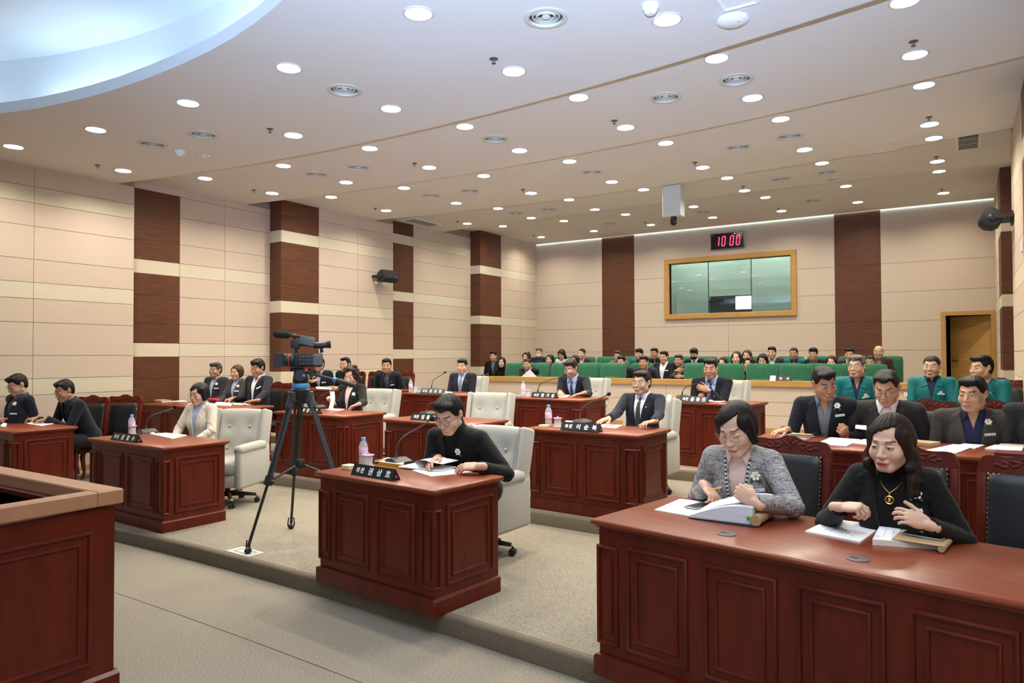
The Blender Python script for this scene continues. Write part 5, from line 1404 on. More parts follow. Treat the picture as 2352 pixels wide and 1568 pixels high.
def gallery_seat():
    t = thing('gallery_seat', '', 'seat', (0, 0, 0), 0, 'green gallery seats')
    rec = Matrix.Translation((0, .05, .42)) @ Matrix.Rotation(R_(-10), 4, 'X')
    b = MB()
    def cr(p):
        p = p.copy()
        if p.y < -.02: p.y -= .012*math.cos(p.x*5.5)
        return p
    soft(b, -.268, .268, -.06, .065, .0, .66, .045, 2, 0, rec, cr); b.obj('backrest', M_green, t, smooth=60)
    l = MB(); soft(l, -.15, .15, -.100, -.03, .12, .38, .03, 2, 0, rec); l.obj('lumbar_pad', M_green, t, smooth=60)
    s2 = MB(); soft(s2, -.25, .25, -.14, .02, .38, .80, .05, 2, 0, Matrix.Translation((0, -.02, 0)) @ Matrix.Translation((0, -.07, .05)) if False else Matrix.Translation((0, -.05, .0)) @ Matrix.Rotation(R_(-78), 4, 'X') @ Matrix.Translation((0, -.40, -.42)))
    s2.obj('seat_cushion', M_green, t, smooth=60)
    for s_ in (-1, 1):
        a = MB(); a.bbox(s_*.275-.018, s_*.275+.018, -.36, .10, .50, .54, .012, 2); a.bbox(s_*.275-.014, s_*.275+.014, -.20, .08, 0, .50, .006, 1); a.obj('arm_support', M_blackm, t, smooth=50)
    return t
GS = gallery_seat(); gs_used = []
def put_seat(u, y, z, label):
    p = at_y(u, 830, y)
    if not gs_used: o = GS; o.location = (p.x, y, z); o['label'] = label
    else: o = dup(GS, (p.x, y, z), 0, label)
    gs_used.append(o)
xa0 = at_y(1745, 830, 13.05).x; PIT = .583
def row_x(anchor, lo, hi):
    k0 = math.ceil((lo-anchor)/PIT); return [anchor+k*PIT for k in range(k0, 60) if anchor+k*PIT < hi]
def seat_row(xs, y, z, nm, skip=lambda x: False):
    xs = [x for x in xs if not skip(x)]
    for i, x in enumerate(xs):
        n_ = '%s from the left end' % ORD[i] if i < 12 else '%s from the right end' % ORD[len(xs)-1-i]
        put_seat_x(x, y, z, 'green plush gallery seat, %s of the %s row' % (n_, nm))
def put_seat_x(x, y, z, label):
    if not gs_used: o = GS; o.location = (x, y, z); o['label'] = label
    else: o = dup(GS, (x, y, z), 0, label)
    gs_used.append(o)
gapL, gapR = at_y(1462, 830, 13.05).x, at_y(1578, 830, 13.05).x
seat_row(row_x(xa0, -8.4, -1.2), 13.05, .45, 'front', lambda x: gapL < x < gapR)
seat_row(row_x(xa0+.25, -9.0, -1.35), 13.98, .45, 'middle')
seat_row(row_x(xa0+.1, -9.4, -1.2), 15.05, .58, 'back')
# ---------------------------------------------------------------- things on the desks
M_foam = mat('black_foam', (.010, .010, .010), .9); M_redring = mat('red_ring', (.45, .02, .02), .4)
M_plate = mat('nameplate_black', (.010, .011, .011), .28); M_platew = mat('nameplate_white', (.80, .80, .76), .5); M_plateg = mat('nameplate_green', (.045, .075, .075), .3)
M_pet = mat('clear_plastic', (.92, .95, .97), .08, alpha=.30, spec=.8); M_cap = mat('blue_cap', (.16, .40, .72), .4); M_plabel = mat('pink_label', (.80, .32, .58), .5, var=((14, 14, 14), (.82, .78, .86), 2, .42, .58))
M_lid = mat('lilac_lid', (.48, .33, .62), .4); M_glassc = mat('cut_glass', (.92, .93, .92), .06, alpha=.38, spec=1.0); M_kraft = mat('kraft_cover', (.40, .28, .15), .75); M_kraft2 = mat('pale_spine', (.52, .46, .37), .75)
M_pages = mat('page_block', (.74, .72, .66), .8); M_line = mat('printed_grey', (.45, .45, .48), .8); M_screen = mat('phone_screen', (.012, .014, .02), .08)
M_silver = mat('silver_rim', (.5, .5, .52), .3, metal=1); M_blueb = mat('pale_blue_box', (.35, .45, .75), .5); M_ypad = mat('pale_yellow_pad', (.72, .68, .36), .7); M_orange = mat('orange_pencil', (.80, .30, .02), .4); M_wred = mat('wine_red_cover', (.10, .008, .016), .45); M_red2 = mat('red_pouch', (.50, .015, .03), .55); M_greenp = mat('green_file', (.14, .42, .05), .6)
def quad_M(p0, p1):   # frame at p0 with x towards p1, z up
    d = (p1-p0); d.z = 0; a = math.atan2(d.y, d.x); return Matrix.Translation(p0) @ Matrix.Rotation(a, 4, 'Z'), d.length
def nameplate(key, bl, br, text, label, green=False, skip=0):
    p0, p1 = on_top(key, *bl), on_top(key, *br); M, L = quad_M(p0, p1)
    rot = DK[key][1]; M = Matrix.Translation(p0) @ Matrix.Rotation(rot, 4, 'Z'); L = (p1-p0).length if L > .2 else .3
    t = thing('nameplate', label, 'nameplate', p0, rot, 'councillor nameplates'); h, dp = .074, .078
    b = MB(); b.add([(0, 0, 0), (L, 0, 0), (L, dp, 0), (0, dp, 0), (0, dp*.45, h), (L, dp*.45, h)], [(0, 1, 2, 3), (0, 4, 5, 1), (3, 2, 5, 4), (0, 3, 4), (1, 5, 2)])
    b.obj('plate_body', M_plateg if green else M_plate, t, smooth=0)
    f = MB(); f.lathe([(0, 0), (.009, 0), (.009, .002), (0, .002)], 14, 0, Matrix.Translation((L, dp*.5, h*.33)) @ Matrix.Rotation(R_(90), 4, 'Y')); f.obj('end_stud', M_silver, t)
    al = math.atan2(h, dp*.45); fl = math.hypot(h, dp*.45)
    Mt = Matrix.Rotation(al, 4, 'X')
    pos = [.10, .21, .40, .605, .81]; sizes = [.039, .039, .052, .052, .052]
    for ch, q, sz in zip(text, pos, sizes):
        if ch == ' ': continue
        text_mesh('lettering', ch, sz, M_platew, t, Mt @ Matrix.Translation((q*L, fl*.5-sz*.36, .0008)), .0004, .0017)
    return t
def microphone(key, base, tip, label, ty=None):
    p = on_top(key, *base, m=.1); rot = DK[key][1]; t = thing('microphone', label, 'microphone', p, rot, 'gooseneck desk microphones')
    b = MB(); b.add([(-.055, -.055, 0), (.105, -.07, 0), (.105, .12, 0), (-.055, .12, 0), (-.045, -.03, .042), (.02, -.03, .048), (.095, -.05, .022), (.095, .11, .022), (.02, .11, .048), (-.045, .11, .042)],
        [(3, 2, 1, 0), (0, 1, 6, 5, 4), (1, 2, 7, 6), (2, 3, 9, 8, 7), (3, 0, 4, 9), (4, 5, 8, 9), (5, 6, 7, 8)])
    b.obj('mic_base', M_black, t, smooth=0)
    c, r, W, D, z = DK[key]
    tw = at_y(tip[0], tip[1], ty if ty else p.y+.10); q = Matrix.Rotation(-rot, 3, 'Z') @ (tw-p)
    P0 = Vector((0, .03, .045)); P1 = Vector((0, .03, .14)); 
    pts = []; C1 = P0+Vector((0, 0, .20))*min(1, q.z/.35); C2 = P0+(q-P0)*.45+Vector((0, 0, .045))
    for i in range(15):
        a = i/14; pts.append(P0*(1-a)**3+C1*3*a*(1-a)**2+C2*3*a*a*(1-a)+q*a**3)
    g = MB(); g.tube(pts, [.0075]*2+[.0052]*12+[.0058], 8); g.tube([P0, P0+Vector((0, 0, .03))], [.014, .009], 10); g.obj('gooseneck', mat('gooseneck_grey', (.09, .10, .105), .35, metal=.6), t)
    d = (pts[-1]-pts[-3]).normalized(); e = q
    h = MB(); h.tube([e+d*.004, e+d*.012, e+d*.030, e+d*.044, e+d*.050], [.011, .0165, .0175, .012, .004], 12); h.obj('foam_head', M_foam, t, smooth=80)
    rr = MB(); rr.tube([e-d*.008, e+d*.004], [.0085, .0105], 12); rr.obj('red_ring', M_redring, t)
    return t
bot = MB(); bot.lathe([(.030, 0), (.033, .006), (.033, .05), (.030, .056), (.033, .062), (.033, .135), (.031, .150), (.020, .172), (.0145, .180), (.0145, .186)], 22, cap1=False); bot_me = bot.mesh('bottle_body', M_pet, 40)
bot = MB(); bot.lathe([(.0336, .075), (.0338, .077), (.0338, .128), (.0336, .130)], 22, cap0=False, cap1=False); botl_me = bot.mesh('bottle_label', M_plabel)
bot = MB(); bot.lathe([(.0165, .182), (.0170, .184), (.0170, .200), (.0155, .203), (0, .203)], 20, cap1=False); botc_me = bot.mesh('bottle_cap', M_cap)
gl_ = MB(); gl_.lathe([(.026, 0), (.030, .002), (.0335, .075), (.031, .075), (.0275, .008), (0, .008)], 18, cap0=False, cap1=False); gl_me = gl_.mesh('glass_body', M_glassc, 20)
gl_ = MB(); gl_.lathe([(.044, .076), (.045, .078), (.044, .081), (.012, .085), (.008, .087), (.009, .097), (0, .098)], 20, cap0=True, cap1=False); lid_me = gl_.mesh('glass_lid', M_lid)
gl_ = MB(); gl_.lathe([(.0, .0), (.040, .0), (.043, .004), (.0, .005)], 20, cap0=False, cap1=False); coaster_me = gl_.mesh('saucer', M_white)
def bottle(p, label):
    t = thing('water_bottle', label, 'bottle', p, 0, 'small water bottles'); link('bottle_body', bot_me, t); link('bottle_label', botl_me, t); link('bottle_cap', botc_me, t); return t
def cup(p, label, lid=True):
    t = thing('lidded_glass', label, 'glass', p, 0, 'glasses with lilac lids'); link('saucer', coaster_me, t); link('glass_body', gl_me, t, (0, 0, .005))
    if lid: link('glass_lid', lid_me, t, (0, 0, .005))
    return t
def sheet(key, c4, label, th=.004, m_=None, cat='papers', name='paper_stack', lines=0, h=0., edge=None, gaps=1):
    P = [on_top(key, *c, h=h) if len(c) == 2 else Vector(c) for c in c4]; o = P[0].copy(); L_ = [p-o for p in P]; n = len(L_)
    b = MB(); up = Vector((0, 0, th)); b.add(L_+[p+up for p in L_], [tuple(range(n))[::-1]], 1); b.add([p+up for p in L_], [tuple(range(n))], 0)
    for i in range(n):
        j = (i+1) % n; b.add([L_[i], L_[j], L_[j]+up, L_[i]+up], [(0, 1, 2, 3)], 1)
    ob = b.obj(name, [m_ or M_paper, edge or M_pages], None, o, smooth=0); tag(ob, label, cat)
    if lines and n == 4:
        q = MB(); rr = random.Random(len(label))
        for k in range(lines):
            s0 = .14+.72*k/max(1, lines); t0 = .12+rr.random()*.12
            while t0 < .84:
                t1 = min(.88, t0+.03+rr.random()*.09)
                f = lambda s_, t_: (L_[0]*(1-t_)+L_[1]*t_)*(1-s_)+(L_[3]*(1-t_)+L_[2]*t_)*s_+up+Vector((0, 0, .0004))
                q.add([f(s0, t0), f(s0, t1), f(s0+.012, t1), f(s0+.012, t0)], [(0, 1, 2, 3)]); t0 = t1+.012+rr.random()*.03
                if rr.random() < .12: break
        q.obj('printed_lines', M_line, ob, smooth=0)
    return ob
def notebook(key, u, v, rot, w=.15, d=.21, th=.022, label='', h=0.):
    p = on_top(key, u, v, h=h); t = thing('notebook', label, 'notebook', p, R_(rot))
    b = MB(); b.box(-w/2, w/2, -d/2, d/2, 0, .003, 0); b.box(-w/2, w/2, -d/2, d/2, th-.003, th, 0); b.bbox(-w/2-.004, -w/2+.004, -d/2, d/2, 0, th, .003, 1, 0); b.box(-w/2-.0045, w/2, d/2-.06, d/2+.0003, th-.0026, th+.0004, 1)
    b.obj('cover', [M_kraft, M_kraft2], t, smooth=0); q = MB(); q.box(-w/2+.004, w/2-.004, -d/2+.003, d/2-.003, .003, th-.003); q.obj('pages', M_pages, t, smooth=0); return t
def phone(p, rot, label, tilt=0):
    t = thing('smartphone', label, 'phone', p, R_(rot)); MB().bbox(-.037, .037, -.077, .077, 0, .008, .0035, 2).obj('phone_body', M_silver, t); MB().box(-.034, .034, -.073, .073, .0078, .0084).obj('phone_screen', M_screen, t, smooth=0)
    t.rotation_euler.x = tilt; return t
def pen(p, q, m_, label, r=.004, name='pen', tipm=None):
    t = thing(name, label, 'pencil' if name == 'pencil' else 'pen', p); d = q-p
    b = MB(); b.tube([d*.10, d*.95], r, 8); b.obj('barrel', m_, t); b = MB(); b.tube([d*0, d*.10], [.0008, r], 8); b.obj('tip', tipm or M_silver, t); b = MB(); b.tube([d*.95, d], [r*1.05, r*.9], 8); b.obj('end_cap', M_blackm, t); return t
# councillors' desk sets
nameplate('m2', (805, 1090), (895, 1106), '의원권상호', 'black nameplate on the desk of the man in the black turtleneck')
nameplate('w1', (253, 1010), (314, 1017), '의원문열수', 'black nameplate on the desk of the woman in ivory')
nameplate('lee', (1285, 987), (1375, 993), '의원이순복', 'black nameplate on the desk of the man with dark green tie')
nameplate('kw', (683, 948), (738, 950), '의원김수미', 'black nameplate behind the tripod legs, before the woman in black')
nameplate('lim', (942, 964), (1008, 967), '의원임용기', 'black nameplate on the desk whose seat is empty')
nameplate('han', (1219, 913), (1279, 915), '의원한기섭', 'black nameplate on the desk of the man with an eye patch')
nameplate('yoon', (1546, 924), (1616, 926), '의원윤동진', 'black nameplate on the desk of the man with violet tie')
nameplate('kim', (946, 904), (997, 906), '의원김경영', 'greenish glossy nameplate on the third-row desk at left', True)
for key, base, tip, w, ty in (('m2', (903, 1066), (990, 963), 'leaning before the face of the man in the black turtleneck', 3.62), ('w1', (318, 994), (400, 935), 'before the woman in ivory', 3.95), ('lee', (1350, 970), (1396, 906), 'before the man with dark green tie', 5.95), ('kw', (727, 934), (786, 890), 'before the woman in the black suit', 6.05),
                         ('lim', (997, 948), (1010, 922), 'before the empty second-row armchair', 6.0), ('han', (1260, 902), (1296, 862), 'before the man with an eye patch', 8.4), ('yoon', (1592, 911), (1626, 875), 'touching the chin line of the man with violet tie', 8.4), ('kim', (986, 894), (1021, 856), 'before the third-row man with a grey tie', 8.6)):
    microphone(key, base, tip, 'black gooseneck microphone '+w, ty)
for key, uv, w in (('m2', (826, 1066), 'beside the yellow block, nearest desk'), ('w1', (281, 994), 'on the desk of the woman in ivory'), ('lee', (1260, 977), 'on the desk of the dark-green-tie man'), ('kw', (688, 938), 'seen between the tripod legs'), ('han', (1192, 908), 'beside the eye-patch man'), ('kim', (936, 900), 'at the left of the third-row desks')):
    bottle(on_top(key, *uv, m=.05), 'water bottle with blue cap and pink label '+w)
for key, uv, w in (('m2', (846, 1071), 'beside the bottle on the nearest desk'), ('w1', (302, 996), 'on the desk of the woman in ivory'), ('lee', (1281, 980), 'on the desk of the man with dark green tie'), ('kw', (704, 937), 'between the tripod legs behind the nameplate'), ('han', (1213, 910), 'on the desk of the man with an eye patch'), ('kim', (951, 902), 'on the third-row desk at left')):
    cup(on_top(key, *uv, m=.05), 'cut glass with lilac lid '+w)
t = cup(on_top('yoon', 1537, 921), 'plain cut glass without lid left of the violet-tie man', False)
def pad(key, uv, s_, m_, label, name='sticky_notes', cat='notepad'):
    p = on_top(key, *uv, m=.06); b = MB(); b.bbox(-s_[0]/2, s_[0]/2, -s_[1]/2, s_[1]/2, 0, s_[2], .003, 1); tag(b.obj(name, m_, None, p, DK[key][1]), label, cat)
pad('m2', (802, 1077), (.085, .075, .032), M_ypad, 'pale yellow block of sticky notes at the corner of the nearest desk')
pad('lee', (1250, 981), (.080, .075, .025), M_ypad, 'pale yellow block of sticky notes beside a water bottle in row two')
pad('han', (1192, 911), (.085, .06, .028), M_blueb, 'pale blue tissue packet under the bottle of the eye-patch man', 'tissue_packet', 'tissue packet')
pad('kim', (934, 904), (.085, .07, .030), M_blueb, 'pale blue tissue packet at the left end of the third-row desk', 'tissue_packet', 'tissue packet')
sheet('m2', [(868, 1066), (905, 1054), (950, 1059), (925, 1074)], 'thick white notebook with yellow edge behind the nearest nameplate', .022, cat='notebook', name='white_notebook', edge=mat('yellow_edge', (.5, .36, .02), .6))
pp_ = on_top('m2', 858, 1058); pen(on_top('m2', 860, 1060, .026), on_top('m2', 897, 1053, .026), M_orange, 'orange pencil lying on a pencil case behind the nearest microphone', .004, 'pencil', M_pages)
sheet('m2', [(856, 1063), (900, 1052), (915, 1054), (872, 1066)], 'slim black pencil case behind the nearest nameplate', .020, M_blackm, 'pencil case', 'pencil_case', edge=M_blackm)
sheet('m2', [(946, 1081), (1000, 1071), (1086, 1085), (990, 1095)], 'loose white sheets under the hands of the man in the black turtleneck', .005, lines=4)
# open booklet with a curled page
t = thing('open_booklet', 'open white booklet with a page curling over, read by the man in the turtleneck', 'booklet', on_top('m2', 985, 1076)); r0 = DK['m2'][1]; t.rotation_euler.z = r0+R_(8)
b = MB(); b.bbox(-.20, .17, -.10, .10, .004, .016, .004, 1); b.obj('page_block', M_paper, t)
b = MB(); n = 18
for side_ in (0,):
    vs = []
    for i in range(n+1):
        a = i/n; x = .00+.19*a; z = .016+.070*math.sin(min(1, a*1.5)*math.pi*.62)*(1-.35*a)
        if a < .25: x = .0-.05*math.sin(a*4*math.pi*.5)
        else: x = -.05+.24*(a-.25)/.75
        vs += [(x, -.10, z), (x, .10, z)]
    b.add(vs, [(2*i, 2*i+1, 2*i+3, 2*i+2) for i in range(n)])
    b.add([(x, y, z+.0025) for x, y, z in vs], [(2*i, 2*i+1, 2*i+3, 2*i+2) for i in range(n)])
b.obj('curled_page', M_paper, t, smooth=60)
sheet('w1', [(344, 997), (400, 993), (448, 998), (395, 1008)], 'white papers before the woman in ivory', .006, lines=3)
sheet('w1', [(322, 994), (352, 989), (378, 991), (350, 997)], 'cream notebook behind the microphone of the woman in ivory', .015, M_pages, 'notebook', 'cream_notebook')
sheet('lee', [(1296, 975), (1318, 966), (1345, 968), (1330, 977)], 'white pad behind the nameplate of the man with dark green tie', .015, cat='notepad', name='white_pad')
sheet('lee', [(1375, 981), (1400, 972), (1441, 975), (1415, 984)], 'white papers before the man with dark green tie', .006, lines=2)
sheet('kw', [(748, 941), (790, 936), (806, 939), (775, 944)], 'white papers on the desk of the woman in black', .006, lines=2)
sheet('lim', [(1030, 956), (1060, 950), (1075, 952), (1050, 958)], 'white sheet on the desk whose seat is empty', .004)
sheet('han', [(1283, 912), (1300, 906), (1316, 908), (1302, 913)], 'white papers under the hands of the man with an eye patch', .012)
sheet('yoon', [(1620, 921), (1650, 916), (1682, 918), (1655, 924)], 'white papers before the man with violet tie', .006)
sheet('kim', [(1002, 904), (1018, 899), (1040, 901), (1024, 906)], 'white papers before the third-row man with a grey tie', .006)
# right foreground desk
sheet('r1', [(1503, 1172), (1562, 1147), (1640, 1157), (1592, 1188)], 'white printed sheets at the left of the foreground desk', .005, lines=6)
t = thing('open_binder', 'thick open ring binder of white papers before the woman in grey tweed', 'binder', on_top('r1', 1676, 1190)); t.rotation_euler.z = R_(-4)
b = MB(); b.bbox(-.165, .165, -.12, .13, 0, .006, .002, 1); b.obj('back_cover', M_blackm, t)
n = 14; b = MB(); vs = []; hs = lambda a: .014+.062*math.sin(a*math.pi*.60)+.012*a
for i in range(n+1):
    a = i/n; x = -.160+.30*a; vs += [(x, -.118+.03*a, .006), (x, .125+.03*a, .006), (x, -.118+.03*a, hs(a)), (x, .125+.03*a, hs(a)+.012)]
fs = []
for i in range(n): o_ = i*4; fs += [(o_+2, o_+6, o_+7, o_+3), (o_, o_+4, o_+6, o_+2), (o_+1, o_+3, o_+7, o_+5)]
fs += [(0, 2, 3, 1), (n*4, n*4+1, n*4+3, n*4+2)]; b.add(vs, fs); b.obj('paper_sheaf', [mat('sheaf_paper', (.80, .82, .88), .8, var=((2, 2, 260), (.55, .60, .74), 2, .4, .6))], t, smooth=40)
b = MB(); vs = []
for i in range(n+1):
    a = i/n; x = -.150+.31*a; vs += [(x, -.090+.05*a, hs(a)+.004+.006*a), (x, .135+.04*a, hs(a)+.018+.004*a)]
b.add(vs, [(2*i, 2*i+2, 2*i+3, 2*i+1) for i in range(n)]); b.add([(x, y, z+.002) for x, y, z in vs], [(2*i, 2*i+2, 2*i+3, 2*i+1) for i in range(n)]); b.obj('top_sheets', M_paper, t, smooth=60)
b = MB(); b.bbox(.115, .145, -.10, .15, .03, .045, .003, 1); b.obj('green_divider', M_greenp, t)
b = MB(); b.tube([(.158, -.10, .028), (.158, .15, .034)], .026, 14); b.obj('spine', M_kraft, t); b = MB(); b.tube([(.158, .05, .0315), (.158, .12, .0335)], .0265, 14); b.obj('spine_band', M_kraft2, t)
phone(on_top('r1', 1604, 1163, .007), -18, 'smartphone lying beside the open binder under the tweed woman\'s hand')
sheet('r1', [(1849, 1223), (1909, 1194), (2028, 1210), (1976, 1248)], 'white printed sheets before the woman with the gold necklace', .008, lines=7)
pen(on_top('r1', 1917, 1213, .015), on_top('r1', 1934, 1196, .022), mat('blue_grey_pen', (.05, .10, .2), .3), 'blue-grey pen lying on the sheets before the necklace woman', .0055)
sheet('r1', [(2004, 1251), (2030, 1207), (2160, 1222), (2152, 1262)], 'thick stack of white papers under the kraft notebook on the foreground desk', .024, lines=5)
t = thing('notebook', 'kraft-covered notebook with a phone lying on it, right foreground', 'notebook', on_top('r1', 2108, 1238, .026), R_(-8))
b = MB(); b.bbox(-.085, .095, -.075, .125, 0, .004, .0015, 1, 0); b.tube([(.098, -.075, -.009), (.098, .125, -.009)], .014, 12, 0); b.box(-.085, .096, .07, .1255, .0038, .0046, 1); b.obj('cover', [M_kraft, M_kraft2], t)
phone(on_top('r1', 2122, 1231, .0312), 75, 'smartphone with lit icons lying on the kraft notebook')
# second-row right desk
sheet('r2', [(1785, 1009), (1815, 999), (1872, 1002), (1850, 1012)], 'white papers under the notebook at the left end of the second right desk', .006)
notebook('r2', 1833, 1003, 80, .14, .20, .024, 'kraft notebook with a phone on top, left end of the second right desk', .007)
phone(on_top('r2', 1836, 1001, .0312), -85, 'dark smartphone on the kraft notebook of the frowning man')
t = thing('folded_glasses', 'folded dark spectacles lying on the second right desk', 'spectacles', on_top('r2', 1882, 1005))
b = MB()
for s_ in (-1, 1): b.tube([(s_*.03+.022*math.cos(a*.35), .0, .018+.017*math.sin(a*.35)) for a in range(18)], .0022, 6, closed=True); b.tube([(s_*.052, .0, .02), (s_*.05, .02, .012), (-s_*.04, .028, .008)], .002, 6)
b.obj('spectacle_frame', M_frameb, t)
sheet('r2', [(1874, 1021), (1908, 1006), (1976, 1011), (1945, 1026)], 'white printed sheets before the frowning man', .008, lines=5)
sheet('r2', [(1958, 1019), (1985, 1010), (2020, 1012), (2005, 1024)], 'grey-white booklet half hidden by the necklace woman\'s hair', .008)
notebook('r2', 2118, 1022, 70, .15, .20, .030, 'kraft notebook lying right of the necklace woman\'s hair')
sheet('r2', [(2126, 1036), (2190, 1022), (2240, 1026), (2195, 1043)], 'white printed sheets before the man in grey tweed', .008, lines=5)
sheet('r2', [(2188, 1026), (2215, 1019), (2262, 1023), (2240, 1031)], 'second pile of white sheets before the man in grey tweed', .006)
sheet('r2', [(2262, 1032), (2283, 1021), (2352, 1026), (2345, 1040)], 'white papers at the right picture edge', .010, lines=3)
sheet('r2', [(2296, 1022), (2312, 1017), (2375, 1021), (2372, 1028)], 'kraft folder on the papers at the right picture edge', .012, M_kraft, 'folder', 'kraft_folder', h=.0105, edge=M_pages)
sheet('r2', [(2284, 1046), (2288, 1039), (2390, 1043), (2392, 1053)], 'wine-red folder at the right end of the second right desk', .020, M_wred, 'folder', 'wine_red_folder', edge=M_wred)
# left desks
notebook('l1', 30, 966, 70, .16, .22, .03, 'kraft notebook on the far left desk')
sheet('l1', [(0, 980), (8, 972), (16, 974), (12, 982)], 'white papers at the far left picture edge', .010)
sheet('l1', [(62, 973), (80, 967), (150, 971), (95, 978)], 'white sheets the balding man writes on', .004, lines=3)
pen(at_y(62, 973, 3.85), at_y(64, 953, 3.9), M_black, 'dark pen held upright by the balding man', .004)
notebook('l2', 346, 921, 85, .15, .24, .03, 'kraft notebook at the left end of the second left desk')
sheet('l2', [(306, 924), (318, 920), (342, 922), (332, 925)], 'white papers under the kraft notebook by the left wall', .005)
sheet('l2', [(370, 922), (385, 918), (438, 919), (432, 923)], 'long white sheets on the second left desk', .006)
notebook('l2', 490, 920, 85, .15, .24, .026, 'kraft notebook before the brown-haired woman in tweed')
t = thing('red_pouch', 'bright red pouch on the second left desk', 'pouch', on_top('l2', 490, 920, .027), R_(4)); b = MB(); soft(b, -.10, .10, -.05, .05, 0, .035, .016); b.obj('pouch_body', M_red2, t, smooth=60); MB().tube([(-.08, -.051, .022), (.08, -.051, .022)], .003, 6).obj('zip', M_silver, t)
sheet('l2', [(490, 931), (512, 923), (548, 925), (530, 933)], 'white papers before the man with open white collar', .010)
sheet('l2', [(538, 930), (552, 924), (584, 926), (578, 931)], 'cream booklet under the hand of the man with open white collar', .010, M_pages)
sheet('l3', [(710, 894), (725, 888), (762, 889), (750, 895)], 'white papers on the left third-row desk behind the tripod head', .006)
notebook('l3', 765, 891, 85, .15, .24, .03, 'kraft notebook on the left third-row desk')
sheet('l3', [(735, 898), (748, 894), (790, 896), (780, 900)], 'white sheets on the left third-row desk nearest the front edge', .006)
# reserved-seat plate and picture on the gallery ledge
p = at_y(1768, 873, 12.46); p.z = 1.245; t = thing('reserved_plate', 'black reserved-seat plate with white lettering on the gallery ledge', 'sign', p)
L = at_y(1817, 873, 12.46).x-p.x; b = MB(); b.add([(0, 0, 0), (L, 0, 0), (L, .07, 0), (0, .07, 0), (0, .03, .085), (L, .03, .085)], [(0, 1, 2, 3), (0, 4, 5, 1), (3, 2, 5, 4), (0, 3, 4), (1, 5, 2)]); b.obj('plate_body', M_plate, t, smooth=0)
Mt = Matrix.Rotation(math.atan2(.085, .03), 4, 'X')
for ch, q in (('좌', .44), ('석', .76)): text_mesh('lettering', ch, .055, M_platew, t, Mt @ Matrix.Translation((q*L, .022, .001)), .0005, .001)
b = MB(); b.add([(.0, -.002, 0), (L*.27, -.002, 0), (L*.27, .029, .087), (0, .029, .087)], [(0, 1, 2, 3)]); b.obj('white_sticker', M_platew, t, smooth=0)
# electric floor box on the first tier
p = at_z(562, 1267, .12); t = thing('floor_box', 'light grey metal floor socket plate beside the front tripod foot', 'floor socket', (p.x, p.y, .1202), R_(-3))
b = MB(); b.bbox(-.15, .15, -.075, .075, 0, .004, .002, 1); b.obj('cover_plate', mat('brushed_plate', (.55, .55, .54), .45, metal=.3), t); MB().frame(-.09, .11, -.04, .04, [(0, .004), (0, .006), (.006, .006), (.006, .004)], M=Matrix.Rotation(R_(-90), 4, 'X')).obj('flap', mat('plate_groove', (.22, .22, .22), .6), t, smooth=0)
# ---------------------------------------------------------------- tripod and video camera
TX, TY, TZ = -4.75, 4.09, .12
t = thing('tripod', 'black video tripod with a blue band standing in the aisle', 'tripod', (TX, TY, TZ))
feet = [Vector((-.075, -.46, 0)), Vector((-.435, .27, 0)), Vector((.44, .22, 0))]; top = 1.27
M_tri = mat('tripod_black', (.012, .014, .017), .4); M_triblue = mat('tripod_blue', (.07, .28, .55), .4); M_trig = mat('tripod_grey', (.035, .042, .05), .45)
for f in feet:
    d = f.normalized(); a = d*.075+Vector((0, 0, top-.04)); m_ = a+(f-a)*.555; s_ = Vector((-d.y, d.x, 0))
    l = MB()
    for k in (-1, 1): l.tube([a+s_*.028*k, m_+s_*.026*k], .0115, 8)
    lg = l.obj('leg', M_trig, t)
    l = MB(); l.tube([a+(m_-a)*.12, m_], .010, 8); l.tube([m_, f+Vector((0, 0, .05))], .012, 8); l.obj('inner_leg', M_tri, lg)
    l = MB(); ax = (f-a).normalized(); l.tube([m_-ax*.045, m_+ax*.03], .034, 10); l.bbox(-.014, .014, -.014, .014, -.014, .014, .004, 1, 0, Matrix.Translation(m_+s_*.05)); l.obj('leg_clamp', M_black, lg)
    l = MB(); l.tube([a-ax*.01, a+ax*.10], .036, 8); l.bbox(-.045, .045, -.03, .03, -.045, .045, .01, 1, 0, Matrix.Translation(a) @ Matrix.Rotation(math.atan2(d.y, d.x)+1.57, 4, 'Z')); l.obj('leg_hinge', M_trig, lg)
    l = MB(); l.ball((f.x, f.y, .022), (.030, .030, .021), 12, 7); l.tube([Vector((f.x, f.y, .03))+s_*.030, Vector((f.x, f.y, .10))+s_*.022, Vector((f.x, f.y, .10))-s_*.022, Vector((f.x, f.y, .03))-s_*.030], .006, 6); l.obj('rubber_foot', M_black, lg)
sp = MB(); zc_ = .66; c0 = Vector((0, 0, zc_)); sp.lathe([(0, -.03), (.04, -.03), (.045, 0), (.03, .035), (0, .035)], 14, 0, Matrix.Translation(c0))
for f in feet:
    d = f.normalized(); a = d*.075+Vector((0, 0, top-.04)); m_ = a+(f-a)*.555; sp.tube([c0, m_], .010, 8)
sp.obj('spreader', M_tri, t)
b = MB(); b.lathe([(.055, top-.10), (.085, top-.06), (.088, top+.015), (.07, top+.03)], 24); b.obj('bowl', M_black, t)
b = MB(); b.lathe([(.071, top+.03), (.073, top+.035), (.073, top+.065), (.070, top+.070)], 24); b.obj('blue_band', M_triblue, t)
hz0 = top+.07; rz = Matrix.Rotation(R_(46), 4, 'Z')
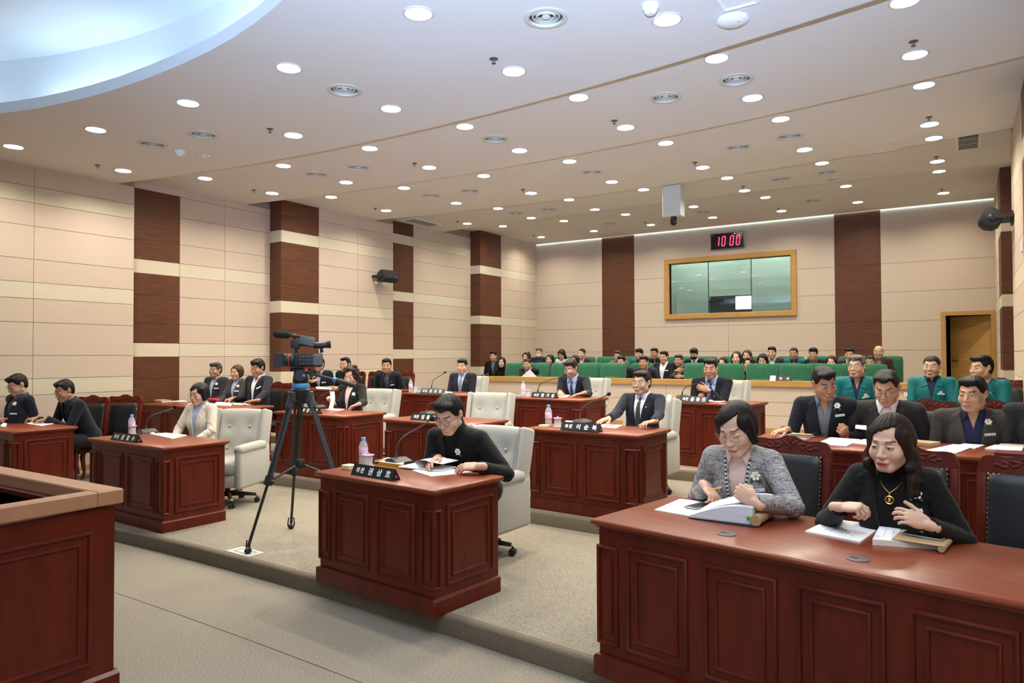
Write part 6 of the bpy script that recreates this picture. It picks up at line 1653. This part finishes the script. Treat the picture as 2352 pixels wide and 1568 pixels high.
b = MB(); b.lathe([(.060, hz0), (.066, hz0+.02), (.060, hz0+.06)], 22); b.bbox(-.055, .055, -.05, .05, hz0+.03, hz0+.105, .02, 3, 0, rz); b.lathe([(0, -.075), (.045, -.075), (.055, -.06), (.055, .06), (.045, .075), (0, .075)], 20, 0, Matrix.Translation((0, 0, hz0+.065)) @ rz @ Matrix.Rotation(R_(90), 4, 'X')); b.bbox(-.085, .085, -.045, .045, hz0+.100, hz0+.125, .008, 1, 0, rz); b.obj('fluid_head', M_black, t, smooth=50)
b = MB(); b.ball((.03, -.085, hz0+.065), (.012, .010, .012), 10, 6, 0, rz); b.obj('blue_knob', M_triblue, t); b = MB(); b.lathe([(0, 0), (.014, 0), (.014, .02), (0, .02)], 12, 0, rz @ Matrix.Translation((.05, -.05, hz0+.112)) @ Matrix.Rotation(R_(90), 4, 'X')); b.obj('red_lock', mat('red_plastic', (.5, .02, .03), .4), t)
pa = rz @ Vector((.05, .0, hz0+.09)); u_ = RT.copy(); u_.z = 0; pb = pa+u_*.235+Vector((0, .02, -.065)); pc_ = pa+u_*.39+Vector((0, .03, -.115))
b = MB(); b.tube([pa, pb], .012, 10); b.obj('pan_bar', M_trig, t); b = MB(); b.tube([pb-(pc_-pb)*.15, pb], .020, 12); b.obj('pan_bar_ring', M_triblue, t); b = MB(); b.tube([pb, pb+(pc_-pb)*.9, pc_], [.020, .021, .016], 12); b.obj('pan_grip', M_rubber, t)
v0 = TZ+hz0+.125
t = thing('video_camera', 'black professional video camera with a furry microphone on the tripod', 'video camera', (TX+.02, TY+.01, v0), R_(44)); t.scale = (.84, .84, .84); M_cam = mat('camera_body_black', (.013, .013, .014), .5); M_camg = mat('camera_grey', (.05, .055, .06), .4)
b = MB(); b.bbox(-.09, .19, -.065, .06, .015, .155, .02, 3); b.bbox(-.12, .0, -.05, .05, .0, .03, .006, 1); b.obj('body', M_cam, t)
b = MB(); b.lathe([(.060, 0), (.066, .02), (.066, .05), (.060, .06), (.064, .07), (.064, .10), (.058, .12)], 28, 0, Matrix.Translation((-.08, 0, .085)) @ Matrix.Rotation(R_(-90), 4, 'Y')); b.obj('lens_barrel', M_cam, t, smooth=40)
b = MB(); b.lathe([(.0655, .052), (.0662, .054), (.0662, .058), (.0655, .060)], 28, 0, Matrix.Translation((-.08, 0, .085)) @ Matrix.Rotation(R_(-90), 4, 'Y'), cap0=False, cap1=False); b.obj('red_lens_ring', M_redring, t)
b = MB(); Mh_ = Matrix.Translation((-.19, 0, .085)) @ Matrix.Rotation(R_(90), 4, 'Z') @ Matrix.Rotation(R_(0), 4, 'X')
b.frame(-.088, .088, -.068, .068, [(.02, -.02), (.0, .0), (-.006, .085), (.004, .087), (.016, .01), (.03, -.01)], M=Matrix.Translation((-.19, 0, .085)) @ Matrix.Rotation(R_(-90), 4, 'Z')); b.obj('lens_hood', M_cam, t, smooth=20)
b = MB(); b.lathe([(.05, 0), (.03, .006), (0, .008)], 24, 0, Matrix.Translation((-.185, 0, .085)) @ Matrix.Rotation(R_(-90), 4, 'Y'), cap0=False, cap1=False); b.obj('front_lens', mat('lens_glass_dark', (.01, .012, .018), .05, coat=1), t)
b = MB(); b.tube([(-.07, 0, .15), (-.065, 0, .21), (-.02, 0, .245), (.08, 0, .235), (.17, 0, .225), (.185, 0, .16)], .019, 10); b.bbox(-.12, -.03, -.035, .035, .20, .285, .01, 2); b.obj('top_handle', M_cam, t)
b = MB(); b.bbox(-.075, .075, -.006, .008, 0, .095, .005, 2, 0, Matrix.Translation((.03, -.055, .235)) @ Matrix.Rotation(R_(12), 4, 'Y') @ Matrix.Rotation(R_(-18), 4, 'X')); b.obj('monitor_screen', M_camg, t)
b = MB(); b.tube([(.10, 0, .235), (.19, 0, .235), (.225, 0, .24)], [.030, .034, .032], 16); b.tube([(.225, 0, .24), (.27, 0, .245)], [.036, .043], 18); b.obj('viewfinder', M_black, t); 
b = MB(); b.bbox(.10, .19, -.075, -.06, .03, .14, .006, 1)
for i in range(5):
    for j in range(3): b.bbox(-.03+i*.028, -.012+i*.028, -.072, -.062, .045+j*.034, .058+j*.034, .003, 1)
b.obj('control_buttons', mat('button_grey', (.10, .10, .11), .5), t)
b = MB(); b.tube([(-.29, 0, .345), (-.275, 0, .348), (-.25, 0, .347), (-.15, 0, .338), (-.125, 0, .335)], [.014, .034, .040, .036, .020], 16); b.obj('mic_windshield', mat('fur_windshield', (.012, .012, .013), .95, bump=(250, 1, .006)), t, smooth=80)
b = MB(); b.tube([(-.13, 0, .335), (.10, 0, .305)], .013, 10); b.tube([(-.085, 0, .33), (-.085, 0, .28)], .016, 8); b.lathe([(.020, -.02), (.024, 0), (.020, .02)], 12, 0, Matrix.Translation((-.085, 0, .328)) @ Matrix.Rotation(R_(95), 4, 'Y')); b.obj('shotgun_mic', M_black, t)
# ---------------------------------------------------------------- people
def V3(*a): return Vector(a)
def Hd(u, v, z, pose, d, n=(0, 0, 1), y=None):
    c = at_y(u, v, y) if y else at_z(u, v, z); d = Vector(d).normalized()
    return (tuple(c-d*.085), pose, tuple(d), n)
SEED = [0]
def P(label, u, v, y, floor, **k):
    SEED[0] += 1; k.setdefault('seed', SEED[0]); k['label'] = label; k['at'] = at_y(u, v, y); k['floor'] = floor
    rg = random.Random(SEED[0]*13); k.setdefault('fw', .98+.07*rg.random()); k.setdefault('fl', .97+.07*rg.random()); k.setdefault('skin', rg.choice(['mid', 'warm', 'tan', 'mid']) if k.get('sex') != 'f' else rg.choice(['fair', 'fair', 'warm']))
    k.setdefault('part', rg.choice((-1, 1)))
    return person(k), k
PINKLIP = (.42, .14, .13); REDLIP = (.52, .045, .06); ROSE = (.45, .11, .12)
C2 = (.105, .365); B2 = (.105, .27)
# foreground, right
oR1a, kR1a = P('woman with black bob and round glasses in grey tweed jacket holding an orange pencil', 1692, 982, 3.80, .12, sex='f', s=1.10, near=2, yaw=-4, hyaw=-8, hpitch=24, hroll=-3, hair='bob', hc='black', skin='pale', eyes='down', lip=PINKLIP, glasses='gr', jacket=PLAID, inner=('shirt', PINKS), vz=.06, vw=.050, lapel=False, fw=1.02,
  corsage=(.085, .37), badge=(.092, .305), badge_text='윤정아', pole_r=(-.45, .4, -.75), pole_l=(.75, .4, -.6), r=Hd(1640, 1140, .945, 'tap', (.65, -.55, -.38), (.25, .1, 1)), l=Hd(1697, 1128, 1.03, 'fist', (-.75, .0, .45), (.1, -1, .3)), slant=.6, bang=.058, open=.053)
oR1b, kR1b = P('woman with wavy black hair in black suit and gold necklace, right foreground', 2046, 1018, 3.66, .12, sex='f', s=1.02, near=2, yaw=-6, hyaw=-14, hpitch=8, hroll=1, hair='curl', hc='dark', skin='pale', eyes='half', lip=REDLIP, smile=1, jacket=BLACK, inner=('turtle', BLACKK), vz=.02, vw=.085, fw=1.04,
  corsage=(.10, .375), badge=(.095, .305), pole_r=(-.55, .35, -.75), pole_l=(.55, .35, -.75), badge_text='이지애', r=Hd(1975, 1165, 1.02, 'pinch', (.9, -.2, .12), (-.1, -.35, 1)), l=Hd(2082, 1186, 1.00, 'relax', (-.85, -.15, .32), (.3, -.9, .5)), slant=.45, bang=.064, part=-1, open=.054)
# second row, right
P('frowning man with receding black hair in navy jacket and grey-blue shirt', 1893, 880, 6.45, .24, s=1.10, near=1, hyaw=34, hpitch=20, hroll=-8, hair='short', rec=.022, skin='tan', eyes='half', jacket=DNAVY, inner=('open', GREYS), vz=.10, corsage=(.092, .42), badge=(.11, .35), r=Hd(1783, 992, 1.05, 'relax', (-.6, -.8, -.15)), l=Hd(1936, 990, 1.06, 'fist', (-.1, -.6, .5), (.2, -.8, .3)), fl=1.03)
P('smiling man with round glasses in dark grey jacket, looking down, behind the necklace woman', 2036, 890, 6.45, .24, s=1.10, near=1, hyaw=-8, hpitch=24, hair='short', rec=.03, hl=.014, eyes='down', skin='warm', smile=1, glasses='br', jacket=CHAR, inner=('shirt', WHITES), vz=.18, fw=1.06, bw=1.1, r=Hd(1987, 985, 1.05, 'page', (.5, -.8, .1)))
P('smiling man in grey tweed jacket and open navy shirt', 2234, 905, 6.45, .24, s=1.10, near=1, hyaw=-24, hpitch=4, hair='short', skin='warm', smile=1, jacket=TWEED, inner=('open', NAVYS), vz=.02, vw=.075, fw=1.04, bw=1.1, corsage=(.085, .40), badge=(.095, .32), lean=9)
P('person in a charcoal jacket cut off by the right picture edge', 2400, 890, 6.45, .24, s=1.08, near=1, hyaw=-12, jacket=CHAR, inner=('shirt', WHITES), bw=1.05)
# third row, right: teal jackets
TK = dict(jacket=TEAL, lapel='teal', vz=.26, vw=.055, near=1, skin='warm')
def teal(o, k, flag=True):
    b = MB(); M = k['_pin'](.085, .33); b.lathe([(0, 0), (.019, 0), (.019, .002), (0, .0022)], 20, 0, M); b.lathe([(.013, .0024), (.0155, .0028), (.013, .003)], 20, 1, M, cap0=False, cap1=False); b.ball((0, 0, .0025), (.006, .006, .002), 10, 5, 2, M); b.obj('round_emblem', [M_patch, M_red, M_blue], o)
    for sx in (-1, 1):
        p_ = MB(); M = k['_pin'](sx*.085, .235); p_.bbox(-.048, .048, -.012, .014, 0, .005, .002, 1, 0, M); p_.obj('pocket_flap', TEAL, o)
    if flag:
        S_ = Vector(k['_el']['r'])*.45+Vector(k['_Tt']((-.20, -.0, .40)))*.55; f = MB(); M = Matrix.Translation(S_+Vector((-.050, -.035, .01))) @ Matrix.Rotation(R_(-50), 4, 'Z') @ Matrix.Rotation(R_(90), 4, 'X')
        f.box(-.026, .026, -.02, .02, -.003, .003, 0, M); f.ball((0, .003, .003), (.009, .005, .001), 10, 4, 1, M); f.ball((0, -.003, .003), (.009, .005, .001), 10, 4, 2, M); f.obj('flag_patch', [M_patch, M_red, M_blue], o)
teal(*P('grey-haired man with glasses in a teal civil-defence jacket', 1968, 842, 8.8, .36, s=1.06, hyaw=-16, hpitch=-3, hair='short', hc='grey', glasses='bq', inner=('open', NAVYS), badge=(.085, .27, .2), **TK))
teal(*P('man with crew cut and thin glasses in a teal jacket, middle of three', 2140, 842, 9.0, .36, s=1.0, hyaw=-10, hair='fade', glasses='gq', inner=('shirt', NAVYS), badge=(.085, .275), **TK))
teal(*P('man with side-parted black hair in a teal jacket, rightmost of three', 2254, 845, 8.7, .36, s=1.06, hyaw=-34, hair='short', inner=('open', PINKS), l=Hd(2245, 905, 1.2, 'fist', (-.7, -.5, 0), y=8.45), r=None, yaw=-14, **TK), flag=False)
# councillors
P('man with slicked black hair and round glasses in black jacket over turtleneck, reading', 1032, 952, 4.08, .12, s=1.12, near=2, yaw=0, hyaw=4, hpitch=27, hroll=0, hair='volume', hl=.004, hc='black', skin='fair', eyes='down', glasses='br', jacket=BLACK, inner=('turtle', BLACKK), vz=.12, vw=.060, bw=1.08, fw=1.03, corsage=(.058, .375), pole_l=(.6, .35, -.65), pole_r=(-.5, .3, -.75),
  l=Hd(1072, 1072, .935, 'page', (-.9, -.3, -.05), (.0, -.4, .8)), r=Hd(990, 1061, .94, 'page', (.2, -.9, -.1), (-.5, .1, .8)))
P('woman with short black hair and round glasses in an ivory jacket', 457, 904, 4.60, .12, sex='f', s=.97, near=2, yaw=16, hyaw=-4, hpitch=7, hair='bob', hc='black', skin='fair', eyes='half', lip=ROSE, glasses='br', jacket=BEIGE, inner=('stand', BLUES), vz=.05, vw=.050, buttons=(.03,), pin=(.075, .36), slant=.45, bang=.046, open=.046, lean0=2, pole_r=(-.8, .35, -.6), pole_l=(.85, .3, -.6))
P('man with glasses in navy suit, white shirt and dark green tie', 1474, 879, 6.75, .24, s=1.0, near=2, yaw=-3, hyaw=-6, hpitch=-2, hair='short', hc='dark', glasses='bq', skin='warm', jacket=NAVY, inner=('tie', WHITES, TIEG), vz=.03, vw=.070, bw=1.08, pin=(.085, .37), buttons=(.015,), lean=-5, r=Hd(1378, 972, 1.04, 'flat', (-.3, -.9, -.15)), l=Hd(1480, 980, 1.03, 'relax', (-.5, -.8, -.1)))
P('woman with short dark brown hair in a black suit, turning a page', 806, 862, 6.75, .24, sex='f', s=1.05, near=2, yaw=14, hyaw=6, hpitch=16, hair='perm', hc='dark', skin='fair', eyes='down', lip=REDLIP, jacket=BLACK, inner=('round', PINKS), vz=.10, vw=.055, corsage=(.085, .335), pin=(.12, .40), open=.053, bang=.058, r=Hd(755, 916, 1.12, 'pinch', (-.5, -.6, .6), (-.2, -.9, .2)), l=Hd(806, 934, 1.05, 'relax', (-.75, -.5, -.3)))
P('man with smooth black hair in navy suit and silver-grey tie, third row', 1062, 841, 9.1, .36, s=.97, near=1, yaw=12, hyaw=2, hpitch=2, hair='short', skin='warm', eyes='half', jacket=NAVY, inner=('tie', BLUES, TIES), vz=.04, vw=.07, bw=1.08, pin=(.09, .38), lean=-3)
P('man with a white eye patch and round glasses in navy suit and striped tie', 1311, 846, 8.85, .36, s=1.06, near=1, yaw=-4, hyaw=0, hpitch=18, hair='short', hc='dark', skin='tan', eyes='half', glasses='br', jacket=DNAVY, inner=('tie', BLUES, TIEB), vz=.06, vw=.085, bw=1.08, r=Hd(1287, 904, 1.165, 'flat', (.5, -.8, -.2)), l=Hd(1325, 906, 1.165, 'flat', (-.75, -.6, -.2)))
P('man in navy suit and violet tie with hands clasped before his chin', 1632, 846, 8.75, .36, s=1.04, near=1, yaw=2, hyaw=2, hpitch=4, hair='short', rec=.02, hc='black', skin='tan', jacket=DNAVY, inner=('tie', BLUES, TIEP), vz=.05, vw=.07, bw=1.1, pin=(.095, .38), r=Hd(1609, 910, 1.2, 'fist', (.4, -.3, .6), (-.3, -.8, .3), y=8.5), l=Hd(1612, 891, 1.3, 'relax', (-.8, -.3, .35), (.2, -.8, .4), y=8.5))
# left block
P('man with glasses in navy jacket and check shirt at the far left, head bowed', 40, 884, 4.08, .12, s=1.08, near=1, yaw=4, hyaw=0, hpitch=22, hair='short', eyes='down', glasses='bq', skin='warm', jacket=NAVY, inner=('shirt', CHECK), vz=.12, corsage=(.09, .36), badge=(.10, .25), r=Hd(2, 962, .93, 'relax', (.1, -1, -.1)), l=Hd(12, 962, .93, 'relax', (-.5, -.8, -.1)))
P('balding man with glasses in dark navy suit, writing at the left desk', 148, 897, 4.42, .12, s=1.08, near=1, yaw=0, hyaw=4, hpitch=20, hair='short', rec=.035, hl=.012, eyes='down', glasses='gq', skin='tan', jacket=DNAVY, inner=('open', NAVYS), vz=.12, bw=1.08, corsage=(.085, .36), r=Hd(64, 963, .925, 'pinch', (-.2, -.9, -.2)), l=Hd(88, 966, .92, 'relax', (-.6, -.75, -.15)))
P('man with short greying hair in grey jacket and blue shirt, by the left wall', 495, 850, 6.85, .24, s=.97, near=1, yaw=12, hair='short', hc='salt', skin='tan', jacket=CHAR, inner=('open', BLUES), vz=.08, corsage=(.09, .35), badge=(.10, .28))
P('woman with brown bob and glasses in grey tweed jacket, by the left wall', 544, 855, 6.85, .24, sex='f', s=.95, near=1, yaw=12, hyaw=2, hair='bob', hc='brown', lip=ROSE, glasses='gr', jacket=GREY, inner=('stand', BLUES), vz=.10, corsage=(.085, .35), badge=(.09, .27))
P('man with tousled black hair in navy jacket and open white shirt', 592, 845, 6.80, .24, s=1.06, near=1, yaw=8, hyaw=0, hpitch=12, hair='mop', hl=.018, skin='tan', eyes='down', jacket=NAVY, inner=('open', WHITES), vz=.06, badge=(.10, .30, .5), r=Hd(520, 918, 1.05, 'pinch', (-.4, -.8, -.2)), l=Hd(573, 923, 1.05, 'flat', (-.7, -.7, -.1)))
P('man with glasses in navy jacket, half hidden behind the video camera', 733, 837, 9.1, .36, s=1.05, near=1, yaw=14, hair='short', glasses='bq', skin='tan', jacket=DNAVY, inner=('open', LAVS), vz=.06, corsage=(.10, .37), badge=(.105, .28), r=Hd(722, 888, 1.16, 'flat', (-.4, -.9, -.1)))
P('balding man with glasses in navy jacket, half hidden by the woman in black', 793, 837, 9.35, .36, s=1.05, near=1, yaw=10, hair='short', rec=.04, hl=.012, glasses='bq', skin='warm', jacket=NAVY, inner=('shirt', NAVYS), vz=.12, l=Hd(786, 882, 1.2, 'page', (-.3, -.5, .8), (0, -.9, .2), y=9.05))
P('laughing man in navy jacket and dark check shirt, against the left wall', 888, 840, 9.35, .36, s=1.05, near=1, yaw=20, hyaw=14, hair='short', skin='tan', smile=1, jacket=DNAVY, inner=('open', CHECK), vz=.10, badge=(.095, .28), pin=(.085, .37))
# public gallery
M_, B_, A_ = (13.72, .45), (14.80, .58), (12.98, .45)
def G(label, u, v, row, **k):
    k.setdefault('near', 0); return P(label, u, v, row[0], row[1], **k)
G('man with black hair in dark jacket at the left end of the gallery back row', 1133, 818, (14.4, .52), yaw=14, jacket=BLACK, inner=('open', GREYS))
G('woman with long black hair behind the left end of the gallery front row', 1153, 832, M_, sex='f', yaw=14, hair='long', jacket=BLACK, inner=('none',), jacket_kind='knit', lip=ROSE)
G('person with permed brown hair in a taupe jacket, behind the man holding a leaflet', 1209, 820, B_, sex='f', hair='perm', hc='brown', jacket=TAUPE, inner=('round', BLACKK))
kA = G('man in black jacket holding a grey leaflet in the gallery front row', 1211, 836, A_, yaw=10, hpitch=6, near=1, hair='fade', jacket=BLACK, inner=('open', LAVS), vz=.05, badge=(.10, .27), r=Hd(1205, 872, 1, 'page', (.3, -.6, .5), (0, -.8, .4), y=12.62))
G('grey-haired man in a white face mask, gallery back row', 1238, 810, B_, yaw=6, hc='grey', glasses='gq', mask=M_mask, jacket=DNAVY, inner=('shirt', NAVYS))
G('woman with black bob and glasses in dark plum knitwear, gallery', 1263, 826, M_, sex='f', hair='bob', glasses='gr', jacket=M_cardi, jacket_kind='knit', inner=('none',))
G('woman with long black hair bowing her head, white top, gallery back row', 1290, 814, B_, sex='f', hair='long', hpitch=30, eyes='down', jacket=WHITES, jacket_kind='knit', inner=('none',))
G('dark-haired woman mostly hidden behind the eye-patch man', 1320, 828, M_, sex='f', hair='bob', jacket=BLACK, inner=('round', WHITES))
G('woman with tied-back hair in a brown jacket, gallery back row', 1336, 812, B_, sex='f', hair='pony', bang=.052, open=.062, jacket=BROWNJ, inner=('round', PINKS), badge=(.10, .30))
G('man with glasses in beige-grey jacket over burgundy, gallery back row', 1419, 818, B_, yaw=4, hc='salt', glasses='bq', jacket=TAUPE, inner=('turtle', M_scarf))
G('man with glasses of whom only the head shows above a green front seat', 1427, 831, M_, glasses='bq', jacket=CHAR)
G('person with thick black fringe in a teal jacket, gallery back row', 1468, 813, B_, hair='mop', jacket=TEAL, lapel='teal', vz=.26, inner=('open', NAVYS))
G('man in charcoal jacket beside the gap in the gallery front row', 1479, 832, A_, near=1, hair='short', skin='tan', jacket=CHAR, inner=('open', GREYS), vz=.12)
G('man with glasses in dark jacket behind the navy-jacketed man, gallery', 1503, 812, B_, glasses='bq', jacket=BLACK, skin='tan', inner=('open', BLACKK))
G('man with glasses in navy jacket and open white shirt, gallery middle row', 1525, 820, M_, near=1, yaw=-8, hair='short', glasses='bq', jacket=DNAVY, inner=('open', WHITES), vz=.04, vw=.09, badge=(.10, .30), bw=1.1)
G('man with glasses and folded arms in dark grey jacket, gallery middle row', 1559, 828, M_, near=1, yaw=-4, hc='salt', glasses='gq', skin='tan', jacket=CHAR, inner=('open', GREYS), badge=(.09, .30), r=Hd(1562, 850, 1, 'relax', (.8, -.3, .1), (0, -1, .2), y=13.4), l=Hd(1556, 865, 1, 'relax', (-.8, -.3, 0), (0, -1, .2), y=13.4))
G('man in black suit, black tie and black face mask, gallery back row', 1594, 813, B_, near=1, hair='mop', hl=-.004, hpitch=12, mask=M_maskk, jacket=BLACK, inner=('tie', WHITES, TIEK), vz=.08, badge=(.11, .34))
G('woman with dark bob and glasses, head above the seats right of the gap', 1660, 834, M_, sex='f', hair='bob', hc='dark', glasses='gr', jacket=BLACK)
G('woman with shoulder-length hair in cream jacket, gallery', 1692, 822, (13.72, .47), sex='f', hair='longbob', hc='dark', lip=PINKLIP, open=.055, bang=.075, jacket=CREAMY, inner=('round', BLACKK), s=1.05)
G('woman with brown hair mostly hidden behind the woman with curled hair', 1716, 817, B_, sex='f', hair='longbob', hc='brown', jacket=BLACK)
G('woman with curled dark hair and glasses, head above the green seats', 1719, 835, M_, sex='f', hair='perm', hc='dark', glasses='gr', jacket=BLACK)
G('woman with black bob looking down, gallery middle row', 1752, 827, M_, sex='f', hair='bob', hpitch=14, eyes='down', jacket=BLACK, inner=('round', BLACKK))
G('man with swept-back hair behind the woman looking down, gallery', 1773, 810, B_, hair='short', jacket=CHAR)
G('man with short hair and teal collar, gallery back row', 1823, 812, B_, hair='fade', skin='tan', jacket=TEAL, lapel='teal', vz=.26, inner=('open', NAVYS))
G('man with bowl-cut hair and round glasses in navy jacket, gallery back row', 1868, 813, B_, near=1, hair='mop', hl=.006, glasses='br', jacket=NAVY, inner=('open', GREYS), vz=.1)
G('woman with short brown hair and glasses, beside the frowning man\'s head', 1910, 832, M_, sex='f', hair='bob', hc='dark', glasses='gr', jacket=BLACK)
G('man whose forehead shows above the grey-haired man in teal', 1952, 814, B_, hair='short', jacket=CHAR)
G('man in black with cropped hair, right behind the grey-haired teal man', 1998, 832, M_, hair='fade', skin='tan', jacket=BLACK, inner=('turtle', BLACKK))
G('bald man with glasses in brown jacket at the right end of the gallery', 2018, 808, B_, near=1, hair='bald', hc='salt', glasses='gq', skin='warm', jacket=BROWNJ, inner=('open', GREYS))
# ---------------------------------------------------------------- worn or held things
def worn(o, k, name, mb, m_): return mb.obj(name, m_, o)
# eye patch, necklace, watches, rings, earrings, trims
for o, k, root, th in PEOPLE:
    L = k['label']
    if 'eye patch' in L:
        b = MB(); b.bbox(-.026, .026, -.004, .004, -.021, .021, .008, 2, 0, k['_Mh'] @ Matrix.Translation((.036, -.0935, -.004)) @ Matrix.Rotation(R_(22), 4, 'Z')); b.obj('eye_patch', WHITES, o)
    if 'gold necklace' in L:
        b = MB(); pts = []
        nb, Rt = k['_nb'], k['_Rt']
        for i in range(25):
            a = -1+2*i/24; x = .062*math.sin(a*1.45)/math.sin(1.45); zz = .495-.085*(1-abs(a)**1.15); p = surf(k['_FJ'], k['_Tt'], x, zz) if zz < .42 else None
            q = None
            for yy in np.linspace(-.30, .03, 140):
                pw = k['_Tt']((x, yy, zz)); 
                r_ = pw-nb; nx = np.array(k['_Mh'].translation)-nb; nx = nx/np.linalg.norm(nx); t_ = r_@nx; rad = np.linalg.norm(r_-t_*nx)
                chest = ((x/(.155))**2+((yy+.004)/.113)**2+((zz-.315)/.16)**2) < 1
                if rad < k['_nr']+.020 and t_ > -.05 or chest: q = pw; break
            pts.append(Vector(q if q is not None else k['_Tt']((x, -.10, zz)))+Vector((0, -.006, 0)))
        b.tube(pts, .0024, 6); b.obj('necklace', M_gold, o)
        pz = pts[12]+Vector((0, -.006, -.030)); b = MB(); ring = [pz+Vector((.0165*math.cos(a*.3142), 0, .0165*math.sin(a*.3142))) for a in range(20)]
        b.tube(ring, .0035, 6, closed=True); b.ball((pz.x, pz.y, pz.z), (.008, .003, .009), 10, 6); b.tube([pz+Vector((0, 0, .016)), pts[12]], .003, 6); b.obj('pendant', M_gold, o)
        for s_ in (-1, 1):
            b = MB(); e = Vector(k['_Th']((s_*.083, .0, -.034))); b.tube([e+Vector((0, 0, .012)), e, e+Vector((0, 0, -.022))], .0022, 6); b.obj('earring', M_silver, o)
    for cond, key, mtl, nm in (('gold necklace', 'l', M_black, 'watch'), ('orange pencil', 'l', M_black, 'watch'), ('violet tie', 'l', M_black, 'watch')):
        if cond in L:
            w = Vector(k['_wr'][key]); d = (w-Vector(k['_el'][key])).normalized(); b = MB(); b.tube([w-d*.030, w-d*.006], .034 if 'violet' in L else .030, 16); b.obj(nm, mtl, o)
    if 'grey tweed jacket holding' in L:   # braided trim along the jacket opening
        for s_ in (-1, 1):
            b = MB()
            for i in range(46):
                zz = .075+.40*i/45; x = s_*(.052*np.clip((zz-.06)/.44, 0, 1)+.010); p = surf(k['_FJ'], k['_Tt'], x, zz); b.ball((p[0], p[1]-.003, p[2]), (.0055, .0045, .0065), 6, 4, i % 2)
            b.obj('braid_trim', [WHITES, CHAR], o)
# pencil held by the woman in tweed; page lifted by the woman in black; leaflet in the gallery
c = at_z(1640, 1138, .955); pen(c+RT*-.028+Vector((0, -.02, .030)), c+RT*.052+Vector((0, -.02, .048)), M_orange, 'orange pencil held in the fingers of the woman in grey tweed', .004, 'pencil', M_orange)
c4 = [at_y(757, 897, 6.42), at_y(754, 940, 6.35), at_y(764, 940, 6.50), at_y(768, 899, 6.55)]
def page(name, pts, label, cat, m_=M_paper, bulge=.02, n=8):
    b = MB(); vs = []; nn = (pts[1]-pts[0]).cross(pts[3]-pts[0]).normalized()
    for i in range(n+1):
        a = i/n; l = pts[0].lerp(pts[1], a)+nn*bulge*math.sin(a*3.14); r = pts[3].lerp(pts[2], a)+nn*bulge*math.sin(a*3.14); vs += [l, r]
    o = vs[0].copy(); vs = [p-o for p in vs]
    b.add(vs, [(2*i, 2*i+1, 2*i+3, 2*i+2) for i in range(n)]); b.add([p+nn*.0012 for p in vs], [(2*i, 2*i+1, 2*i+3, 2*i+2) for i in range(n)]); return tag(b.obj(name, m_, None, o, smooth=60), label, cat)
page('lifted_page', c4, 'white page lifted upright by the woman in the black suit', 'paper')
lf4 = [at_y(1217, 848, 12.60), at_y(1196, 866, 12.55), at_y(1226, 872, 12.56), at_y(1234, 866, 12.62)]
o = page('leaflet', lf4, 'grey leaflet held by the man in black jacket in the gallery front row', 'leaflet', mat('grey_leaflet', (.50, .51, .53), .6), .005)
page('held_sheet', [at_y(1966, 979, 6.0), at_y(1964, 984, 5.95), at_y(1990, 987, 5.93), at_y(1990, 980, 6.02)], 'white sheet held by the smiling bespectacled man', 'paper')
